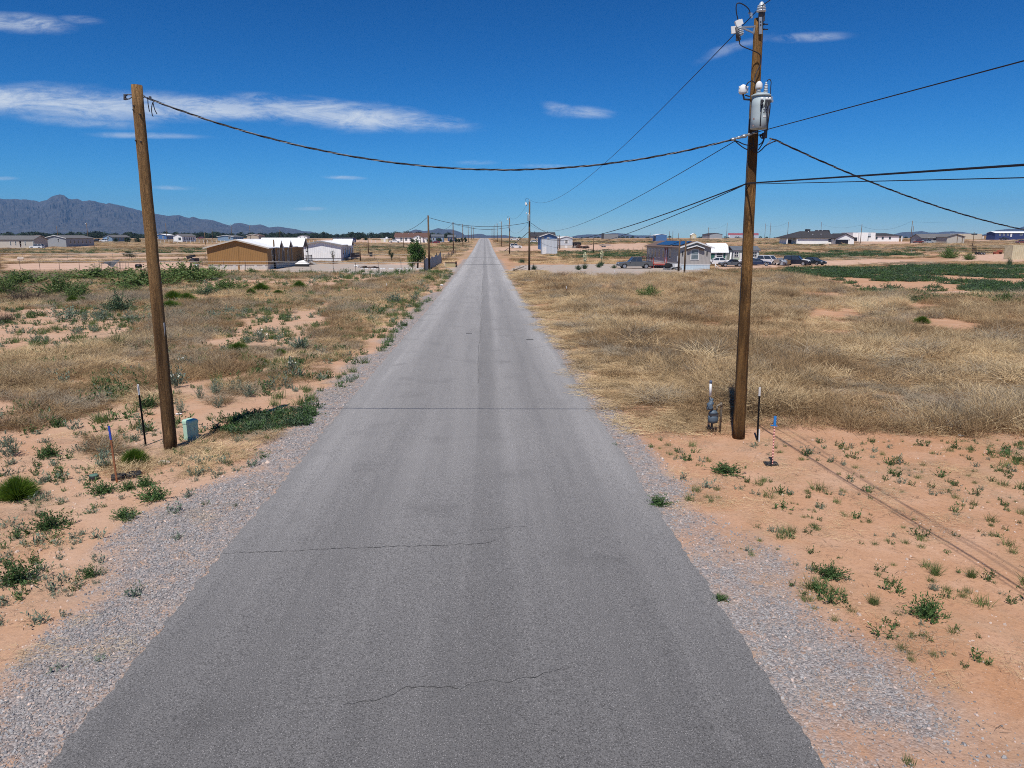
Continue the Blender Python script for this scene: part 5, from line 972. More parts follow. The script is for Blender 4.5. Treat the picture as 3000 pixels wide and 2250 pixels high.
class House:
    """a building set square to the road: pxl..pxr is its face towards the camera, base/eave/ridge are rows of that face"""
    def __init__(s, name, label, pxl, pxr, base, eave, ridge, wall, roof, axis='Y', far=None, depth=8., cat='house', over=.35, skirt=None, skirt_row=None, trim=None, flat=False, y=None, x0=None, x1=None, group=None, thick=.14):
        s.y0 = y or G((pxl+pxr)/2, base).y; s.x0 = x0 if x0 is not None else T(pxl, base, s.y0).x; s.x1 = x1 if x1 is not None else T(pxr, base, s.y0).x
        if far: d = ray(far, base); s.y1 = (s.x1 if s.x1 < 0 else s.x0)*d[1]/d[0]
        else: s.y1 = s.y0+depth
        mid = (pxl+pxr)/2; s.zg = Z((s.x0+s.x1)/2, s.y0)-.1; s.ze = T(mid, eave, s.y0).z; s.zr = T(mid, ridge, s.y0 if axis == 'Y' else (s.y0+s.y1)/2).z; s.axis = axis
        s.o = empty(name, ((s.x0+s.x1)/2, (s.y0+s.y1)/2, s.zg), 0, label, cat, group); s.wall, s.roof = wall, roof; s.over = over
        HOUSES.append((min(s.x0, s.x1)-1, max(s.x0, s.x1)+1, s.y0-1, s.y1+1))
        x0, x1, y0, y1, zg, ze, zr = s.x0, s.x1, s.y0, s.y1, s.zg, s.ze, s.zr; zs = zg
        if skirt:
            zs = T(mid, skirt_row, y0).z; s.zs = zs
            s.p(MB().box(x0+.03, x1-.03, y0+.03, y1-.03, zg-.3, zs), 'skirting', skirt)
            if trim: s.p(MB().box(x0-.03, x1+.03, y0-.03, y1+.03, zs, zs+.09), 'base_trim', trim)
        m = MB()
        if flat: m.box(x0, x1, y0, y1, zs+(.09 if skirt and trim else 0)-(.3 if not skirt else 0), ze)
        elif axis == 'Y': m.prism([(x0, zs-(.3 if not skirt else 0)), (x1, zs-(.3 if not skirt else 0)), (x1, ze), ((x0+x1)/2, zr), (x0, ze)], y0, y1, 'Y')
        else: m.prism([(y0, zs-(.3 if not skirt else 0)), (y1, zs-(.3 if not skirt else 0)), (y1, ze), ((y0+y1)/2, zr), (y0, ze)], x0, x1, 'X')
        s.p(m, 'wall', wall); t = thick; o = over
        if flat:
            s.rf = s.p(MB().box(x0-o, x1+o, y0-o, y1+o, ze, ze+.18), 'roof', roof)
        else:
            a0, a1, e0, e1 = (x0, x1, y0, y1) if axis == 'Y' else (y0, y1, x0, x1); am = (a0+a1)/2; sl = (zr-ze)/(am-a0)
            poly = [(a0-o, ze-sl*o+.01), (a0-o, ze-sl*o+t), (am, zr+t), (a1+o, ze-sl*o+t), (a1+o, ze-sl*o+.01), (am, zr+.01)]
            s.rf = s.p(MB().prism(poly, e0-o, e1+o, axis), 'roof', roof); s.sl = sl
            if trim:
                poly = [(a0-o-.02, ze-sl*o-.06), (a0-o-.02, ze-sl*o+t+.02), (am, zr+t+.02), (a1+o+.02, ze-sl*o+t+.02), (a1+o+.02, ze-sl*o-.06), (am, zr-.06)]
                s.p(MB().prism(poly, e0-o-.04, e0-o-.003, axis), 'fascia', trim)
    def p(s, m, name, mat, par=None):
        o = part(m, name, mat, par or s.o); return o
    def face(s, f, px, row):                                    # world point on a face under a photo pixel
        if f == 'S': return T(px, row, s.y0)
        x = s.x1 if f == 'E' else s.x0; d = ray(px, row); k = x/d[0]; return Vector((x, d[1]*k, H+d[2]*k))
    def slab(s, f, a, b, z0, z1, t, depth=.0):                   # box on a face from a to b along it
        if f == 'S': return MB().box(a, b, s.y0-t, s.y0-depth+.02, z0, z1)
        if f == 'E': return MB().box(s.x1+depth-.02, s.x1+t, a, b, z0, z1)
        return MB().box(s.x0-t, s.x0-depth+.02, a, b, z0, z1)
    def win(s, f, c, zc, w, h, frame=None, muntin=0, name='window', pane=None, fw=.09, label=None):
        fr = s.p(s.slab(f, c-w/2-fw, c+w/2+fw, zc-h/2-fw, zc+h/2+fw, .05), name, frame or M['white'])
        if label: fr['label'] = label
        s.p(s.slab(f, c-w/2, c+w/2, zc-h/2, zc+h/2, .058), 'pane' if name == 'window' else 'panel', pane or M['glass'], fr)
        if muntin: s.p(s.slab(f, c-w/2, c+w/2, zc-.03, zc+.03, .066), 'muntin', frame or M['white'], fr)
        if muntin > 1: s.p(s.slab(f, c-.025, c+.025, zc-h/2, zc+h/2, .07), 'muntin', frame or M['white'], fr)
        return fr
    def winpx(s, f, pxa, pxb, rowa, rowb, **k):
        a = s.face(f, pxa, rowa); b = s.face(f, pxb, rowb); u = (a.x, b.x) if f == 'S' else (a.y, b.y); a2 = s.face(f, (pxa+pxb)/2, rowa); b2 = s.face(f, (pxa+pxb)/2, rowb)
        return s.win(f, sum(u)/2, (a2.z+b2.z)/2, abs(u[1]-u[0]), abs(a2.z-b2.z), **k)
    def row(s, f, n, w=.8, h=1.2, zf=.58, frame=None, a=.08, b=.92, muntin=1):  # n evenly spread windows on a face
        lo, hi = (s.x0, s.x1) if f == 'S' else (s.y0, s.y1); zb = getattr(s, 'zs', s.zg)
        for i in range(n):
            c = lo+(hi-lo)*(a+(b-a)*(i+.5)/n); s.win(f, c, zb+(s.ze-zb)*zf, w, h, frame, muntin)
    def door(s, f, c, w=.95, h=2.05, mat=None):
        zb = getattr(s, 'zs', s.zg+.15); fr = s.p(s.slab(f, c-w/2-.07, c+w/2+.07, zb+.02, zb+h+.07, .05), 'door', M['white']); s.p(s.slab(f, c-w/2, c+w/2, zb+.05, zb+h, .058), 'panel', mat or M['white'], fr)
GLASS_BLUE = pm('window_blue', (.10, .13, .15), (.16, .2, .22), 2, .15, spec=.6)
# brown double home at left
h = House('mobile_home', 'brown sided mobile home with a white metal roof and dormers, left of the road', 611, 786, 790, 726, 703.5, WALL['brown'], ROOF['white'], far=893, skirt=SKIRT['pale'], skirt_row=776.5, trim=pm('tan_trim', (.55, .50, .43), None, 4, .6), over=.45); BR = h
for px in (624, 655, 687, 713, 749, 773): a = h.face('S', px, 779.5); h.p(h.slab('S', a.x-.2, a.x+.2, a.z-.1, a.z+.1, .0), 'skirting_vent', M['white'])
a = h.face('S', 700, 783); h.p(MB().box(a.x-.12, a.x+.12, h.y0-.03, h.y0+.05, h.zg, h.zs-.02), 'access_panel', WALL['brown']); a = h.face('S', 699, 740); h.p(MB().box(a.x-.03, a.x+.03, h.y0-.02, h.y0+.01, h.zs+.12, h.zr-.6), 'seam_strip', pm('seam_brown', (.2, .11, .04), None, 4, .8))
for pa, pb in ((795, 801), (813, 819.5), (840.5, 846.5)): h.winpx('E', pa, pb, 733, 763, muntin=1, frame=pm('cream_frame', (.62, .6, .55), None, 4, .6))
a = h.face('E', 831, 750); h.door('E', a.y, .95, 2.05, WALL['darkbrown'])
lamp = h.face('E', 830, 730); h.p(MB().box(h.x1, h.x1+.1, lamp.y-.15, lamp.y+.15, lamp.z-.15, lamp.z+.15), 'porch_lamp', M['white'])
# dormers over the eave: small gable roofs with a dark face and a post pair below
for px, hw, rise in ((816, 1.15, 1.25), (844, 1.15, 1.25), (876, 2.0, 1.6)):
    yc = h.face('E', px, 730).y; ze = h.ze-h.sl*h.over+.1; xe = h.x1+h.over+(.9 if hw > 1.5 else .12); xi = h.x1-(rise+.25)/h.sl*.95; t = .1
    d = h.p(MB().prism([(yc-hw-.2, ze-.12), (yc-hw-.2, ze), (yc, ze+rise), (yc+hw+.2, ze), (yc+hw+.2, ze-.12), (yc, ze+rise-.13)], xi, xe, 'X'), 'dormer', ROOF['white'])
    h.p(MB().prism([(yc-hw, ze-.06), (yc, ze+rise-.2), (yc+hw, ze-.06)], xe-.25, xe-.12, 'X'), 'gable_face', WALL['darkbrown'], d)
    if hw < 1.5:
        for s_ in (-hw+.1, hw-.1): h.p(MB().box(xe-.3, xe-.16, yc+s_-.07, yc+s_+.07, h.zs+.1, ze-.1), 'post', pm('grey_post', (.33, .31, .29), None, 4, .7))
    else: PORCH = (yc, hw, xe, ze)
yc, hw, xe, ze = PORCH; PW = pm('porch_wood', (.10, .07, .06), (.07, .05, .04), 6, .8); PD = pm('deck_wood', (.42, .40, .38), (.3, .28, .26), 6, .8)
h.p(MB().box(h.x1+.04, xe+.6, yc-hw-.3, yc+hw+.3, h.zs-.12, h.zs+.02), 'porch_deck', PD)
for sx, sy in ((xe-.2, -hw), (xe-.2, hw), (xe+.45, -hw-.2), (xe+.45, hw+.2)): h.p(MB().box(sx-.07, sx+.07, yc+sy-.07, yc+sy+.07, h.zg-.2, ze-.1 if sx < xe else h.zs+1.1), 'porch_post', PW)
m = MB(); m.bar((xe+.45, yc-hw-.2, h.zs+1), (xe+.45, yc+hw+.2, h.zs+1), .08); h.p(m, 'porch_rail', PW)
m = MB(); m.bar((h.x1+.2, yc-hw-.25, h.zs+1), (xe+.45, yc-hw-.2, h.zs+1), .08); h.p(m, 'porch_rail', PW)
for i in range(7): y_ = yc-hw+i*2*hw/6; h.p(MB().box(xe+.42, xe+.48, y_-.05, y_+.05, h.zs+.08, h.zs+.95), 'baluster', PD)
h.p(MB().prism([(xe+.6, h.zs), (xe+.6, h.zs-.12), (xe+1.9, h.zg+.05), (xe+1.9, h.zg+.15)], yc-.8, yc+.8, 'Y'), 'porch_ramp', PD)
# white double home behind it
h = House('mobile_home', 'white mobile home with white roof and tall black framed window, behind the brown one', 885, 1000, 766, 718, 707, WALL['white'], ROOF['white'], far=1037, skirt=SKIRT['white'], skirt_row=757, trim=pm('roof_grey_trim', (.30, .30, .31), None, 4, .6), over=.45)
h.winpx('S', 896.5, 901, 722, 736, muntin=1, frame=M['black'], pane=M['white'])
for px in (1005, 1012, 1019, 1027, 1033): h.winpx('E', px-1.4, px+1.4, 727, 745, frame=pm('cream_frame', (.62, .6, .55), None, 4, .6))
yc = h.face('E', 1019, 720).y; ze = h.ze-.1; d = h.p(MB().prism([(yc-2, ze-.1), (yc-2, ze+.02), (yc, ze+1.4), (yc+2, ze+.02), (yc+2, ze-.1), (yc, ze+1.26)], h.x1-3.2, h.x1+1.2, 'X'), 'dormer', ROOF['white']); h.p(MB().prism([(yc-1.8, ze-.05), (yc, ze+1.2), (yc+1.8, ze-.05)], h.x1+.8, h.x1+.95, 'X'), 'gable_face', WALL['darkbrown'], d)
h.p(MB().box(h.x1+.05, h.x1+1.5, yc-5, yc+6, h.zs-.1, h.zs+.05), 'porch_deck', PD); h.p(MB().box(h.x1+1.42, h.x1+1.5, yc-5, yc+6, h.zs+.06, h.zs+1.0), 'porch_rail', PW)
# homes farther left
h = House('house', 'long beige house with grey roof at the far left edge', -40, 101, 727, 702, 691, WALL['beige'], ROOF['grey'], 'X', depth=9, trim=M['white'])
for px in (31, 46, 60, 74, 98): h.winpx('S', px-2.2, px+2.2, 706.5, 719, frame=M['white'], muntin=1)
h.winpx('S', 56, 63, 706, 724, name='door', pane=WALL['darkbrown'])
h = House('house', 'small brown house behind the long beige house', 86, 127, 713, 698, 689.5, WALL['tan'], ROOF['brown'], far=140, y=385); h.row('S', 3, .9, 1.3)
h = House('mobile_home', 'grey mobile home with white trimmed gable, in front of the mountains at left', 130, 195, 723, 698, 690, WALL['cool'], ROOF['grey'], far=277, trim=M['white']); h.winpx('S', 168, 174, 700, 708, muntin=1); h.row('E', 6, 1.1, 1.3)
h = House('mobile_home', 'dark grey green home with a small white window, left of the left pole', 303, 330, 709, 695, 688.5, WALL['bluegrey'], ROOF['grey'], far=383, skirt=SKIRT['pale'], skirt_row=706.5); h.winpx('S', 314, 319, 693.5, 700.5, muntin=1); h.row('E', 5, 1.3, 1.3)
h = House('house', 'blue house with a white metal roof just right of the left pole', 452, 490, 703, 689.5, 685.5, WALL['blue'], ROOF['white'], far=512, trim=M['white']); h.row('S', 2, .8, 1.3); h.door('S', h.x0+2); h.row('E', 4, 1.2, 1.2)
h = House('mobile_home', 'white home with a grey right side, beyond the left fields', 509, 535, 709.5, 691.5, 685.5, WALL['white'], ROOF['grey'], far=575); h.winpx('S', 523, 530, 696.5, 703.5, muntin=1, frame=M['black']); h.row('E', 5, 1.4, 1.3)
h = House('house', 'distant grey blue gabled house above the brown home', 582, 615, 697, 687, 683, WALL['cool'], ROOF['grey'], far=628, trim=M['white']); h.row('S', 2)
h = House('mobile_home', 'grey green home with a white window seen over the brown home roof', 638, 684, 707, 693.5, 689.5, WALL['bluegrey'], ROOF['grey'], far=714, trim=M['white']); h.winpx('S', 669, 675, 695, 700, muntin=1); h.row('E', 4)
h = House('mobile_home', 'tan home on pale skirting seen over the brown home roof', 723.5, 758, 702, 690, 686, WALL['tan'], ROOF['brown'], far=776, skirt=SKIRT['white'], skirt_row=699, trim=M['white']); h.row('E', 4)
h = House('shed', 'small distant white building seen over the white roofs', 872, 900, 699, 692, 689, WALL['white'], ROOF['grey'], depth=10, cat='shed', trim=M['steel']); h.row('S', 2, .7, .9)
h = House('house', 'long navy blue building behind the white home', 975, 1037, 711, 697, 695, WALL['navy'], ROOF['slate'], 'X', depth=7, flat=True, over=.2)
for i in range(4): h.win('S', h.x0+(i+.6)*(h.x1-h.x0)/4.4, h.zg+1.9, 1, 1, M['white'])
h = House('shed', 'small cream shed with a white roof left of the red roofed house', 1116, 1138, 710.5, 699.5, 697.5, WALL['yellow'], ROOF['white'], 'X', depth=5, flat=True, over=.15, cat='shed'); h.p(MB().box(h.x0+2.5, h.x1-.6, h.y0+1, h.y0+2.5, h.ze+.19, h.ze+1.0), 'cooler_box', M['white'], h.rf); h.door('S', (h.x0+h.x1)/2)
h = House('house', 'white house with a long red brown roof left of the road', 1157, 1256, 710, 694, 682.5, WALL['stucco'], ROOF['redbrown'], 'X', depth=12, over=.5); RH = h
for px in (1176, 1190, 1203): h.winpx('S', px-3, px+3, 697, 705, muntin=2)
x0, x1 = h.face('S', 1212, 700).x, h.face('S', 1240, 700).x; zp = T(1226, 688, h.y0-4).z; zw = T(1226, 694.5, h.y0-4).z; h.p(MB().prism([(x0, h.zg-.2), (x1, h.zg-.2), (x1, zw), ((x0+x1)/2, zp), (x0, zw)], h.y0-4, h.y0+.1, 'Y'), 'wing', WALL['stucco']); h.p(MB().prism([(x0-.4, zw-.25), (x0-.4, zw-.08), ((x0+x1)/2, zp+.16), (x1+.4, zw-.08), (x1+.4, zw-.25), ((x0+x1)/2, zp+.02)], h.y0-4.4, h.y0+2, 'Y'), 'wing_roof', ROOF['redbrown'])
for px in (1222, 1230): g = T(px, 697, h.y0-4); f = h.p(MB().box(g.x-.35, g.x+.35, h.y0-4.05, h.y0-3.98, g.z-.6, g.z+.6), 'window', M['white']); h.p(MB().box(g.x-.26, g.x+.26, h.y0-4.06, h.y0-4.04, g.z-.5, g.z+.5), 'pane', M['glass'], f)
for px in (1180, 1197, 1212): g = T(px, 689, h.y0+3); h.p(MB().lathe([(.12, 0), (.12, .7), (.18, .75), (.02, .9)], 8, (g.x, g.y, g.z)), 'roof_vent', M['white'], h.rf)
h = House('house', 'blue house with a carport between the red roofed house and the road', 1262, 1299, 711, 693, 687.5, WALL['bluegrey'], ROOF['slate'], 'X', depth=9, y=410); h.row('S', 3, 1, 1.2)
h = House('house', 'dark blue house farthest along the left side of the road', 1312, 1334, 705, 695, 688.5, WALL['navy'], ROOF['slate'], 'X', depth=9, y=445); h.row('S', 2, 1, 1)
# right of the road
h = House('house', 'tan house with a big dark hip style roof, behind the blue gable at right', 1556, 1626, 704.5, 692, 681, WALL['tan'], ROOF['dark'], 'X', depth=13, over=.6); h.row('S', 4, 1.2, 1.2)
for px in (1566, 1604): g = T(px, 684, h.y0+4); h.p(MB().lathe([(.12, 0), (.12, 1.2), (.2, 1.25), (.02, 1.4)], 8, (g.x, g.y, g.z)), 'roof_vent', M['steel'], h.rf)
h = House('house', 'bright blue gabled house with white trim, right of the road', 1583, 1632, 716, 693, 684.5, WALL['blue'], ROOF['grey'], depth=12, trim=M['white'], over=.5, y=262)
for px in (1591, 1606): h.winpx('S', px-2.5, px+2.5, 695.5, 699.5, muntin=2)
h = House('storage_unit', 'light grey metal storage unit standing in front of the blue house', 1587, 1633, 721, 701, 700, WALL['lightgrey'], M['metal'], 'X', depth=3, flat=True, over=.02, cat='storage unit', y=205); h.door('S', h.x0+.8)
h = House('mobile_home', 'small pale green white gabled home with one shuttered window', 1642, 1677, 727.5, 697.5, 692.5, WALL['lightgrey'], ROOF['white'], depth=16, skirt=SKIRT['pale'], skirt_row=719, trim=M['white'], over=.2); h.winpx('S', 1656.5, 1662.5, 703, 713, muntin=2)
for s_ in (-1, 1): g = h.face('S', 1659.5+s_*5, 708); h.p(h.slab('S', g.x-.18, g.x+.18, g.z-.5, g.z+.5, .04), 'shutter', M['white'])
h.p(MB().box(h.face('S', 1655, 720).x, h.face('S', 1662, 720).x, h.y0-.02, h.y0+.05, h.zg, h.zs-.1), 'access_panel', M['white'])
h = House('warehouse', 'dark grey metal warehouse on the horizon right of the road', 1769, 1811, 699.5, 686, 685, WALL['steel'], M['metal'], 'X', depth=14, flat=True, over=.1, cat='warehouse'); h.p(MB().box(h.x0-1.2, h.x0-.01, h.y0+1, h.y0+5, h.zg, h.ze+.8), 'annex', M['steel'])
h = House('shed', 'bright blue metal shed with a white rounded roof behind the grey home', 1922, 1953, 708, 688.5, 685.8, WALL['blue'], ROOF['white'], depth=9, cat='shed', over=.1); h.p(MB().box(h.x0-2.5, h.x0-.02, h.y0+.5, h.y0+6, h.ze-.4, h.ze-.25), 'canopy', M['white']); h.p(MB().box(h.x0-2.5, h.x0-2.4, h.y0+.5, h.y0+.6, h.zg-.2, h.ze-.4), 'canopy_post', M['steel'])
h = House('shed', 'tiny yellow gabled shed on the horizon', 2025, 2040, 699, 688.5, 683.5, WALL['yellow'], ROOF['white'], depth=5, cat='shed', over=.25); h.door('S', (h.x0+h.x1)/2, .9, 1.9)
h = House('mobile_home', 'grey gabled home on the horizon above the green shed', 2079, 2116, 698.5, 686.5, 682.8, WALL['cool'], ROOF['dark'], far=2057, skirt=SKIRT['white'], skirt_row=697, trim=None); h.row('W', 5, 1.5, 1.5)
h = House('house', 'low house with a red roof on the horizon left of the near right pole', 2133, 2222, 697.5, 688.5, 683, WALL['lightgrey'], ROOF['red'], 'X', depth=11); h.row('S', 5, 1.3, 1.3); h.p(h.slab('S', h.x0+4, h.x0+9, h.zg+.3, h.ze-.3, .03), 'wall_panel', WALL['stucco'])
# grey single home with the red deck
h = House('mobile_home', 'long grey mobile home with solar panels and a red wooden deck', 1991, 2080, 790, 725, 709.5, WALL['grey'], ROOF['brown'], far=1893, skirt=SKIRT['bluepale'], skirt_row=775.5, trim=M['white'], over=.42); GH = h
h.winpx('S', 2026, 2044.5, 733, 760, muntin=1, fw=.12, pane=GLASS_BLUE)
cx_ = (h.x0+h.x1)/2; za = T(2035, 729, h.y0).z; zb = T(2035, 721, h.y0).z; x0, x1 = h.face('S', 2011, 728).x, h.face('S', 2062, 728).x
ped = h.p(MB().prism([(x0, za), (x0, za+.16), (cx_, zb+.16), (x1, za+.16), (x1, za), (cx_, zb)], h.y0-.5, h.y0-.003, 'Y'), 'pediment', M['white']); h.p(MB().prism([(x0+.1, za-.28), (x0+.1, za-.01), (cx_, zb-.01), (x1-.1, za-.01), (x1-.1, za-.28), (cx_, zb-.28)], h.y0-.4, h.y0-.01, 'Y'), 'pediment_face', WALL['darkbrown'], ped)
for px in (2000, 2071): g = h.face('S', px, 742); h.p(MB().box(g.x-.08, g.x+.08, h.y0-.14, h.y0+.01, g.z-.3, g.z+.3), 'wall_lamp', M['black'])
for px in (1902, 1911.5, 1920.5, 1932, 1964): h.winpx('W', px-1.3, px+1.3, 730, 753 if px < 1960 else 757, muntin=0, frame=M['white'])
g = h.face('W', 1953, 740); h.door('W', g.y, .95, 2.1); dy = g.y
g = h.face('W', 1944, 740); h.winpx('W', 1942.5, 1945.5, 730, 755, frame=M['white'])
for ya, yb in ((h.y0+1.2, h.y0+6.6), (h.y0+7.4, h.y0+17.5)):      # solar arrays on the west slope
    xm = (h.x0+h.x1)/2; s_ = h.sl; n = max(2, round((yb-ya)/1.7))
    for i in range(n):
        y_0, y_1 = ya+i*(yb-ya)/n, ya+(i+1)*(yb-ya)/n-.03; xa, xb = h.x0+.15, xm-.35
        h.p(MB().add([(xa, y_0, h.ze+s_*(xa-h.x0)+.24), (xb, y_0, h.ze+s_*(xb-h.x0)+.24), (xb, y_1, h.ze+s_*(xb-h.x0)+.24), (xa, y_1, h.ze+s_*(xa-h.x0)+.24), (xa, y_0, h.ze+s_*(xa-h.x0)+.29), (xb, y_0, h.ze+s_*(xb-h.x0)+.29), (xb, y_1, h.ze+s_*(xb-h.x0)+.29), (xa, y_1, h.ze+s_*(xa-h.x0)+.29)],
            [(3, 2, 1, 0), (4, 5, 6, 7), (0, 1, 5, 4), (1, 2, 6, 5), (2, 3, 7, 6), (3, 0, 4, 7)]), 'solar_panel', pm('solar_cells', (.012, .014, .03), (.02, .022, .045), 1, .2, spec=.6), h.rf)
h.p(MB().box(h.x0-.25, h.x0-.02, h.y0+.2, h.y0+1.0, h.zs+.5, h.zs+1.4), 'meter_cabinet', M['white'])
DR = pm('red_deck_wood', (.42, .085, .07), (.32, .065, .055), 4, .8); dk = empty('deck', (h.x0-1.3, dy-2, h.zg), 0, 'red painted wooden deck with railings and steps beside the grey home', 'deck'); dz = h.zs-.06; ya, yb, xa = dy-1.2, dy+8.2, h.x0-2.5
for i in range(10): part(MB().box(xa+i*.246, xa+i*.246+.235, ya, yb, dz-.05, dz), 'plank', pm('faded_deck', (.42, .27, .24), (.34, .2, .18), 5, .8), dk)
part(MB().box(xa, xa+.06, ya, yb, dz-.30, dz-.055), 'rim_beam', DR, dk); part(MB().box(xa+.07, h.x0-.1, ya, ya+.06, dz-.30, dz-.055), 'rim_beam', DR, dk)
for i in range(6):
    y_ = ya+.1+i*(yb-ya-.2)/5; part(MB().box(xa-.05, xa+.05-.001, y_-.05, y_+.05, h.zg-.1, dz+1.0), 'post', DR if i in (0, 1, 5) else PW, dk)
part(MB().box(xa-.06, xa+.04, ya, yb-3.2, dz+.95, dz+1.03), 'rail', PW, dk); part(MB().box(xa-.06, xa+.04, yb-2, yb, dz+.95, dz+1.03), 'rail', DR, dk)
for i in range(16): y_ = ya+.4+i*(yb-ya-.8)/15; part(MB().box(xa-.02, xa+.02, y_-.025, y_+.025, dz+.05, dz+.95), 'baluster', PW, dk)
for i, (q, w) in enumerate(((ya+.15, .1), (h.x0-.12, .1))): pass
for y_ in (ya+.02, ya+1.5): part(MB().bar((h.x0-2.4, y_, dz), (h.x0-4.0, y_-1.0, h.zg+.05), .10, .12), 'stringer', DR, dk)
for i in range(4): t = (i+.5)/4; part(MB().box(h.x0-2.5-1.5*t-.14, h.x0-2.5-1.5*t+.14, ya-1.0*t+.02, ya+1.48-1.0*t, dz-(dz-h.zg)*t-.02, dz-(dz-h.zg)*t+.03), 'tread', DR, dk)
for y_ in (dy-.62, dy+.62): part(MB().box(h.x0-.14, h.x0-.06, y_-.09, y_+.09, dz, h.ze-.25), 'door_post', DR, dk)
part(MB().box(h.x0-.14, h.x0-.06, dy-.8, dy+.8, h.ze-.25, h.ze-.1), 'door_lintel', DR, dk)
# sheds and yards beside it
h = House('shed', 'dark green barn shed with a tall white roof and white door frames', 2077, 2128, 773, 737, 712, WALL['green'], ROOF['white'], 'X', depth=3.6, cat='shed', over=.25, y=141)
bpy.data.objects.remove(h.rf); zt_ = h.ze; yy = h.y1; ym = (h.y0+h.y1)/2; hr = h.zr-h.ze; gam = [(h.y0-.3, zt_-.15), (h.y0+.35, zt_+hr*.72), (ym, zt_+hr), (yy-.35, zt_+hr*.72), (yy+.3, zt_-.15)]
h.p(MB().prism(gam+[(a, b-.1) for a, b in gam[::-1]], h.x0-.25, h.x1+.25, 'X'), 'roof', ROOF['white']); h.p(MB().prism([(a, b-.12) for a, b in gam], h.x0+.02, h.x1-.02, 'X'), 'gable_wall', WALL['green'])
h.winpx('S', 2100, 2116, 742, 754, muntin=1, fw=.14); g = h.face('S', 2088, 755); fr = h.win('S', g.x, g.z-.15, .75, 1.9, name='door', pane=WALL['green'], fw=.16); h.p(h.slab('S', g.x-.45, g.x+.45, g.z-.4, g.z-.25, .07), 'rail', M['white'], fr)
for px in (2096.5, 2127): g = h.face('S', px, 750); h.p(h.slab('S', g.x-.1, g.x+.1, h.zg, h.ze-.15, .03), 'corner_trim', M['white'])
h = House('shed', 'pale green shed with white framed windows and a slate grey roof', 2146.5, 2222, 771, 733.5, 722.5, WALL['palegreen'], ROOF['slate'], 'X', depth=4, cat='shed', over=.25, y=146); h.winpx('S', 2152, 2162, 738, 752, muntin=2, fw=.14); h.winpx('S', 2206, 2216, 738, 752, muntin=2, fw=.14); g = h.face('S', 2175, 755); h.win('S', g.x, g.z-.1, 1.0, 1.9, name='door', pane=M['white'], fw=.12)
h.p(MB().prism([(h.y0, h.ze), (h.y0+2, h.zr-.05), (h.y1, h.ze)], h.x0-.03, h.x0-.003, 'X'), 'gable_face', WALL['darkbrown'])
for px in (2148.5, 2220): g = h.face('S', px, 750); h.p(h.slab('S', g.x-.1, g.x+.1, h.zg, h.ze-.1, .03), 'corner_trim', WALL['lightgrey'])
h.p(MB().bar((h.face('S', 2133, 770).x, h.y0-1.1, h.zg+.1), (h.face('S', 2141, 745).x, h.y0-.1, h.zg+2.2), .3, .05), 'ramp_board', M['white'])
# white ranch house at right
y0 = G(2400, 716).y; X = lambda px: T(px, 715, y0).x; zgr = Z(X(2400), y0)-.1; zz = lambda r: T(2400, r, y0).z; o = empty('ranch_house', ((X(2333)+X(2490))/2, y0+6, zgr), 0, 'large white ranch house with a black hip roof and dark garage door', 'house'); ze = zz(696.5); zr = zz(677); HOUSES.append((X(2300)-1, X(2495)+1, y0-2, y0+17))
part(MB().box(X(2334), X(2440), y0, y0+13, zgr-.3, ze), 'wall', WALL['stucco'], o); part(MB().box(X(2312), X(2334)-.01, y0+4, y0+12, zgr-.3, ze), 'porch_wall', WALL['stucco'], o)
xa, xb = X(2301), X(2445); ya, yb = y0-.7, y0+14; rr = ROOF['dark']; xm0, xm1 = X(2357), X(2441); ymd = (ya+yb)/2
rf = part(MB().add([(xa, ya, ze), (xb, ya, ze), (xb, yb, ze), (xa, yb, ze), (xm0, ymd, zr), (xm1, ymd, zr), (xa, ya, ze-.25), (xb, ya, ze-.25), (xb, yb, ze-.25), (xa, yb, ze-.25)], [(0, 1, 5, 4), (2, 3, 4, 5), (3, 0, 4), (1, 2, 5), (6, 7, 1, 0), (7, 8, 2, 1), (8, 9, 3, 2), (9, 6, 0, 3), (9, 8, 7, 6)]), 'roof', rr, o)
for px in (2303, 2332): part(MB().box(X(px), X(px)+.5, y0-.4, y0+.1, zgr-.3, ze-.25), 'porch_column', WALL['stucco'], o)
part(MB().box(X(2313), X(2328), y0+3.9, y0+3.99, zgr+.1, zgr+2.3), 'porch_screen', M['steel'], o)
xa, xb = X(2437), X(2489); yg = y0-4; g0 = MB().prism([(xa, zgr-.3), (xb, zgr-.3), (xb, zz(697)), ((xa+xb)/2, zz(686)), (xa, zz(697))], yg, y0+8, 'Y'); part(g0, 'garage_wing', WALL['stucco'], o)
zc = zz(697); zp = zz(685); part(MB().prism([(xa-.7, zc-.4), (xa-.7, zc-.1), ((xa+xb)/2, zp+.25), (xb+.7, zc-.1), (xb+.7, zc-.4), ((xa+xb)/2, zp)], yg-.5, y0+9, 'Y'), 'garage_roof', rr, o)
ga, gb = T(2448, 710, yg).x, T(2484.5, 710, yg).x; gd = part(MB().box(ga, gb, yg-.04, yg+.05, zgr, zz(702)), 'garage_door', pm('garage_black', (.02, .02, .028), None, 4, .4), o)
for i in range(1, 4): z_ = zgr+(zz(702)-zgr)*i/4; part(MB().box(ga+.05, gb-.05, yg-.05, yg-.03, z_-.03, z_+.03), 'door_groove', M['black'], gd)
for px in (2445, 2487.5): g = T(px, 703, yg); part(MB().box(g.x-.12, g.x+.12, yg-.15, yg, g.z-.3, g.z+.3), 'wall_lamp', M['black'], o)
part(MB().box(X(2376), X(2387), y0+6, y0+8, zr-.6, zz(671)), 'chimney', M['steel'], rf); m = MB(); m.prism([(X(2417), zr-.3), (X(2420), zz(673.5)), (X(2449), zz(673.5)), (X(2452), zr-.8)], y0+8, y0+13, 'Y'); part(m, 'upper_roof', rr, rf)
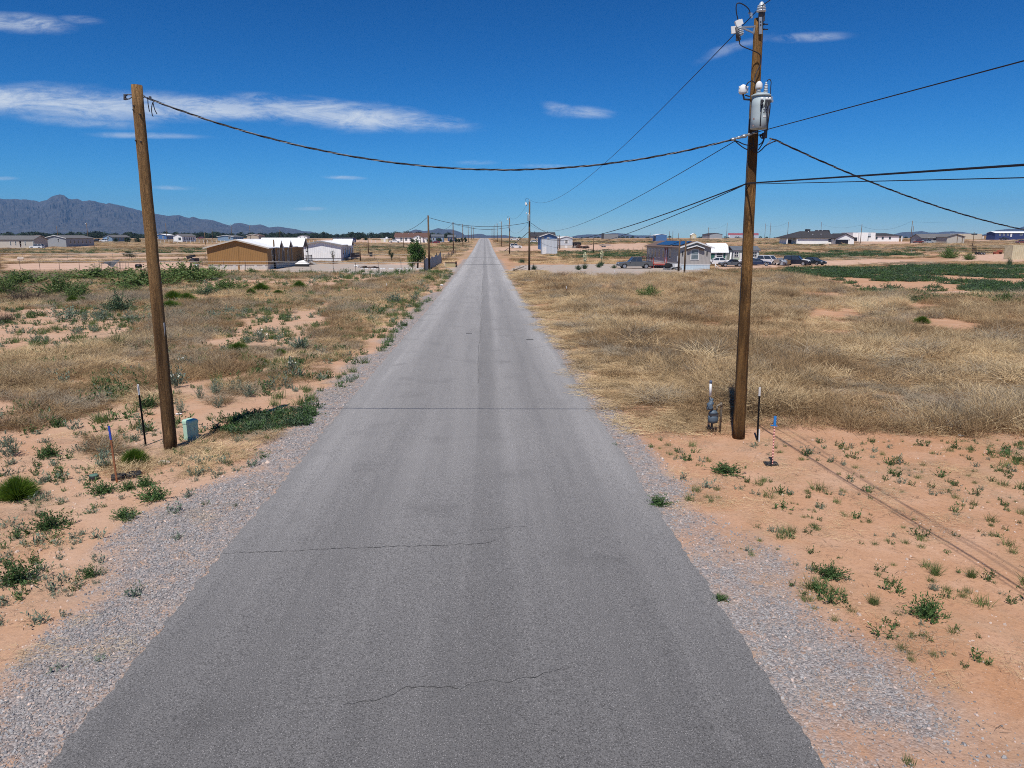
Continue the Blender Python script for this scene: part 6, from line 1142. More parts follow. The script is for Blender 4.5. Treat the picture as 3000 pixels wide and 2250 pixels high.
for px, row, yy in ((2368, 683, 4), (2381, 691, 1.5), (2405, 690.5, 1.5), (2398, 679, 6.5), (2409, 679, 6.5)): g = T(px, row, y0+yy); part(MB().lathe([(.15, -.5), (.15, .6), (.3, .7), (.02, .95)], 8, g), 'roof_vent', M['white'], rf)
for px, ra, rb in ((2431, 701, 704), (2431, 705.5, 708.5)): g = T(px, (ra+rb)/2, y0); f = part(MB().box(g.x-.7, g.x+.7, y0-.05, y0+.02, g.z-.3, g.z+.3), 'window', M['black'], o); part(MB().box(g.x-.55, g.x+.55, y0-.06, y0-.04, g.z-.2, g.z+.2), 'pane', M['glass'], f)
# white modern house beyond it
h = House('modern_house', 'white flat fronted house with a tall parapet, right of the ranch house', 2497, 2563, 707.5, 682, 681.5, WALL['stucco'], M['white'], 'X', depth=14, flat=True, over=.05, cat='house'); MH = h
h.p(MB().box(h.face('S', 2514, 690).x, h.face('S', 2540, 690).x, h.y0-1.2, h.y0-.003, h.zg-.2, h.ze+.1), 'front_block', WALL['stucco']); h.winpx('S', 2499.5, 2510.5, 695.5, 706.5, name='door', pane=pm('garage_black', (.02, .02, .028), None, 4, .4), fw=.1)
h.winpx('S', 2540, 2551, 684, 692, pane=WALL['lightgrey'], frame=M['white']); h.winpx('S', 2541, 2543, 691, 705, frame=M['black'])
for px in (2546, 2549): h.winpx('S', px-1.4, px+1.4, 692, 695, frame=M['black'])
xa, xb = h.x1+.02, h.face('S', 2634, 700).x; ze = T(2600, 691, h.y0).z; zr = T(2600, 683, h.y0+5).z; h.p(MB().box(xa, xb, h.y0, h.y0+12, h.zg-.2, ze), 'wing', WALL['stucco']); HOUSES.append((xa, xb+4, h.y0-1, h.y0+13)); xc = h.face('S', 2643, 700).x
h.p(MB().add([(xa, h.y0-.6, ze), (xc, h.y0-.6, ze), (xc, h.y0+12.6, ze), (xa, h.y0+12.6, ze), (xa+2, h.y0+6, zr), (xc-7, h.y0+6, zr)], [(0, 1, 5, 4), (2, 3, 4, 5), (3, 0, 4), (1, 2, 5), (3, 2, 1, 0)]), 'wing_roof', ROOF['dark'])
h.p(MB().box(xc-.7, xc-.1, h.y0-.4, h.y0+.2, h.zg-.2, ze-.02), 'porch_column', WALL['stucco'])
for px in (2568, 2586, 2607): h.winpx('S', px-2, px+2, 694, 701, frame=M['black'], muntin=1)
# long grey house with white gabled end, far right
h = House('house', 'long grey house with white arched windows and a grey roof at far right', 2699, 2776, 712.5, 697, 686, WALL['cool'], ROOF['grey'], 'X', depth=10, over=.5)
for px in (2721, 2736, 2740.5, 2749, 2765): h.winpx('S', px-1.6, px+1.6, 695.8, 704, muntin=1)
h = House('mobile_home', 'cream white gabled building beside two thin poles at far right', 2773, 2824, 713.5, 694, 686.5, WALL['beige'], ROOF['grey'], depth=16, trim=M['steel'], over=.4)
h = House('warehouse', 'long low cream building behind the white gable at far right', 2782, 2876, 697.5, 685.5, 685, WALL['sand'], M['white'], 'X', depth=12, flat=True, over=.05, cat='warehouse', y=520)
h = House('shed', 'brown wooden shed right of the long cream building', 2873, 2902, 699.5, 690, 689.3, WALL['cedar'], ROOF['grey'], 'X', depth=5, flat=True, over=.15, cat='shed'); h.door('S', h.x0+2)
h = House('mobile_home', 'long dark blue home with a white metal roof at the right edge', 2915, 3030, 694.5, 682.5, 678.5, WALL['navy'], ROOF['white'], 'X', depth=9, over=.4, y=500)
for px in (2930, 2941, 2953): h.winpx('S', px-1.6, px+1.6, 683.5, 690, muntin=1)
h.winpx('S', 2961, 2964, 684, 693.5, name='door', pane=M['white']); h.winpx('S', 2989, 2995, 683, 689.5, muntin=1)
# shipping container
yc = G(2963, 761).y; xa, xb = T(2963, 760, yc).x, T(3040, 760, yc).x; d = ray(2940, 757); y1 = xa*d[1]/d[0]; zg = Z(xa, yc)-.05; zt1 = T(2963, 719, yc).z; CC = pm('container_cream', (.58, .51, .35), (.50, .43, .28), 2, .6)
o = empty('shipping_container', ((xa+xb)/2, (yc+y1)/2, zg), 0, 'cream corrugated shipping container cut by the right edge', 'container'); HOUSES.append((xa-1, xb+1, yc-1, y1+1))
def corr(a, b, n, fn, z0, z1, d=.05):
    vs = []; m = MB()
    for i in range(n*4+1):
        t = i/(n*4); k = (i % 4) in (1, 2); p_ = fn(a+(b-a)*t, -d if k else 0); vs += [(p_[0], p_[1], z0), (p_[0], p_[1], z1)]
    return m.add(vs, [(2*i, 2*i+2, 2*i+3, 2*i+1) for i in range(n*4)])
part(corr(xa+.1, xb, 14, lambda t, q: (t, yc+.03+q), zg+.2, zt1-.12), 'front_panel', CC, o); part(corr(yc+.1, y1-.1, 9, lambda t, q: (xa+.03+q, t), zg+.2, zt1-.12), 'side_panel', CC, o)
part(MB().box(xa, xb, yc, y1, zt1-.12, zt1), 'roof', CC, o); part(MB().box(xa, xb, yc, y1, zg, zg+.2), 'base_rail', CC, o)
for x_, y_ in ((xa+.06, yc+.06), (xa+.06, y1-.06)): part(MB().box(x_-.08, x_+.08, y_-.08, y_+.08, zg+.2, zt1-.12), 'corner_post', CC, o)
# ------------------------------------------------------------------ vehicles
RIM = pm('alloy_rim', (.42, .43, .45), None, 5, .35, .7); HEAD = pm('headlight', (.62, .66, .70), None, 3, .15, spec=.6); TAIL = pm('tail_light', (.35, .02, .02), None, 3, .3); CHROME = pm('chrome', (.5, .5, .52), None, 3, .25, .8)
def paint(n, c): return pm('paint_'+n, c, tuple(v*.92 for v in c), 2, .28, .1, spec=.5)
KIND = dict(  # length, width, belt, roof, wheel radius, wheel x front/rear, cabin base front/rear, cabin roof front/rear, hood height, tail height
 pickup=(5.9, 2.0, 1.18, 1.95, .41, 1.85, -1.85, 1.05, -1.15, .35, -1.05, 1.12, 1.15), suv=(4.7, 1.9, 1.08, 1.78, .37, 1.42, -1.40, 1.0, -2.25, .35, -2.05, 1.05, 1.1),
 sedan=(4.7, 1.82, .92, 1.45, .33, 1.42, -1.38, 1.05, -1.75, .30, -1.05, .90, .98), roadster=(4.1, 1.76, .84, 1.26, .32, 1.28, -1.22, .30, -1.15, -.12, -.85, .84, .86), coupe=(4.4, 1.8, .86, 1.32, .33, 1.35, -1.3, .75, -1.7, .05, -.95, .82, .92))
def vehicle(kind, px, row, heading, colour, label, name, cat, roof_mat=None, hood_mat=None, y=None, front_dark=False, group=None, bed=None):
    Lg, W, belt, top, wr, wf, wb, cf, cb, rf, rb, hh, th = KIND[kind]; g = G(px, row) if y is None else T(px, row, y); g.z = Z(g.x, g.y)
    o = empty(name, g, math.radians(heading), label, cat, group); body = paint(colour[0], colour[1]); f, b = Lg/2, -Lg/2; gc = .24 if kind != 'pickup' else .38
    def arch(cx): return [(cx-(wr+.07)*math.cos(a), wr*.98+(wr+.07)*math.sin(a)) for a in [math.pi*i/7 for i in range(8)] if wr*.98+(wr+.07)*math.sin(a) > gc]
    pts = [(b, gc+.12)]+[(wb-(wr+.07), gc)]+arch(wb)+[(wb+(wr+.07), gc), (wf-(wr+.07), gc)]+arch(wf)+[(wf+wr+.07, gc), (f-.1, gc+.03), (f, gc+.2), (f-.02, hh*.72), (f-.16, hh*.9), (cf+.1, hh+.02), (cf, belt), (cb, belt if kind != 'pickup' else belt), (b+.08, th), (b, th*.85)]
    bo = MB().prism(pts, -W/2, W/2, 'Y').build('body', body, o, bevel=.07)
    tw = W/2-.14; bw = W/2-.04; rm = roof_mat or body
    v = [(cf, -bw, belt-.02), (cf, bw, belt-.02), (cb, bw, belt-.02), (cb, -bw, belt-.02), (rf, -tw, top-.06), (rf, tw, top-.06), (rb, tw, top-.06), (rb, -tw, top-.06)]
    MB().add(v, [(0, 1, 5, 4), (1, 2, 6, 5), (2, 3, 7, 6), (3, 0, 4, 7), (4, 5, 6, 7)]).build('windows', M['glass'] if kind != 'roadster' else (rm if roof_mat else M['glass']), o)
    MB().prism([(rf+.04, -tw-.03), (rf+.04, tw+.03), (rb-.04, tw+.03), (rb-.04, -tw-.03)], top-.075, top, 'Z').build('roof', rm, o, bevel=.03)
    mid = (cf+cb)/2
    for s_ in (-1, 1):
        for xb_, xt in ((cf, rf), (mid, (rf+rb)/2-.02), (cb, rb)):
            MB().bar((xb_, s_*bw*1.0, belt-.03), (xt, s_*(tw+.015), top-.05), .09, .06).build('pillar', rm if kind == 'roadster' else body, o)
        MB().cbox((cf-.12, s_*(W/2+.08), belt+.06), .14, .16, .13).build('mirror', body if kind != 'pickup' else CHROME, o)
        MB().cbox((f-.06, s_*(W/2-.28), hh*.76), .14, .36, .14).build('headlight', HEAD, o); MB().cbox((b+.03, s_*(W/2-.16), th*.82), .1, .24, .22).build('tail_light', TAIL, o)
        for wx in (wf, wb):
            w = MB().tube([(0, -.11, 0), (0, .11, 0)], wr, 16).build('wheel', M['dark'], o); w.location = (wx, s_*(W/2-.11), wr)
            r_ = MB().tube([(0, s_*.10, 0), (0, s_*.118, 0)], wr*.66, 12).build('rim', RIM, w)
            for k in range(5): a = 2*math.pi*k/5; sp = MB(); sp.bar((0, s_*.122, 0), (math.cos(a)*wr*.6, s_*.122, math.sin(a)*wr*.6), .05, .008)
        MB().bar((mid, s_*(W/2+.004), belt-.1), (mid, s_*(W/2+.004), gc+.08), .012, .006).build('door_seam', M['black'], o)
    MB().cbox((f-.02, 0, hh*.62), .08, W*.42, hh*.2).build('grille', M['black'], o); MB().cbox((f-.01, 0, gc+.16), .12, W*.9, .16).build('bumper', CHROME if kind == 'pickup' else body, o)
    MB().cbox((b+.0, 0, gc+.2), .1, W*.88, .16).build('bumper', CHROME if kind == 'pickup' else body, o)
    if hood_mat: MB().prism([(cf+.12, hh+.09), (f-.25, hh*.93+.05), (f-.06, hh*.80), (f-.12, hh*.72), (cf+.12, hh-.03)], -W/2+.05, W/2-.05, 'Y').build('hood', hood_mat, o)
    if kind == 'pickup': MB().box(b+.12, cb-.08, -W/2+.13, W/2-.13, th-.01, th+.012).build('bed', bed or M['black'], o)
    return o
vehicle('pickup', 1858, 785.5, 180, ('grey', (.11, .115, .12)), 'grey crew cab pickup truck parked beside the red deck', 'pickup_truck', 'truck')
vehicle('sedan', 2099, 777, 172, ('white', (.75, .76, .77)), 'white car with rounded roof parked before the green shed', 'parked_car', 'car', group='cars parked by the grey home')
vehicle('roadster', 2141, 782, 180, ('grey2', (.10, .11, .125)), 'dark grey convertible with a black soft top before the pale shed', 'parked_car', 'car', roof_mat=M['black'], group='cars parked by the grey home')
vehicle('sedan', 2188, 776, 178, ('white', (.75, .76, .77)), 'white car mostly hidden behind the near right pole', 'parked_car', 'car', group='cars parked by the grey home')
vehicle('coupe', 2222, 779.5, -22, ('navy', (.02, .035, .085)), 'dark blue coupe just right of the near right pole', 'parked_car', 'car', group='cars parked by the grey home')
vehicle('suv', 2254, 775, -50, ('white', (.75, .76, .77)), 'dusty white estate car between the blue coupe and the grey bins', 'parked_car', 'car', roof_mat=None, group='cars parked by the grey home')
vehicle('suv', 2333, 776, -38, ('black2', (.02, .022, .035)), 'black car with a white hood right of the brown crate', 'parked_car', 'car', hood_mat=M['white'], group='cars parked by the grey home')
vehicle('sedan', 2382, 775, -62, ('slate', (.03, .04, .045)), 'dark sedan facing the camera, rightmost of the parked row', 'parked_car', 'car', group='cars parked by the grey home')
vehicle('suv', 1512, 727, 0, ('white', (.75, .76, .77)), 'white station wagon on the sand right of the road', 'parked_car', 'car')
vehicle('pickup', 1507, 704.5, 180, ('white', (.75, .76, .77)), 'small white pickup far off just right of the road', 'pickup_truck', 'truck', bed=M['black'])
vehicle('sedan', 1563, 710.5, 200, ('white', (.75, .76, .77)), 'white car parked left of the blue gabled house', 'parked_car', 'car')
vehicle('pickup', 1157, 711, 0, ('white', (.75, .76, .77)), 'white pickup parked left of the red roofed house', 'pickup_truck', 'truck')
vehicle('sedan', 1276, 712.5, 180, ('red', (.20, .015, .03)), 'dark red car parked before the blue house', 'parked_car', 'car')
vehicle('suv', 2721, 713, 0, ('silver', (.42, .45, .48)), 'silver car parked before the long grey house', 'parked_car', 'car')
vehicle('pickup', 2690, 712.5, 180, ('maroon', (.20, .06, .055)), 'maroon truck parked left of the silver car', 'pickup_truck', 'truck')
vehicle('pickup', 284, 709, 180, ('black3', (.03, .03, .035)), 'dark pickup beyond the grey home at left', 'pickup_truck', 'truck'); vehicle('suv', 305, 709, 180, ('white', (.75, .76, .77)), 'white car beyond the grey home at left', 'parked_car', 'car')
vehicle('suv', 588, 700, 180, ('red', (.20, .015, .03)), 'red car far off left of the brown home roof', 'parked_car', 'car'); vehicle('suv', 109, 729, 180, ('white', (.75, .76, .77)), 'white car in the weeds between the two left homes', 'parked_car', 'car')
vehicle('pickup', 2942, 700, 0, ('black3', (.03, .03, .035)), 'dark pickup before the dark blue home at right', 'pickup_truck', 'truck', y=485); vehicle('pickup', 2992, 713, 180, ('maroon', (.20, .06, .055)), 'red truck at the right edge above the container', 'pickup_truck', 'truck')

# ------------------------------------------------------------------ fences
RUSTY = pm('fence_post_steel', (.20, .17, .15), (.13, .10, .085), 9, .7, .3); RAIL = pm('fence_rail', (.58, .56, .52), (.48, .46, .42), 5, .5, .4); WIRE2 = pm('fence_wire', (.34, .33, .32), None, 5, .5, .5)
def chain_fence(name, label, px0, row0, px1, row1, n, h, arms=True, strands=5, r=.035):
    a, b = gz(px0, row0), gz(px1, row1); o = empty(name, (a+b)/2, 0, label, 'fence'); P = []
    for i in range(n+1):
        p_ = a.lerp(b, i/n); p_.z = Z(p_.x, p_.y); P.append(p_); m = MB()
        if arms: m.tube([p_-V3(0, 0, .1), p_+V3(0, 0, h), p_+V3(-.12, -.1, h+.28)], r, 6)
        else: m.tube([p_-V3(0, 0, .1), p_+V3(0, 0, h)], r, 6)
        part(m, 'post', RUSTY, o)
    part(MB().tube([p_+V3(0, -.03, h-.04) for p_ in P], .028, 6), 'top_rail', RAIL, o)
    for k in range(strands): part(MB().tube([p_+V3(0, -.02, .08+(h-.2)*k/max(1, strands-1)) for p_ in P], .006, 4), 'strand', WIRE2, o)
    return o
chain_fence('chain_link_fence', 'near chain link fence of rusty posts with a pale top rail, before the brown home', 3, 788, 1243, 797, 20, 1.45)
chain_fence('chain_link_fence', 'rear chain link fence with pale top rail, behind the brown home yard', 3, 758, 1243, 763, 18, 1.35, arms=False, strands=3)
# corrugated sheet fence by the second left pole
a, b = gz(1246, 795), gz(1293, 771); o = empty('sheet_metal_fence', (a+b)/2, 0, 'weathered corrugated metal fence behind the second left pole', 'fence'); SH = pm('old_sheet_metal', (.30, .34, .38), (.20, .23, .26), 2.5, .55, .3); n = 14
for i in range(n):
    p0, p1 = a.lerp(b, i/n), a.lerp(b, (i+1)/n-.002); h_ = 1.75+.35*math.sin(i*1.7)*.4+.25*(i/n); vs = []
    for k in range(9): p_ = p0.lerp(p1, k/8); p_.z = Z(p_.x, p_.y); e_ = .035 if k % 2 else -.035; vs += [(p_.x+e_, p_.y, p_.z-.05), (p_.x+e_-.05*math.sin(i), p_.y, p_.z+h_)]
    part(MB().add(vs, [(2*k, 2*k+2, 2*k+3, 2*k+1) for k in range(8)]), 'sheet', SH, o)
for t in (0, .35, .7, 1): p_ = a.lerp(b, t); part(MB().box(p_.x-.16, p_.x-.04, p_.y-.06, p_.y+.06, Z(p_.x, p_.y)-.1, Z(p_.x, p_.y)+2.3), 'post', M['dark'], o)
a, b = gz(1294, 770), gz(1334, 744); o = empty('post_fence', (a+b)/2, 0, 'row of rough brown fence posts beyond the corrugated fence', 'fence')
for i in range(16): p_ = a.lerp(b, i/15); z_ = Z(p_.x, p_.y); part(MB().tube([(p_.x, p_.y, z_-.1), (p_.x+.05*math.sin(i*2.3), p_.y, z_+1.25+.25*math.sin(i*1.3))], .06, 6), 'post', PW, o)
# white-topped posts across the left flats
a, b = gz(470, 712.5), gz(1100, 711.5); o = empty('wire_fence', (a+b)/2, 0, 'far wire fence with white topped posts across the left flats', 'fence')
for i in range(52): p_ = a.lerp(b, i/51); z_ = Z(p_.x, p_.y); part(MB().bar((p_.x, p_.y, z_-.1), (p_.x, p_.y, z_+1.5), .16, .1), 'post', M['white'], o)
a, b = gz(1700, 742), gz(1895, 733); o = empty('wire_fence', (a+b)/2, 0, 'short wire fence of thin posts on the sand behind the grey pickup', 'fence')
for i in range(14): p_ = a.lerp(b, i/13); z_ = Z(p_.x, p_.y); part(MB().bar((p_.x, p_.y, z_-.1), (p_.x, p_.y, z_+1.2), .06, .06), 'post', PW, o)
for k in range(2): part(MB().tube([(a.lerp(b, i/13).x, a.lerp(b, i/13).y, Z(a.lerp(b, i/13).x, a.lerp(b, i/13).y)+.5+.5*k) for i in range(14)], .012, 4), 'strand', WIRE2, o)

# ------------------------------------------------------------------ poles scattered over the plain
def far_pole(px, top, base, label, gear=0, r=.17, y=None, name='utility_pole', xbar=False):
    g = G(px, base) if y is None else T(px, base, y); g.z = Z(g.x, g.y); h = T(px, top, g.y).z-g.z; o = simple_pole(g, h, r, r*.72, label, gear, name, 'power poles on the plain')
    if xbar: part(MB().box(g.x-1.3, g.x+1.3, g.y-.3, g.y-.2, g.z+h-1.2, g.z+h-.6), 'cross_box', M['steel'], o)
    return g, h
PLAIN = [(172, 663, 712, 'pole above the grey home at far left, against the mountains', 1), (260, 653, 712, 'tall pole with insulator left of the near left pole, against the mountains', 2), (490, 654, 708, 'tall pole beside the blue house right of the near left pole', 1), (602, 681, 716, 'short pole left of the brown home roof, in front of the fence posts', 0), (623, 670, 701, 'thin pole beside the red car, left of the brown home', 0),
 (680, 656, 703, 'tallest pole behind the brown home, above the grey green home', 1), (734, 661, 702, 'pole behind the brown home, above the tan home', 1), (821, 673, 701, 'short pole behind the white metal roof dormers', 0), (1080, 697, 747, 'dark pole with meter box in the yard right of the white home', 0),
 (1183, 692, 727, 'thin wooden pole in front of the red roofed house', 0), (1233, 690, 716, 'thin pole in front of the cream gabled wing', 0), (1634, 689, 729, 'left one of two close thin poles beside the storage unit', 0), (1638.5, 689, 729, 'right one of two close thin poles beside the pale home', 0), (1738, 696, 742, 'short wooden pole on the green strip left of the pickup', 0),
 (1904, 682, 703, 'small pole left of the blue shed', 0), (1961, 677, 703, 'pole right of the blue shed', 0), (1970.5, 676, 703, 'pole with lamp right of the blue shed', 1), (1987, 683, 703, 'short pole left of the yellow shed', 0), (2033, 669, 697, 'pole behind the yellow shed', 0), (2074, 666, 703, 'pole at left end of the grey horizon home', 0), (2128, 653, 700, 'tall pole between the grey horizon home and the red roof', 1),
 (2240, 655, 700, 'tall pole right of the near right pole', 1), (2255, 652, 702, 'tallest pole right of the near right pole', 1), (2306, 650, 704, 'pole in front of the ranch house porch', 1), (2403, 650, 700, 'pole behind the ranch house chimney', 1), (2520, 657, 714, 'leaning pole before the white modern house', 1), (2619, 669, 697, 'short pole behind the modern house wing', 0),
 (2666, 647, 716, 'tall pole with arm right of the modern house', 1), (2672, 662, 706, 'pole just behind the tall pole with arm', 0), (2720, 676, 697, 'tiny pole behind the long grey house', 0), (2803, 683, 713.5, 'left thin post in front of the cream gable', 0), (2818, 685, 713.5, 'right thin post in front of the cream gable', 0), (2811, 661, 697, 'pole behind the cream gable', 1), (2862, 649, 697, 'tall pole by the brown wooden shed', 1)]
for px, t, b_, lb, gr in PLAIN: far_pole(px, t, b_, lb, gr, .15 if b_ > 720 else .17)
far_pole(2849, 680, 721, 'short pole carrying a wide box at far right', 0, .15, xbar=True)
g, h = far_pole(807, 702, 787, 'thin weathered pole with a meter box at the corner of the brown home', 0, .17); o = bpy.data.objects[[o_.name for o_ in bpy.data.objects if o_.get('label', '').startswith('thin weathered pole with a meter')][0]]; part(MB().box(g.x+.1, g.x+.35, g.y-.12, g.y+.05, g.z+.7, g.z+1.3), 'meter_box', M['metal'], o); part(MB().tube([g+V3(.12, -.1, .2), g+V3(.12, -.1, h-1)], .04, 6), 'conduit', M['metal'], o)
g, h = far_pole(1987.5, 706, 795, 'wooden meter post in front of the left corner of the grey home', 0, .16); g, h = far_pole(2005, 706, 799, 'taller leaning wooden post in front of the grey home window', 0, .15)
g, h = far_pole(1056, 722, 766, 'short dark post in the yard right of the white home', 0, .14)
# distant wires between the plain poles
def plain_wire(a, b, drop, lb):
    pa, pb = [next(p for p in PLAIN if abs(p[0]-q) < 1) for q in (a, b)]; ga, gb = G(pa[0], pa[2]), G(pb[0], pb[2]); wire('power_line', sag(T(pa[0], pa[1]+3, ga.y), T(pb[0], pb[1]+3, gb.y), drop, 12), .03, lb)
plain_wire(2240, 2306, 2, 'distant wire between poles left of the ranch house'); plain_wire(2403, 2520, 2.5, 'distant wire above the ranch house roof'); plain_wire(2520, 2666, 3, 'distant wire above the white modern house'); plain_wire(2666, 2862, 4, 'distant wire above the long grey house'); plain_wire(2074, 2128, 1.5, 'distant wire above the grey horizon home')

# ------------------------------------------------------------------ yard things
# shade frame with torn dark tarp, wire pen, barrel on legs
g = gz(320, 788); o = empty('shade_tarp', g, 0, 'torn dark grey tarp blowing over a light frame, beyond the left fence', 'tarp'); P = lambda px, r: T(px, r, g.y)
m = MB(); pts = [(285, 773), (300, 769), (315, 766.5), (328, 763), (342, 759)]; low = [(290, 773.5), (305, 772), (318, 774), (328, 779), (336, 782)]; vs = []
for i, (u, l) in enumerate(zip(pts, low)): vs += [P(*u)+V3(0, 1.1, .1*math.sin(i)), P(*l)-V3(0, .5, .12*math.cos(i*2))]
part(m.add(vs, [(2*i, 2*i+2, 2*i+3, 2*i+1) for i in range(4)]), 'cloth', pm('dark_tarp', (.05, .055, .065), (.08, .085, .095), 2, .7), o)
for px in (277, 298, 318, 329, 341): part(MB().tube([P(px, 788)-V3(0, 0, .1), P(px, 770)], .03, 6), 'frame_post', RUSTY, o)
part(MB().tube([P(277, 774), P(298, 773), P(341, 765)], .025, 6), 'frame_rail', RUSTY, o)
g = gz(360, 790); o = empty('wire_pen', g, 0, 'small wire pen with thin posts right of the torn tarp', 'pen')
for px, dy in ((344, 0), (353, 2), (360, 0), (368, 2), (376, 0)): part(MB().tube([T(px, 791, g.y+dy)-V3(0, 0, .1), T(px, 768, g.y+dy)], .025, 5), 'post', RUSTY, o)
for r_ in (769, 779, 787): part(MB().tube([T(344, r_, g.y), T(376, r_, g.y)], .015, 4), 'rail', RUSTY, o)
g = gz(406, 791); o = empty('barrel_grill', g, 0, 'black barrel on thin legs left of the near left pole', 'grill'); c = T(406, 780, g.y)
part(MB().tube([c+V3(-.45, 0, 0), c+V3(-.42, 0, 0), c+V3(.42, 0, 0), c+V3(.45, 0, 0)], [.22, .33, .33, .22], 16), 'barrel', M['black'], o)
for sx in (-.3, .3):
    for sy in (-.2, .2): part(MB().tube([c+V3(sx, sy, -.2), V3(c.x+sx*1.3, c.y+sy*1.3, g.z-.05)], .025, 5), 'leg', M['black'], o)
part(MB().tube([c+V3(-.1, -.33, .1), c+V3(.1, -.33, .1)], .02, 5), 'handle', M['metal'], o)
# tan panel and stub by the left shoulder
a, b = T(1304, 786, 127), T(1335, 786, 127); zt_ = T(1320, 768.5, 127).z; z0 = Z(a.x, 127); o = empty('tan_panel', ((a.x+b.x)/2, 127, z0), 0, 'low tan panel with a dark top edge beside the left shoulder', 'panel')
part(MB().box(a.x, b.x, 127, 127.12, z0-.05, zt_-.09), 'board', pm('tan_board', (.42, .37, .22), (.36, .31, .18), 2, .8), o); part(MB().box(a.x-.05, b.x+.05, 126.94, 127.2, zt_-.088, zt_), 'cap', PW, o); part(MB().box(a.x-.05, a.x+.04, 126.95, 127.18, z0-.05, zt_-.09), 'end_post', M['white'], o)
g = V3(T(1337, 783, 127).x, 126.8, z0); o = empty('stub_post', g, 0, 'dark rusty stacked post at the right end of the tan panel', 'post')
for i in range(4): part(MB().lathe([(.10, 0), (.16, .08), (.16, .2), (.09, .27)], 8, g+V3(.05*math.sin(i*2), 0, .26*i)), 'block', M['rust'] if i % 2 else M['dark'], o)
# covered pile by the porch, garden edging
g = gz(886, 781); o = empty('covered_pile', g, 0, 'white covered pile on a dark base at the foot of the brown home ramp', 'pile')
part(MB().box(g.x-1.1, g.x+1.1, g.y-.7, g.y+.7, g.z-.05, g.z+.45), 'base', M['dark'], o); part(MB().add([(g.x-1.15, g.y-.75, g.z+.46), (g.x+1.15, g.y-.75, g.z+.46), (g.x+1.15, g.y+.75, g.z+.46), (g.x-1.15, g.y+.75, g.z+.46), (g.x-.5, g.y-.2, g.z+1.0), (g.x+.35, g.y-.1, g.z+1.15), (g.x+.3, g.y+.3, g.z+1.05), (g.x-.45, g.y+.35, g.z+.95)], [(0, 1, 5, 4), (1, 2, 6, 5), (2, 3, 7, 6), (3, 0, 4, 7), (4, 5, 6, 7), (3, 2, 1, 0)]), 'cover', M['white'], o)
P_ = [gz(*q) for q in ((1046, 781), (1054, 786), (1080, 787.5), (1130, 788), (1180, 788.5), (1240, 789))]; o = empty('garden_edging', P_[2], 0, 'pale curved edging on the sand of the left yard', 'edging')
C_ = curve(P_, 6)
for i in range(len(C_)-1): q = C_[i].lerp(C_[i+1], .5); q.z = Z(q.x, q.y)+.06; d_ = (C_[i+1]-C_[i])*.46; part(MB().bar(q-d_, q+d_, .16, .2), 'edging_stone', M['white'] if i % 3 else PEB, o)
g = gz(1046, 781); rock(1045, 781, (1.0, .6, .45), 'white boulder at the left end of the pale garden edging', M['white'], 4); rock(60, 762, (1.6, 1.0, .9), 'pale triangular boulder beyond the left fence', PEB, 5)
o = empty('trash_bin', gz(1604, 728), 0, 'dark blue wheeled bin in front of the storage unit', 'bin'); g = o.location.copy(); part(MB().prism([(-.32, 0), (.32, 0), (.38, 1.0), (-.38, 1.0)], -.35, .35, 'Y'), 'body', WALL['navy'], o); [c_.__setattr__('location', (0, 0, 0)) for c_ in o.children]; MB().box(-.4, .4, -.4, .38, 1.002, 1.08).build('lid', M['dark'], o)
o = empty('trash_bin', gz(1087, 752), 0, 'dark bin beside the dark pole in the left yard', 'bin'); MB().prism([(-.32, 0), (.32, 0), (.38, 1.0), (-.38, 1.0)], -.35, .35, 'Y').build('body', M['dark'], o); MB().box(-.4, .4, -.4, .38, 1.002, 1.08).build('lid', M['dark'], o)
def pile(px, row, w, h, label, mats, n, seed, name='junk_pile', cat='pile'):
    r = random.Random(seed); g = gz(px, row); o = empty(name, g, 0, label, cat)
    for i in range(n):
        sx, sy, sz = r.uniform(.2, .5)*w, r.uniform(.5, 1.4), r.uniform(.2, .55)*h; cx_ = r.uniform(-.5, .5)*(w-sx*.6); z_ = r.uniform(0, max(.01, h-sz))*(.2 if i % 2 else 1)
        e = MB().cbox((0, 0, sz/2), sx, sy, sz).build('scrap', mats[i % len(mats)], o); e.location = (cx_, r.uniform(-1, 1), z_-.03); e.rotation_euler = (r.uniform(-.15, .15), r.uniform(-.3, .3), r.uniform(-.8, .8))
    return o
pile(1689, 727, 4.0, 2.4, 'heap of brown junk right of the small pale home', [PW, M['rust'], M['dark'], PD], 12, 1); pile(1714, 728, 3, 1.0, 'low brown scraps right of the junk heap', [M['rust'], PW, M['dark']], 7, 2)
pile(2289, 777, 1.9, 1.5, 'grey bins between the dusty white car and the brown crate', [M['metal'], pm('bin_grey', (.32, .36, .42), None, 3, .6)], 6, 3, 'bins', 'bins'); pile(2305, 777, 1.2, 1.35, 'brown wooden crate stack left of the black car', [pm('crate_wood', (.2, .12, .06), None, 3, .8), PW], 6, 4, 'crate_stack', 'crates')
pile(1968, 791, 2.4, 1.1, 'low black and white equipment beside the wooden meter post', [M['white'], M['black'], M['dark'], M['metal']], 8, 5, 'equipment_pile', 'equipment'); pile(2925, 744, 2.2, 1.3, 'small heap of red scrap beside the cream container', [pm('scrap_red', (.33, .10, .06), None, 3, .8), M['rust']], 7, 6, 'scrap_heap', 'pile')
pile(1085, 785, 3.4, .35, 'dark boards lying in the left yard near the edging', [PW, M['dark']], 7, 7, 'board_pile', 'boards'); pile(1000, 753, 2.4, .5, 'dark scraps beside the white home deck', [M['dark'], PD], 4, 8); pile(300, 792, 3.6, .35, 'dark boards on the ground under the torn tarp', [PW, M['dark']], 6, 9, 'board_pile', 'boards'); pile(560, 768, 2.2, 1.6, 'tangled dark scrap at the left wall of the brown home', [M['dark'], M['steel'], PW], 9, 10)
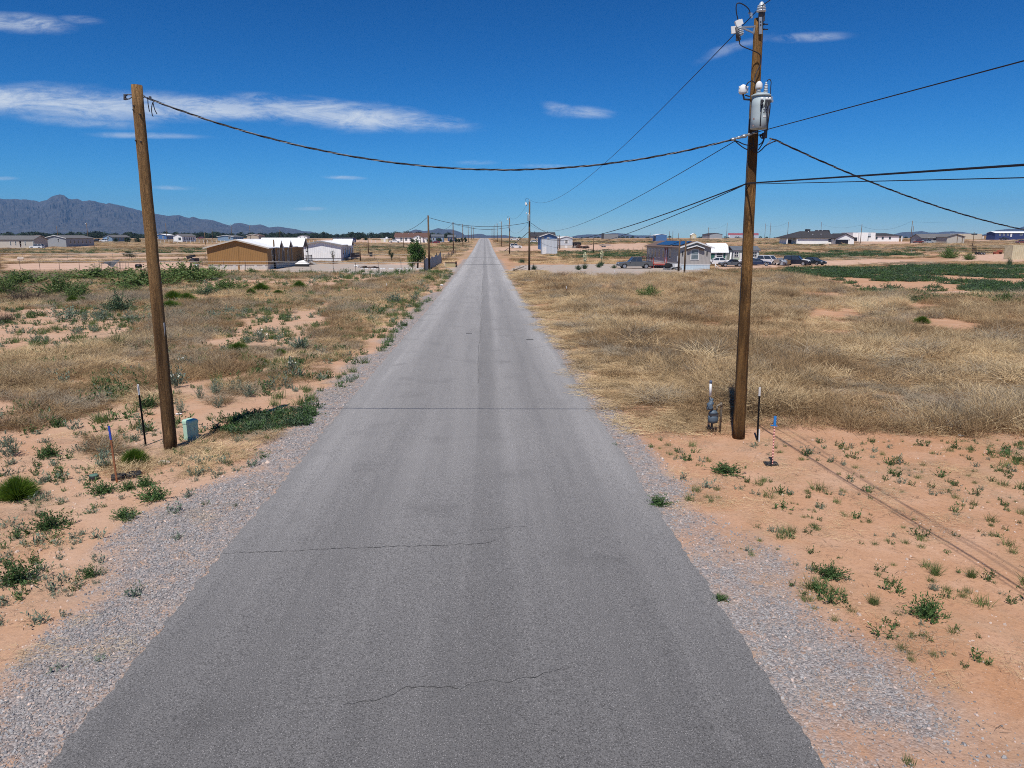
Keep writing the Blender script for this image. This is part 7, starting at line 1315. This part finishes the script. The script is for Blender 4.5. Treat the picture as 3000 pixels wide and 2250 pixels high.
o = empty('propane_tank', gz(577, 789), 0, 'small silver tank at the left corner of the brown home', 'tank'); e = MB().tube([(-.3, 0, .45), (-.22, 0, .45), (.3, 0, .45), (.36, 0, .45)], [.2, .38, .38, .2], 12).build('tank', M['metal'], o); MB().box(-.2, .2, -.2, .2, -.05, .12).build('foot', M['steel'], o)
def trailer(px, row, L_, label, mat, gate=True, y=None):
    g = gz(px, row); o = empty('utility_trailer', g, 0, label, 'trailer'); z_ = .55
    MB().box(-L_/2, L_/2, -.95, .95, z_, z_+.10).build('deck', mat, o)
    for sy in (-.95, .95): MB().bar((-L_/2, sy, z_+.6), (L_/2, sy, z_+.6), .06).build('side_rail', mat, o)
    for i in range(6):
        for sy in (-.95, .95): MB().bar((-L_/2+L_*i/5*.998, sy, z_+.1), (-L_/2+L_*i/5*.998, sy, z_+.57), .05).build('stake', mat, o)
    if gate:
        for i in range(9): MB().bar((-L_/2-.05, -.9+1.8*i/8, z_+.1), (-L_/2-.2, -.9+1.8*i/8, z_+1.9), .045).build('gate_bar', mat, o)
        for z2 in (.5, 1.2, 1.9): MB().bar((-L_/2-.05-.15*z2/1.9, -.95, z_+z2), (-L_/2-.05-.15*z2/1.9, .95, z_+z2), .05).build('gate_rail', mat, o)
    for sy in (-1.1, 1.1):
        for x_ in (-.9, -.1): w = MB().tube([(0, -.1, 0), (0, .1, 0)], .36, 14).build('wheel', M['dark'], o); w.location = (x_, sy, .36); MB().tube([(0, -.11, 0), (0, .115, 0)], .2, 10).build('rim', RIM, w)
    MB().bar((L_/2, -.6, z_), (L_/2+1.3, 0, z_), .09).build('tongue', mat, o); MB().bar((L_/2, .6, z_), (L_/2+1.3, 0, z_), .09).build('tongue', mat, o); MB().bar((L_/2+1.1, 0, z_), (L_/2+1.1, 0, .0), .08).build('jack', mat, o); return o
trailer(2876, 746, 4.6, 'black utility trailer with a tall ramp gate on the sand at far right', M['black']); e = trailer(1772, 724, 4.5, 'low grey blue trailer with a raised frame far behind the pickup', pm('trailer_grey', (.13, .19, .22), None, 3, .6), False)
MB().bar((-2, -.5, .7), (2.2, -.5, 2.2), .14).build('raised_frame', M['steel'], e)
g = gz(2116, 791); o = empty('white_standpipe', g, 0, 'short white pipe with a cross arm in front of the parked cars', 'pipe'); part(MB().tube([g-V3(0, 0, .1), T(2095.5, 775, g.y)+V3(0, 0, -.0)], .05, 8), 'pipe', M['white'], o); part(MB().tube([T(2090, 784, g.y), T(2104, 792, g.y)], .025, 6), 'arm', M['steel'], o)
bpy.data.objects.remove(o.children[0]); q0 = gz(2095.5, 792); part(MB().tube([q0-V3(0, 0, .1), T(2095.5, 772, q0.y)], .06, 8), 'pipe', M['white'], o)
rock(1560, 795, (1.6, .25, .2), 'pale fallen branch like stone by the right driveway entrance', PEB, 8)
g = gz(1512, 793); o = empty('fallen_branches', g, 0, 'bare grey fallen branches beside the right shoulder near the driveway', 'branches'); r = random.Random(3)
for i in range(9): a_ = r.uniform(0, 6.28); l_ = r.uniform(.8, 1.8); part(MB().tube([g+V3(-.6*r.random(), r.uniform(-2, 2), .05), g+V3(math.cos(a_)*l_, math.sin(a_)*l_*1.3, r.uniform(.2, .9))], [.05, .02], 5), 'branch', VEG['twig'] if i % 3 else PEB, o)
# ------------------------------------------------------------------ single shrubs and trees
def shrubmesh(kind, seed):
    if kind == 'broom': return broom(2400, .5, .5, seed, .012), VEG['lime']
    if kind == 'creosote': return leafy(150, 1.0, .32, .062, 26, seed, 1.4, .5), VEG['olive']
    if kind == 'dark': return leafy(110, .95, .36, .075, 22, seed, 1.25, .42), VEG['teal']
    if kind == 'weed': return leafy(70, .8, .42, .10, 16, seed, 1.35, .35), VEG['green']
    if kind == 'sage': return leafy(34, 1.0, .38, .11, 16, seed, 1.0, .3), VEG['sage']
    if kind == 'tuft': return grass_clump(170, .25, 1.0, .022, seed), VEG['grass']
    if kind == 'agave': return grass_clump(90, .12, .75, .055, seed), VEG['sage']
    if kind == 'twig': return brush(420, .5, .9, .014, seed, 1.3), VEG['twig']
_sm = {}
def shrub(kind, px, row, w, h, label, name=None, cat=None, flowers=False):
    """w and h are its size in photo pixels where it stands"""
    g = gz(px, row); k = (kind, len(_sm) % 3)
    if k not in _sm: vf, mt = shrubmesh(kind, k[1]+3); _sm[k] = npmesh(kind+'_leaves', vf[0], vf[1], mt); co = vf[0]; _sm[k]['sx'] = float(np.percentile(np.abs(co[:, 0]), 98)*2); _sm[k]['sz'] = float(np.percentile(co[:, 2], 98))
    me = _sm[k]; sc = (g-Vector((0, 0, H))).length/F; W_, H_ = w*sc, h*sc*1.02/max(.35, math.cos(math.atan2(H, g.length)*1.0)**1)
    if kind == 'creosote': H_ *= .8
    H_ = max(H_-W_*.5*math.sin(math.atan2(H-g.z, g.length)), H_*.45)
    nm = name or {'broom': 'broom_bush', 'creosote': 'desert_bush', 'dark': 'desert_bush', 'weed': 'weed_plant', 'sage': 'sage_plant', 'tuft': 'grass_tuft', 'agave': 'agave', 'twig': 'dry_bush'}[kind]
    o = bpy.data.objects.new(nm, me); C.objects.link(o); o.location = g-V3(0, 0, .01); o.scale = (W_/me['sx'], W_/me['sx'], H_/me['sz']); o.rotation_euler.z = random.random()*6; tag(o, label, cat or {'broom': 'bush', 'creosote': 'bush', 'dark': 'bush', 'twig': 'bush', 'tuft': 'grass'}.get(kind, 'plant'))
    if flowers:
        r = np.random.default_rng(int(px)); n = 26; co = np.array([v.co[:] for v in me.vertices]); hi = co[co[:, 2] > .55*me['sz']]; p = hi[r.integers(0, len(hi), n)]; q = .03; a, b = r.normal(size=(n, 3))*q, r.normal(size=(n, 3))*q
        f = bpy.data.objects.new('flowers', npmesh('flowers', np.stack([p-a, p+b, p+a, p-b], 1).reshape(-1, 3), np.arange(n*4).reshape(-1, 4), VEG['flower'])); C.objects.link(f); f.parent = o; f['kind'] = 'stuff'
    return o
for a in [('broom', 50, 1446, 88, 62, 'large bright green round bush at the left edge above the gravel'), ('broom', 396, 1352, 66, 46, 'bright green bush in dry brush behind the black meter lids'), ('broom', 765, 853, 44, 24, 'left of two bright green round bushes near the chain fence'), ('broom', 877, 847, 42, 24, 'right of two bright green round bushes near the chain fence'),
 ('broom', 700, 1030, 60, 30, 'flat bright green bush in the middle of the left dry brush'), ('broom', 767, 1066, 44, 22, 'bright green bush below the flat one in the left brush'), ('broom', 822, 1038, 34, 20, 'small bright green bush nearer the road in the left brush'), ('broom', 214, 888, 32, 22, 'bright green ball under the large dark bush at left'), ('broom', 241, 885, 22, 16, 'smaller bright green ball beside the one under the dark bush'),
 ('broom', 508, 880, 50, 28, 'bright green bush just right of the left pole'), ('broom', 548, 882, 46, 24, 'bright green bush second right of the left pole'), ('broom', 500, 907, 62, 28, 'dark lime bush low beside the left pole'), ('broom', 815, 862, 30, 12, 'flat green bush between the two round fence bushes'), ('broom', 2700, 948, 38, 20, 'single lime green bush on the bare patch at right'), ('broom', 735, 866, 30, 20, 'small olive bush left of the round fence bushes'),
 ('creosote', 185, 868, 105, 56, 'large dark green bush at left below the fence'), ('creosote', 228, 876, 64, 44, 'green bush joined to the right of the large dark bush'), ('creosote', 60, 836, 130, 44, 'wide green bush at the left edge near the fence'), ('creosote', 25, 862, 70, 44, 'green bush at the far left edge'), ('creosote', 300, 818, 190, 40, 'long low green bush in front of the torn tarp'), ('creosote', 430, 838, 170, 58, 'big green thicket right behind the left pole'),
 ('creosote', 545, 824, 165, 60, 'big green thicket left of the brown home front'), ('creosote', 368, 860, 76, 32, 'low green bush left of the left pole'), ('creosote', 624, 816, 64, 38, 'bushy green shrub at the brown home corner'), ('creosote', 665, 851, 112, 36, 'spreading green bush on the sand below the brown home'), ('dark', 608, 866, 62, 24, 'grey green bush left of the spreading green bush'), ('twig', 80, 885, 110, 44, 'bare grey twiggy bush at left'), ('twig', 18, 946, 46, 30, 'brown bush at the left edge of the bare sand'),
 ('dark', 347, 916, 74, 48, 'spiky dark green bush left of the left pole'), ('sage', 195, 940, 76, 38, 'wide grey green plant on the left sand'), ('sage', 295, 939, 58, 36, 'rounded pale green plant below the spiky bush'), ('sage', 250, 941, 38, 24, 'pale green plant between two larger ones on the left sand'), ('sage', 225, 975, 36, 20, 'small grey green plant on the bare left sand'), ('sage', 380, 936, 44, 22, 'grey green plant close left of the left pole'), ('sage', 394, 952, 30, 22, 'darker small plant left of the left pole'),
 ('sage', 108, 1008, 34, 30, 'blue green plant alone on the bare left sand'), ('sage', 277, 972, 24, 20, 'small dark plant on the sand left of the pole'), ('sage', 135, 1006, 22, 18, 'tiny plant right of the blue green one'), ('tuft', 345, 1022, 52, 44, 'spiky yellow green grass tuft on the left sand'), ('sage', 185, 1035, 48, 22, 'flat green plant left of the spiky tuft'), ('sage', 520, 931, 52, 22, 'grey green plant right of the left pole'), ('sage', 620, 931, 40, 22, 'grey green plant farther right of the left pole'),
 ('sage', 672, 921, 54, 28, 'grey green plant on the dry brush edge mid left'), ('sage', 718, 924, 30, 24, 'upright grey green plant mid left'), ('sage', 762, 1004, 46, 38, 'white flowered plant at the edge of the mid left sand', None, None, True), ('agave', 880, 1024, 56, 44, 'pale spiky agave in the brush left of the road'), ('sage', 540, 1070, 48, 32, 'white flowered plant right of the left pole', None, None, True), ('sage', 855, 1090, 42, 44, 'tall white flowered plant near the left shoulder', None, None, True),
 ('sage', 518, 1142, 52, 62, 'tall leafy plant touching the right of the left pole', None, None, True), ('sage', 586, 1173, 34, 34, 'blue green plant above the green pedestal'), ('sage', 633, 1160, 40, 44, 'upright blue green plant right of the pedestal'), ('sage', 690, 1152, 44, 36, 'blue green plant on the sandy strip near the shoulder'), ('sage', 730, 1166, 44, 40, 'blue green plant nearest the left gravel'), ('sage', 530, 1210, 34, 40, 'blue green plant just above left of the pedestal'), ('sage', 640, 1196, 34, 32, 'blue green plant beside the lush green grass'),
 ('sage', 30, 1338, 60, 58, 'blue grey plant at the left edge beside dry brush'), ('weed', 143, 1338, 56, 34, 'dark green plant on the sand left of the rods'), ('weed', 432, 1200, 62, 34, 'dark green weed just left of the left pole'), ('sage', 305, 1366, 60, 60, 'grey plant in the dry brush behind the blue topped rod'), ('weed', 450, 1456, 84, 44, 'large dark green weed at the gravel edge left of the road'), ('weed', 298, 1432, 74, 34, 'dark green weed in front of the round black valve box'),
 ('weed', 374, 1424, 44, 28, 'green weed in front of the black meter lids'), ('weed', 424, 1414, 52, 32, 'green weed right of the meter lids'), ('weed', 145, 1532, 84, 48, 'dark green weed patch on the lower left sand'), ('weed', 50, 1690, 92, 60, 'big dark green weed at the lower left edge'), ('weed', 365, 1505, 66, 32, 'green weed beside the left gravel edge'), ('weed', 262, 1680, 44, 34, 'green weed at the edge of the lower left gravel'), ('weed', 130, 1325, 20, 12, 'tiny weed left of the rods'),
 ('weed', 2125, 1381, 92, 36, 'largest dark green weed on the right sand'), ('weed', 1930, 1477, 64, 36, 'dark green weed at the right road edge'), ('weed', 2714, 1806, 74, 62, 'long dark green weed on the lower right sand'), ('weed', 2432, 1686, 80, 42, 'spreading green weed right of the gravel'), ('tuft', 2740, 1682, 40, 40, 'bright grass tuft above the long dark weed'), ('tuft', 2560, 1768, 42, 34, 'grass tuft at the gravel edge, lower right'), ('sage', 2736, 1728, 28, 24, 'small blue grey plant between the tuft and the long weed'), ('tuft', 2845, 1690, 34, 32, 'upright grass tuft on the shadow line of the wires'),
 ('weed', 2110, 1755, 40, 24, 'small dark weed at the right road edge, lower down'), ('creosote', 1902, 870, 62, 40, 'lone green bush in the dry field right of the road'), ('creosote', 2780, 757, 42, 28, 'left of two dark bushes on the plain at far right'), ('creosote', 2838, 761, 28, 20, 'right of two dark bushes on the plain at far right'), ('dark', 2956, 777, 14, 16, 'small dark bush below the cream container'), ('creosote', 2945, 902, 54, 42, 'yellow green bush at the right edge of the green strips'), ('sage', 2540, 905, 30, 18, 'grey green plant on the bare patch at right'), ('sage', 2612, 906, 24, 18, 'blue green plant on the bare patch at right'),
 ('dark', 1564, 793, 18, 16, 'green bush at the foot of the second right pole'), ('dark', 1529, 770, 22, 12, 'low dark bush left of the second right pole'), ('dark', 1694, 792, 22, 14, 'spiky clump left of the flowering yucca'), ('dark', 1755, 784, 20, 14, 'spiky clump left of the rear yucca'), ('dark', 1799, 786, 16, 10, 'small spiky clump left of the grey pickup'), ('creosote', 1280, 806, 50, 18, 'green bush beside the left shoulder near the corrugated fence'), ('creosote', 1255, 822, 36, 20, 'green bush on the left shoulder below the corrugated fence'), ('sage', 1110, 812, 36, 16, 'grey green bush below the near fence, right of the white edging'), ('creosote', 735, 800, 30, 16, 'green bush against the near fence before the brown home'), ('creosote', 797, 802, 30, 14, 'green bush by the meter pole'), ('sage', 1155, 890, 50, 36, 'leafy plant left of the road below the fence stake'), ('sage', 1215, 880, 40, 26, 'leafy plant at the left gravel edge')]: shrub(*a)
def yucca(px, row, top, label):
    g = gz(px, row); h = T(px, top, g.y).z-g.z; o = empty('yucca', g, 0, label, 'yucca'); v, f = grass_clump(160, .18, 1.0, .05, 4); e = bpy.data.objects.new('leaves', npmesh('leaves', v, f, VEG['teal'])); C.objects.link(e); e.parent = o; e.scale = (1.15, 1.15, 1.1)
    MB().tube([(0, 0, 0), (.02, 0, h*.45), (.03, 0, h*.98)], [.05, .04, .02], 6).build('stalk', VEG['grass'], o); r = np.random.default_rng(int(px)); n = 420; z = r.uniform(.45, 1.0, n)*h; rad = .36*np.sin(np.clip((z/h-.42)/.6, 0, 1)*np.pi)**.7*r.uniform(.3, 1, n); ph = r.uniform(0, 6.28, n); p = np.stack([np.cos(ph)*rad, np.sin(ph)*rad, z], 1); a, b = r.normal(size=(n, 3))*.05, r.normal(size=(n, 3))*.05
    fl = bpy.data.objects.new('blossom', npmesh('blossom', np.stack([p-a, p+b, p+a, p-b], 1).reshape(-1, 3), np.arange(n*4).reshape(-1, 4), pm('yucca_cream', (.66, .64, .42), None, 4, .6))); C.objects.link(fl); fl.parent = o; fl['kind'] = 'stuff'
yucca(1713, 788.5, 740, 'flowering yucca with a tall cream spike beside the driveway'); yucca(1762, 779, 735, 'second flowering yucca, behind and right of the first')
def leafcloud(n, seed, q=.12, shape=(1, 1, 1), hollow=.35, clumps=14):
    r = np.random.default_rng(seed); cc = sph(clumps, r, 0, 3.1)*r.uniform(.35, .85, clumps)[:, None]; k = r.integers(0, clumps, n); p = cc[k]+r.normal(size=(n, 3))*r.uniform(.12, .26, clumps)[k][:, None]; p = p*np.array(shape); d = sph(n, r, 0, 3.1); s = np.cross(d, r.normal(size=(n, 3))); s /= np.linalg.norm(s, axis=1)[:, None]; l = q*r.uniform(.6, 1.4, n)[:, None]
    return np.stack([p, p+d*l*.5-s*l*.3, p+d*l, p+d*l*.5+s*l*.3], 1).reshape(-1, 3), np.arange(n*4).reshape(-1, 4)
def tree(px, row, top, w, label, mat, n=2600, trunk=.35, name='tree', seed=1, cat='tree', q=.13, bare=.25):
    g = gz(px, row); sc = (g-Vector((0, 0, H))).length/F; h = T(px, top, g.y).z-g.z; W_ = w*sc; o = empty(name, g, 0, label, cat); r = random.Random(seed); zc = h*(bare+(1-bare)/2); rz = h*(1-bare)/2; m = MB(); tr = .035*h
    m.tube([(0, 0, -.1), (.03*h, 0, h*bare), (0, .02*h, h*.55), (0, 0, h*.8)], [tr, tr*.8, tr*.5, tr*.15], 8)
    for i in range(7): a = r.uniform(0, 6.28); z0 = h*r.uniform(bare*.8, .6); m.tube([(0, 0, z0), (math.cos(a)*W_*.2, math.sin(a)*W_*.2, z0+h*.1), (math.cos(a)*W_*.38, math.sin(a)*W_*.38, z0+h*.22)], [tr*.45, tr*.3, tr*.1], 5)
    m.build('trunk', pm('bark', (.12, .085, .06), (.08, .055, .04), 6, .9), o); v, f = leafcloud(n, seed, q); v = v*[W_*.52, W_*.52, rz*1.05]+[0, 0, zc]; e = bpy.data.objects.new('crown', npmesh('crown', v, f, mat)); C.objects.link(e); e.parent = o; e['kind'] = 'stuff'; return o
LEAFG = pm('cottonwood_leaf', (.075, .14, .032), (.045, .095, .02), 1.2, .55, rand=.1, trans=.3); LEAFY = pm('yellow_green_leaf', (.20, .27, .06), (.14, .21, .05), 1.5, .6, trans=.3); LEAFD = pm('dark_tree_leaf', (.035, .065, .03), (.025, .045, .022), 1.5, .7, trans=.15)
tree(1223, 788, 708, 46, 'full green tree by the left fence beside the second left pole', LEAFG, 4200, seed=2, bare=.3, q=.16); tree(1207, 788, 744, 28, 'small yellow green young tree under the full green tree', LEAFY, 1400, seed=3, bare=.15)
tree(1147, 764, 731, 19, 'small round dark green tree in the left yard', LEAFD, 1500, seed=4, bare=.3); tree(976, 773, 730, 16, 'thin dark sapling in front of the white home wall', LEAFD, 260, seed=5, bare=.4, q=.16); tree(380, 756, 736, 34, 'dark green tree far left of the near left pole', LEAFD, 1400, seed=6, bare=.08)
for i, (px, row, top, w, lb) in enumerate(((1161, 709, 693, 26, 'broad dark tree left of the red roofed house'), (1208, 711, 700, 12, 'dark round bush before the red roofed house windows'), (1222, 711, 703, 8, 'small round bush against the cream wing'), (1258, 712, 698, 18, 'dark bushy tree at the right end of the red roofed house'), (1287, 710, 698, 18, 'dark tree before the blue house'), (1320, 712, 701, 12, 'first dark conifer of the roadside row'), (1337, 711, 697, 12, 'second dark conifer of the roadside row'), (1345, 711, 699, 10, 'third dark conifer of the roadside row'), (1353, 710, 698, 10, 'fourth dark conifer of the roadside row'), (1364, 710, 696, 11, 'last dark conifer of the roadside row, nearest the road'),
  (1072, 704, 694, 16, 'dark tree behind the navy building'), (1048, 703, 695, 20, 'dark trees right of the navy building'), (340, 710, 699, 12, 'dark bush in front of the dark grey green home'), (375, 711, 697, 18, 'dark tree right of the dark grey green home'), (404, 711, 697, 18, 'dark tree close left of the near left pole'), (2686, 708, 700, 14, 'dark bushes right of the tall pole with arm'))): tree(px, row, top, w, lb, LEAFD, 420, seed=20+i, bare=.06, q=.35)
grow()
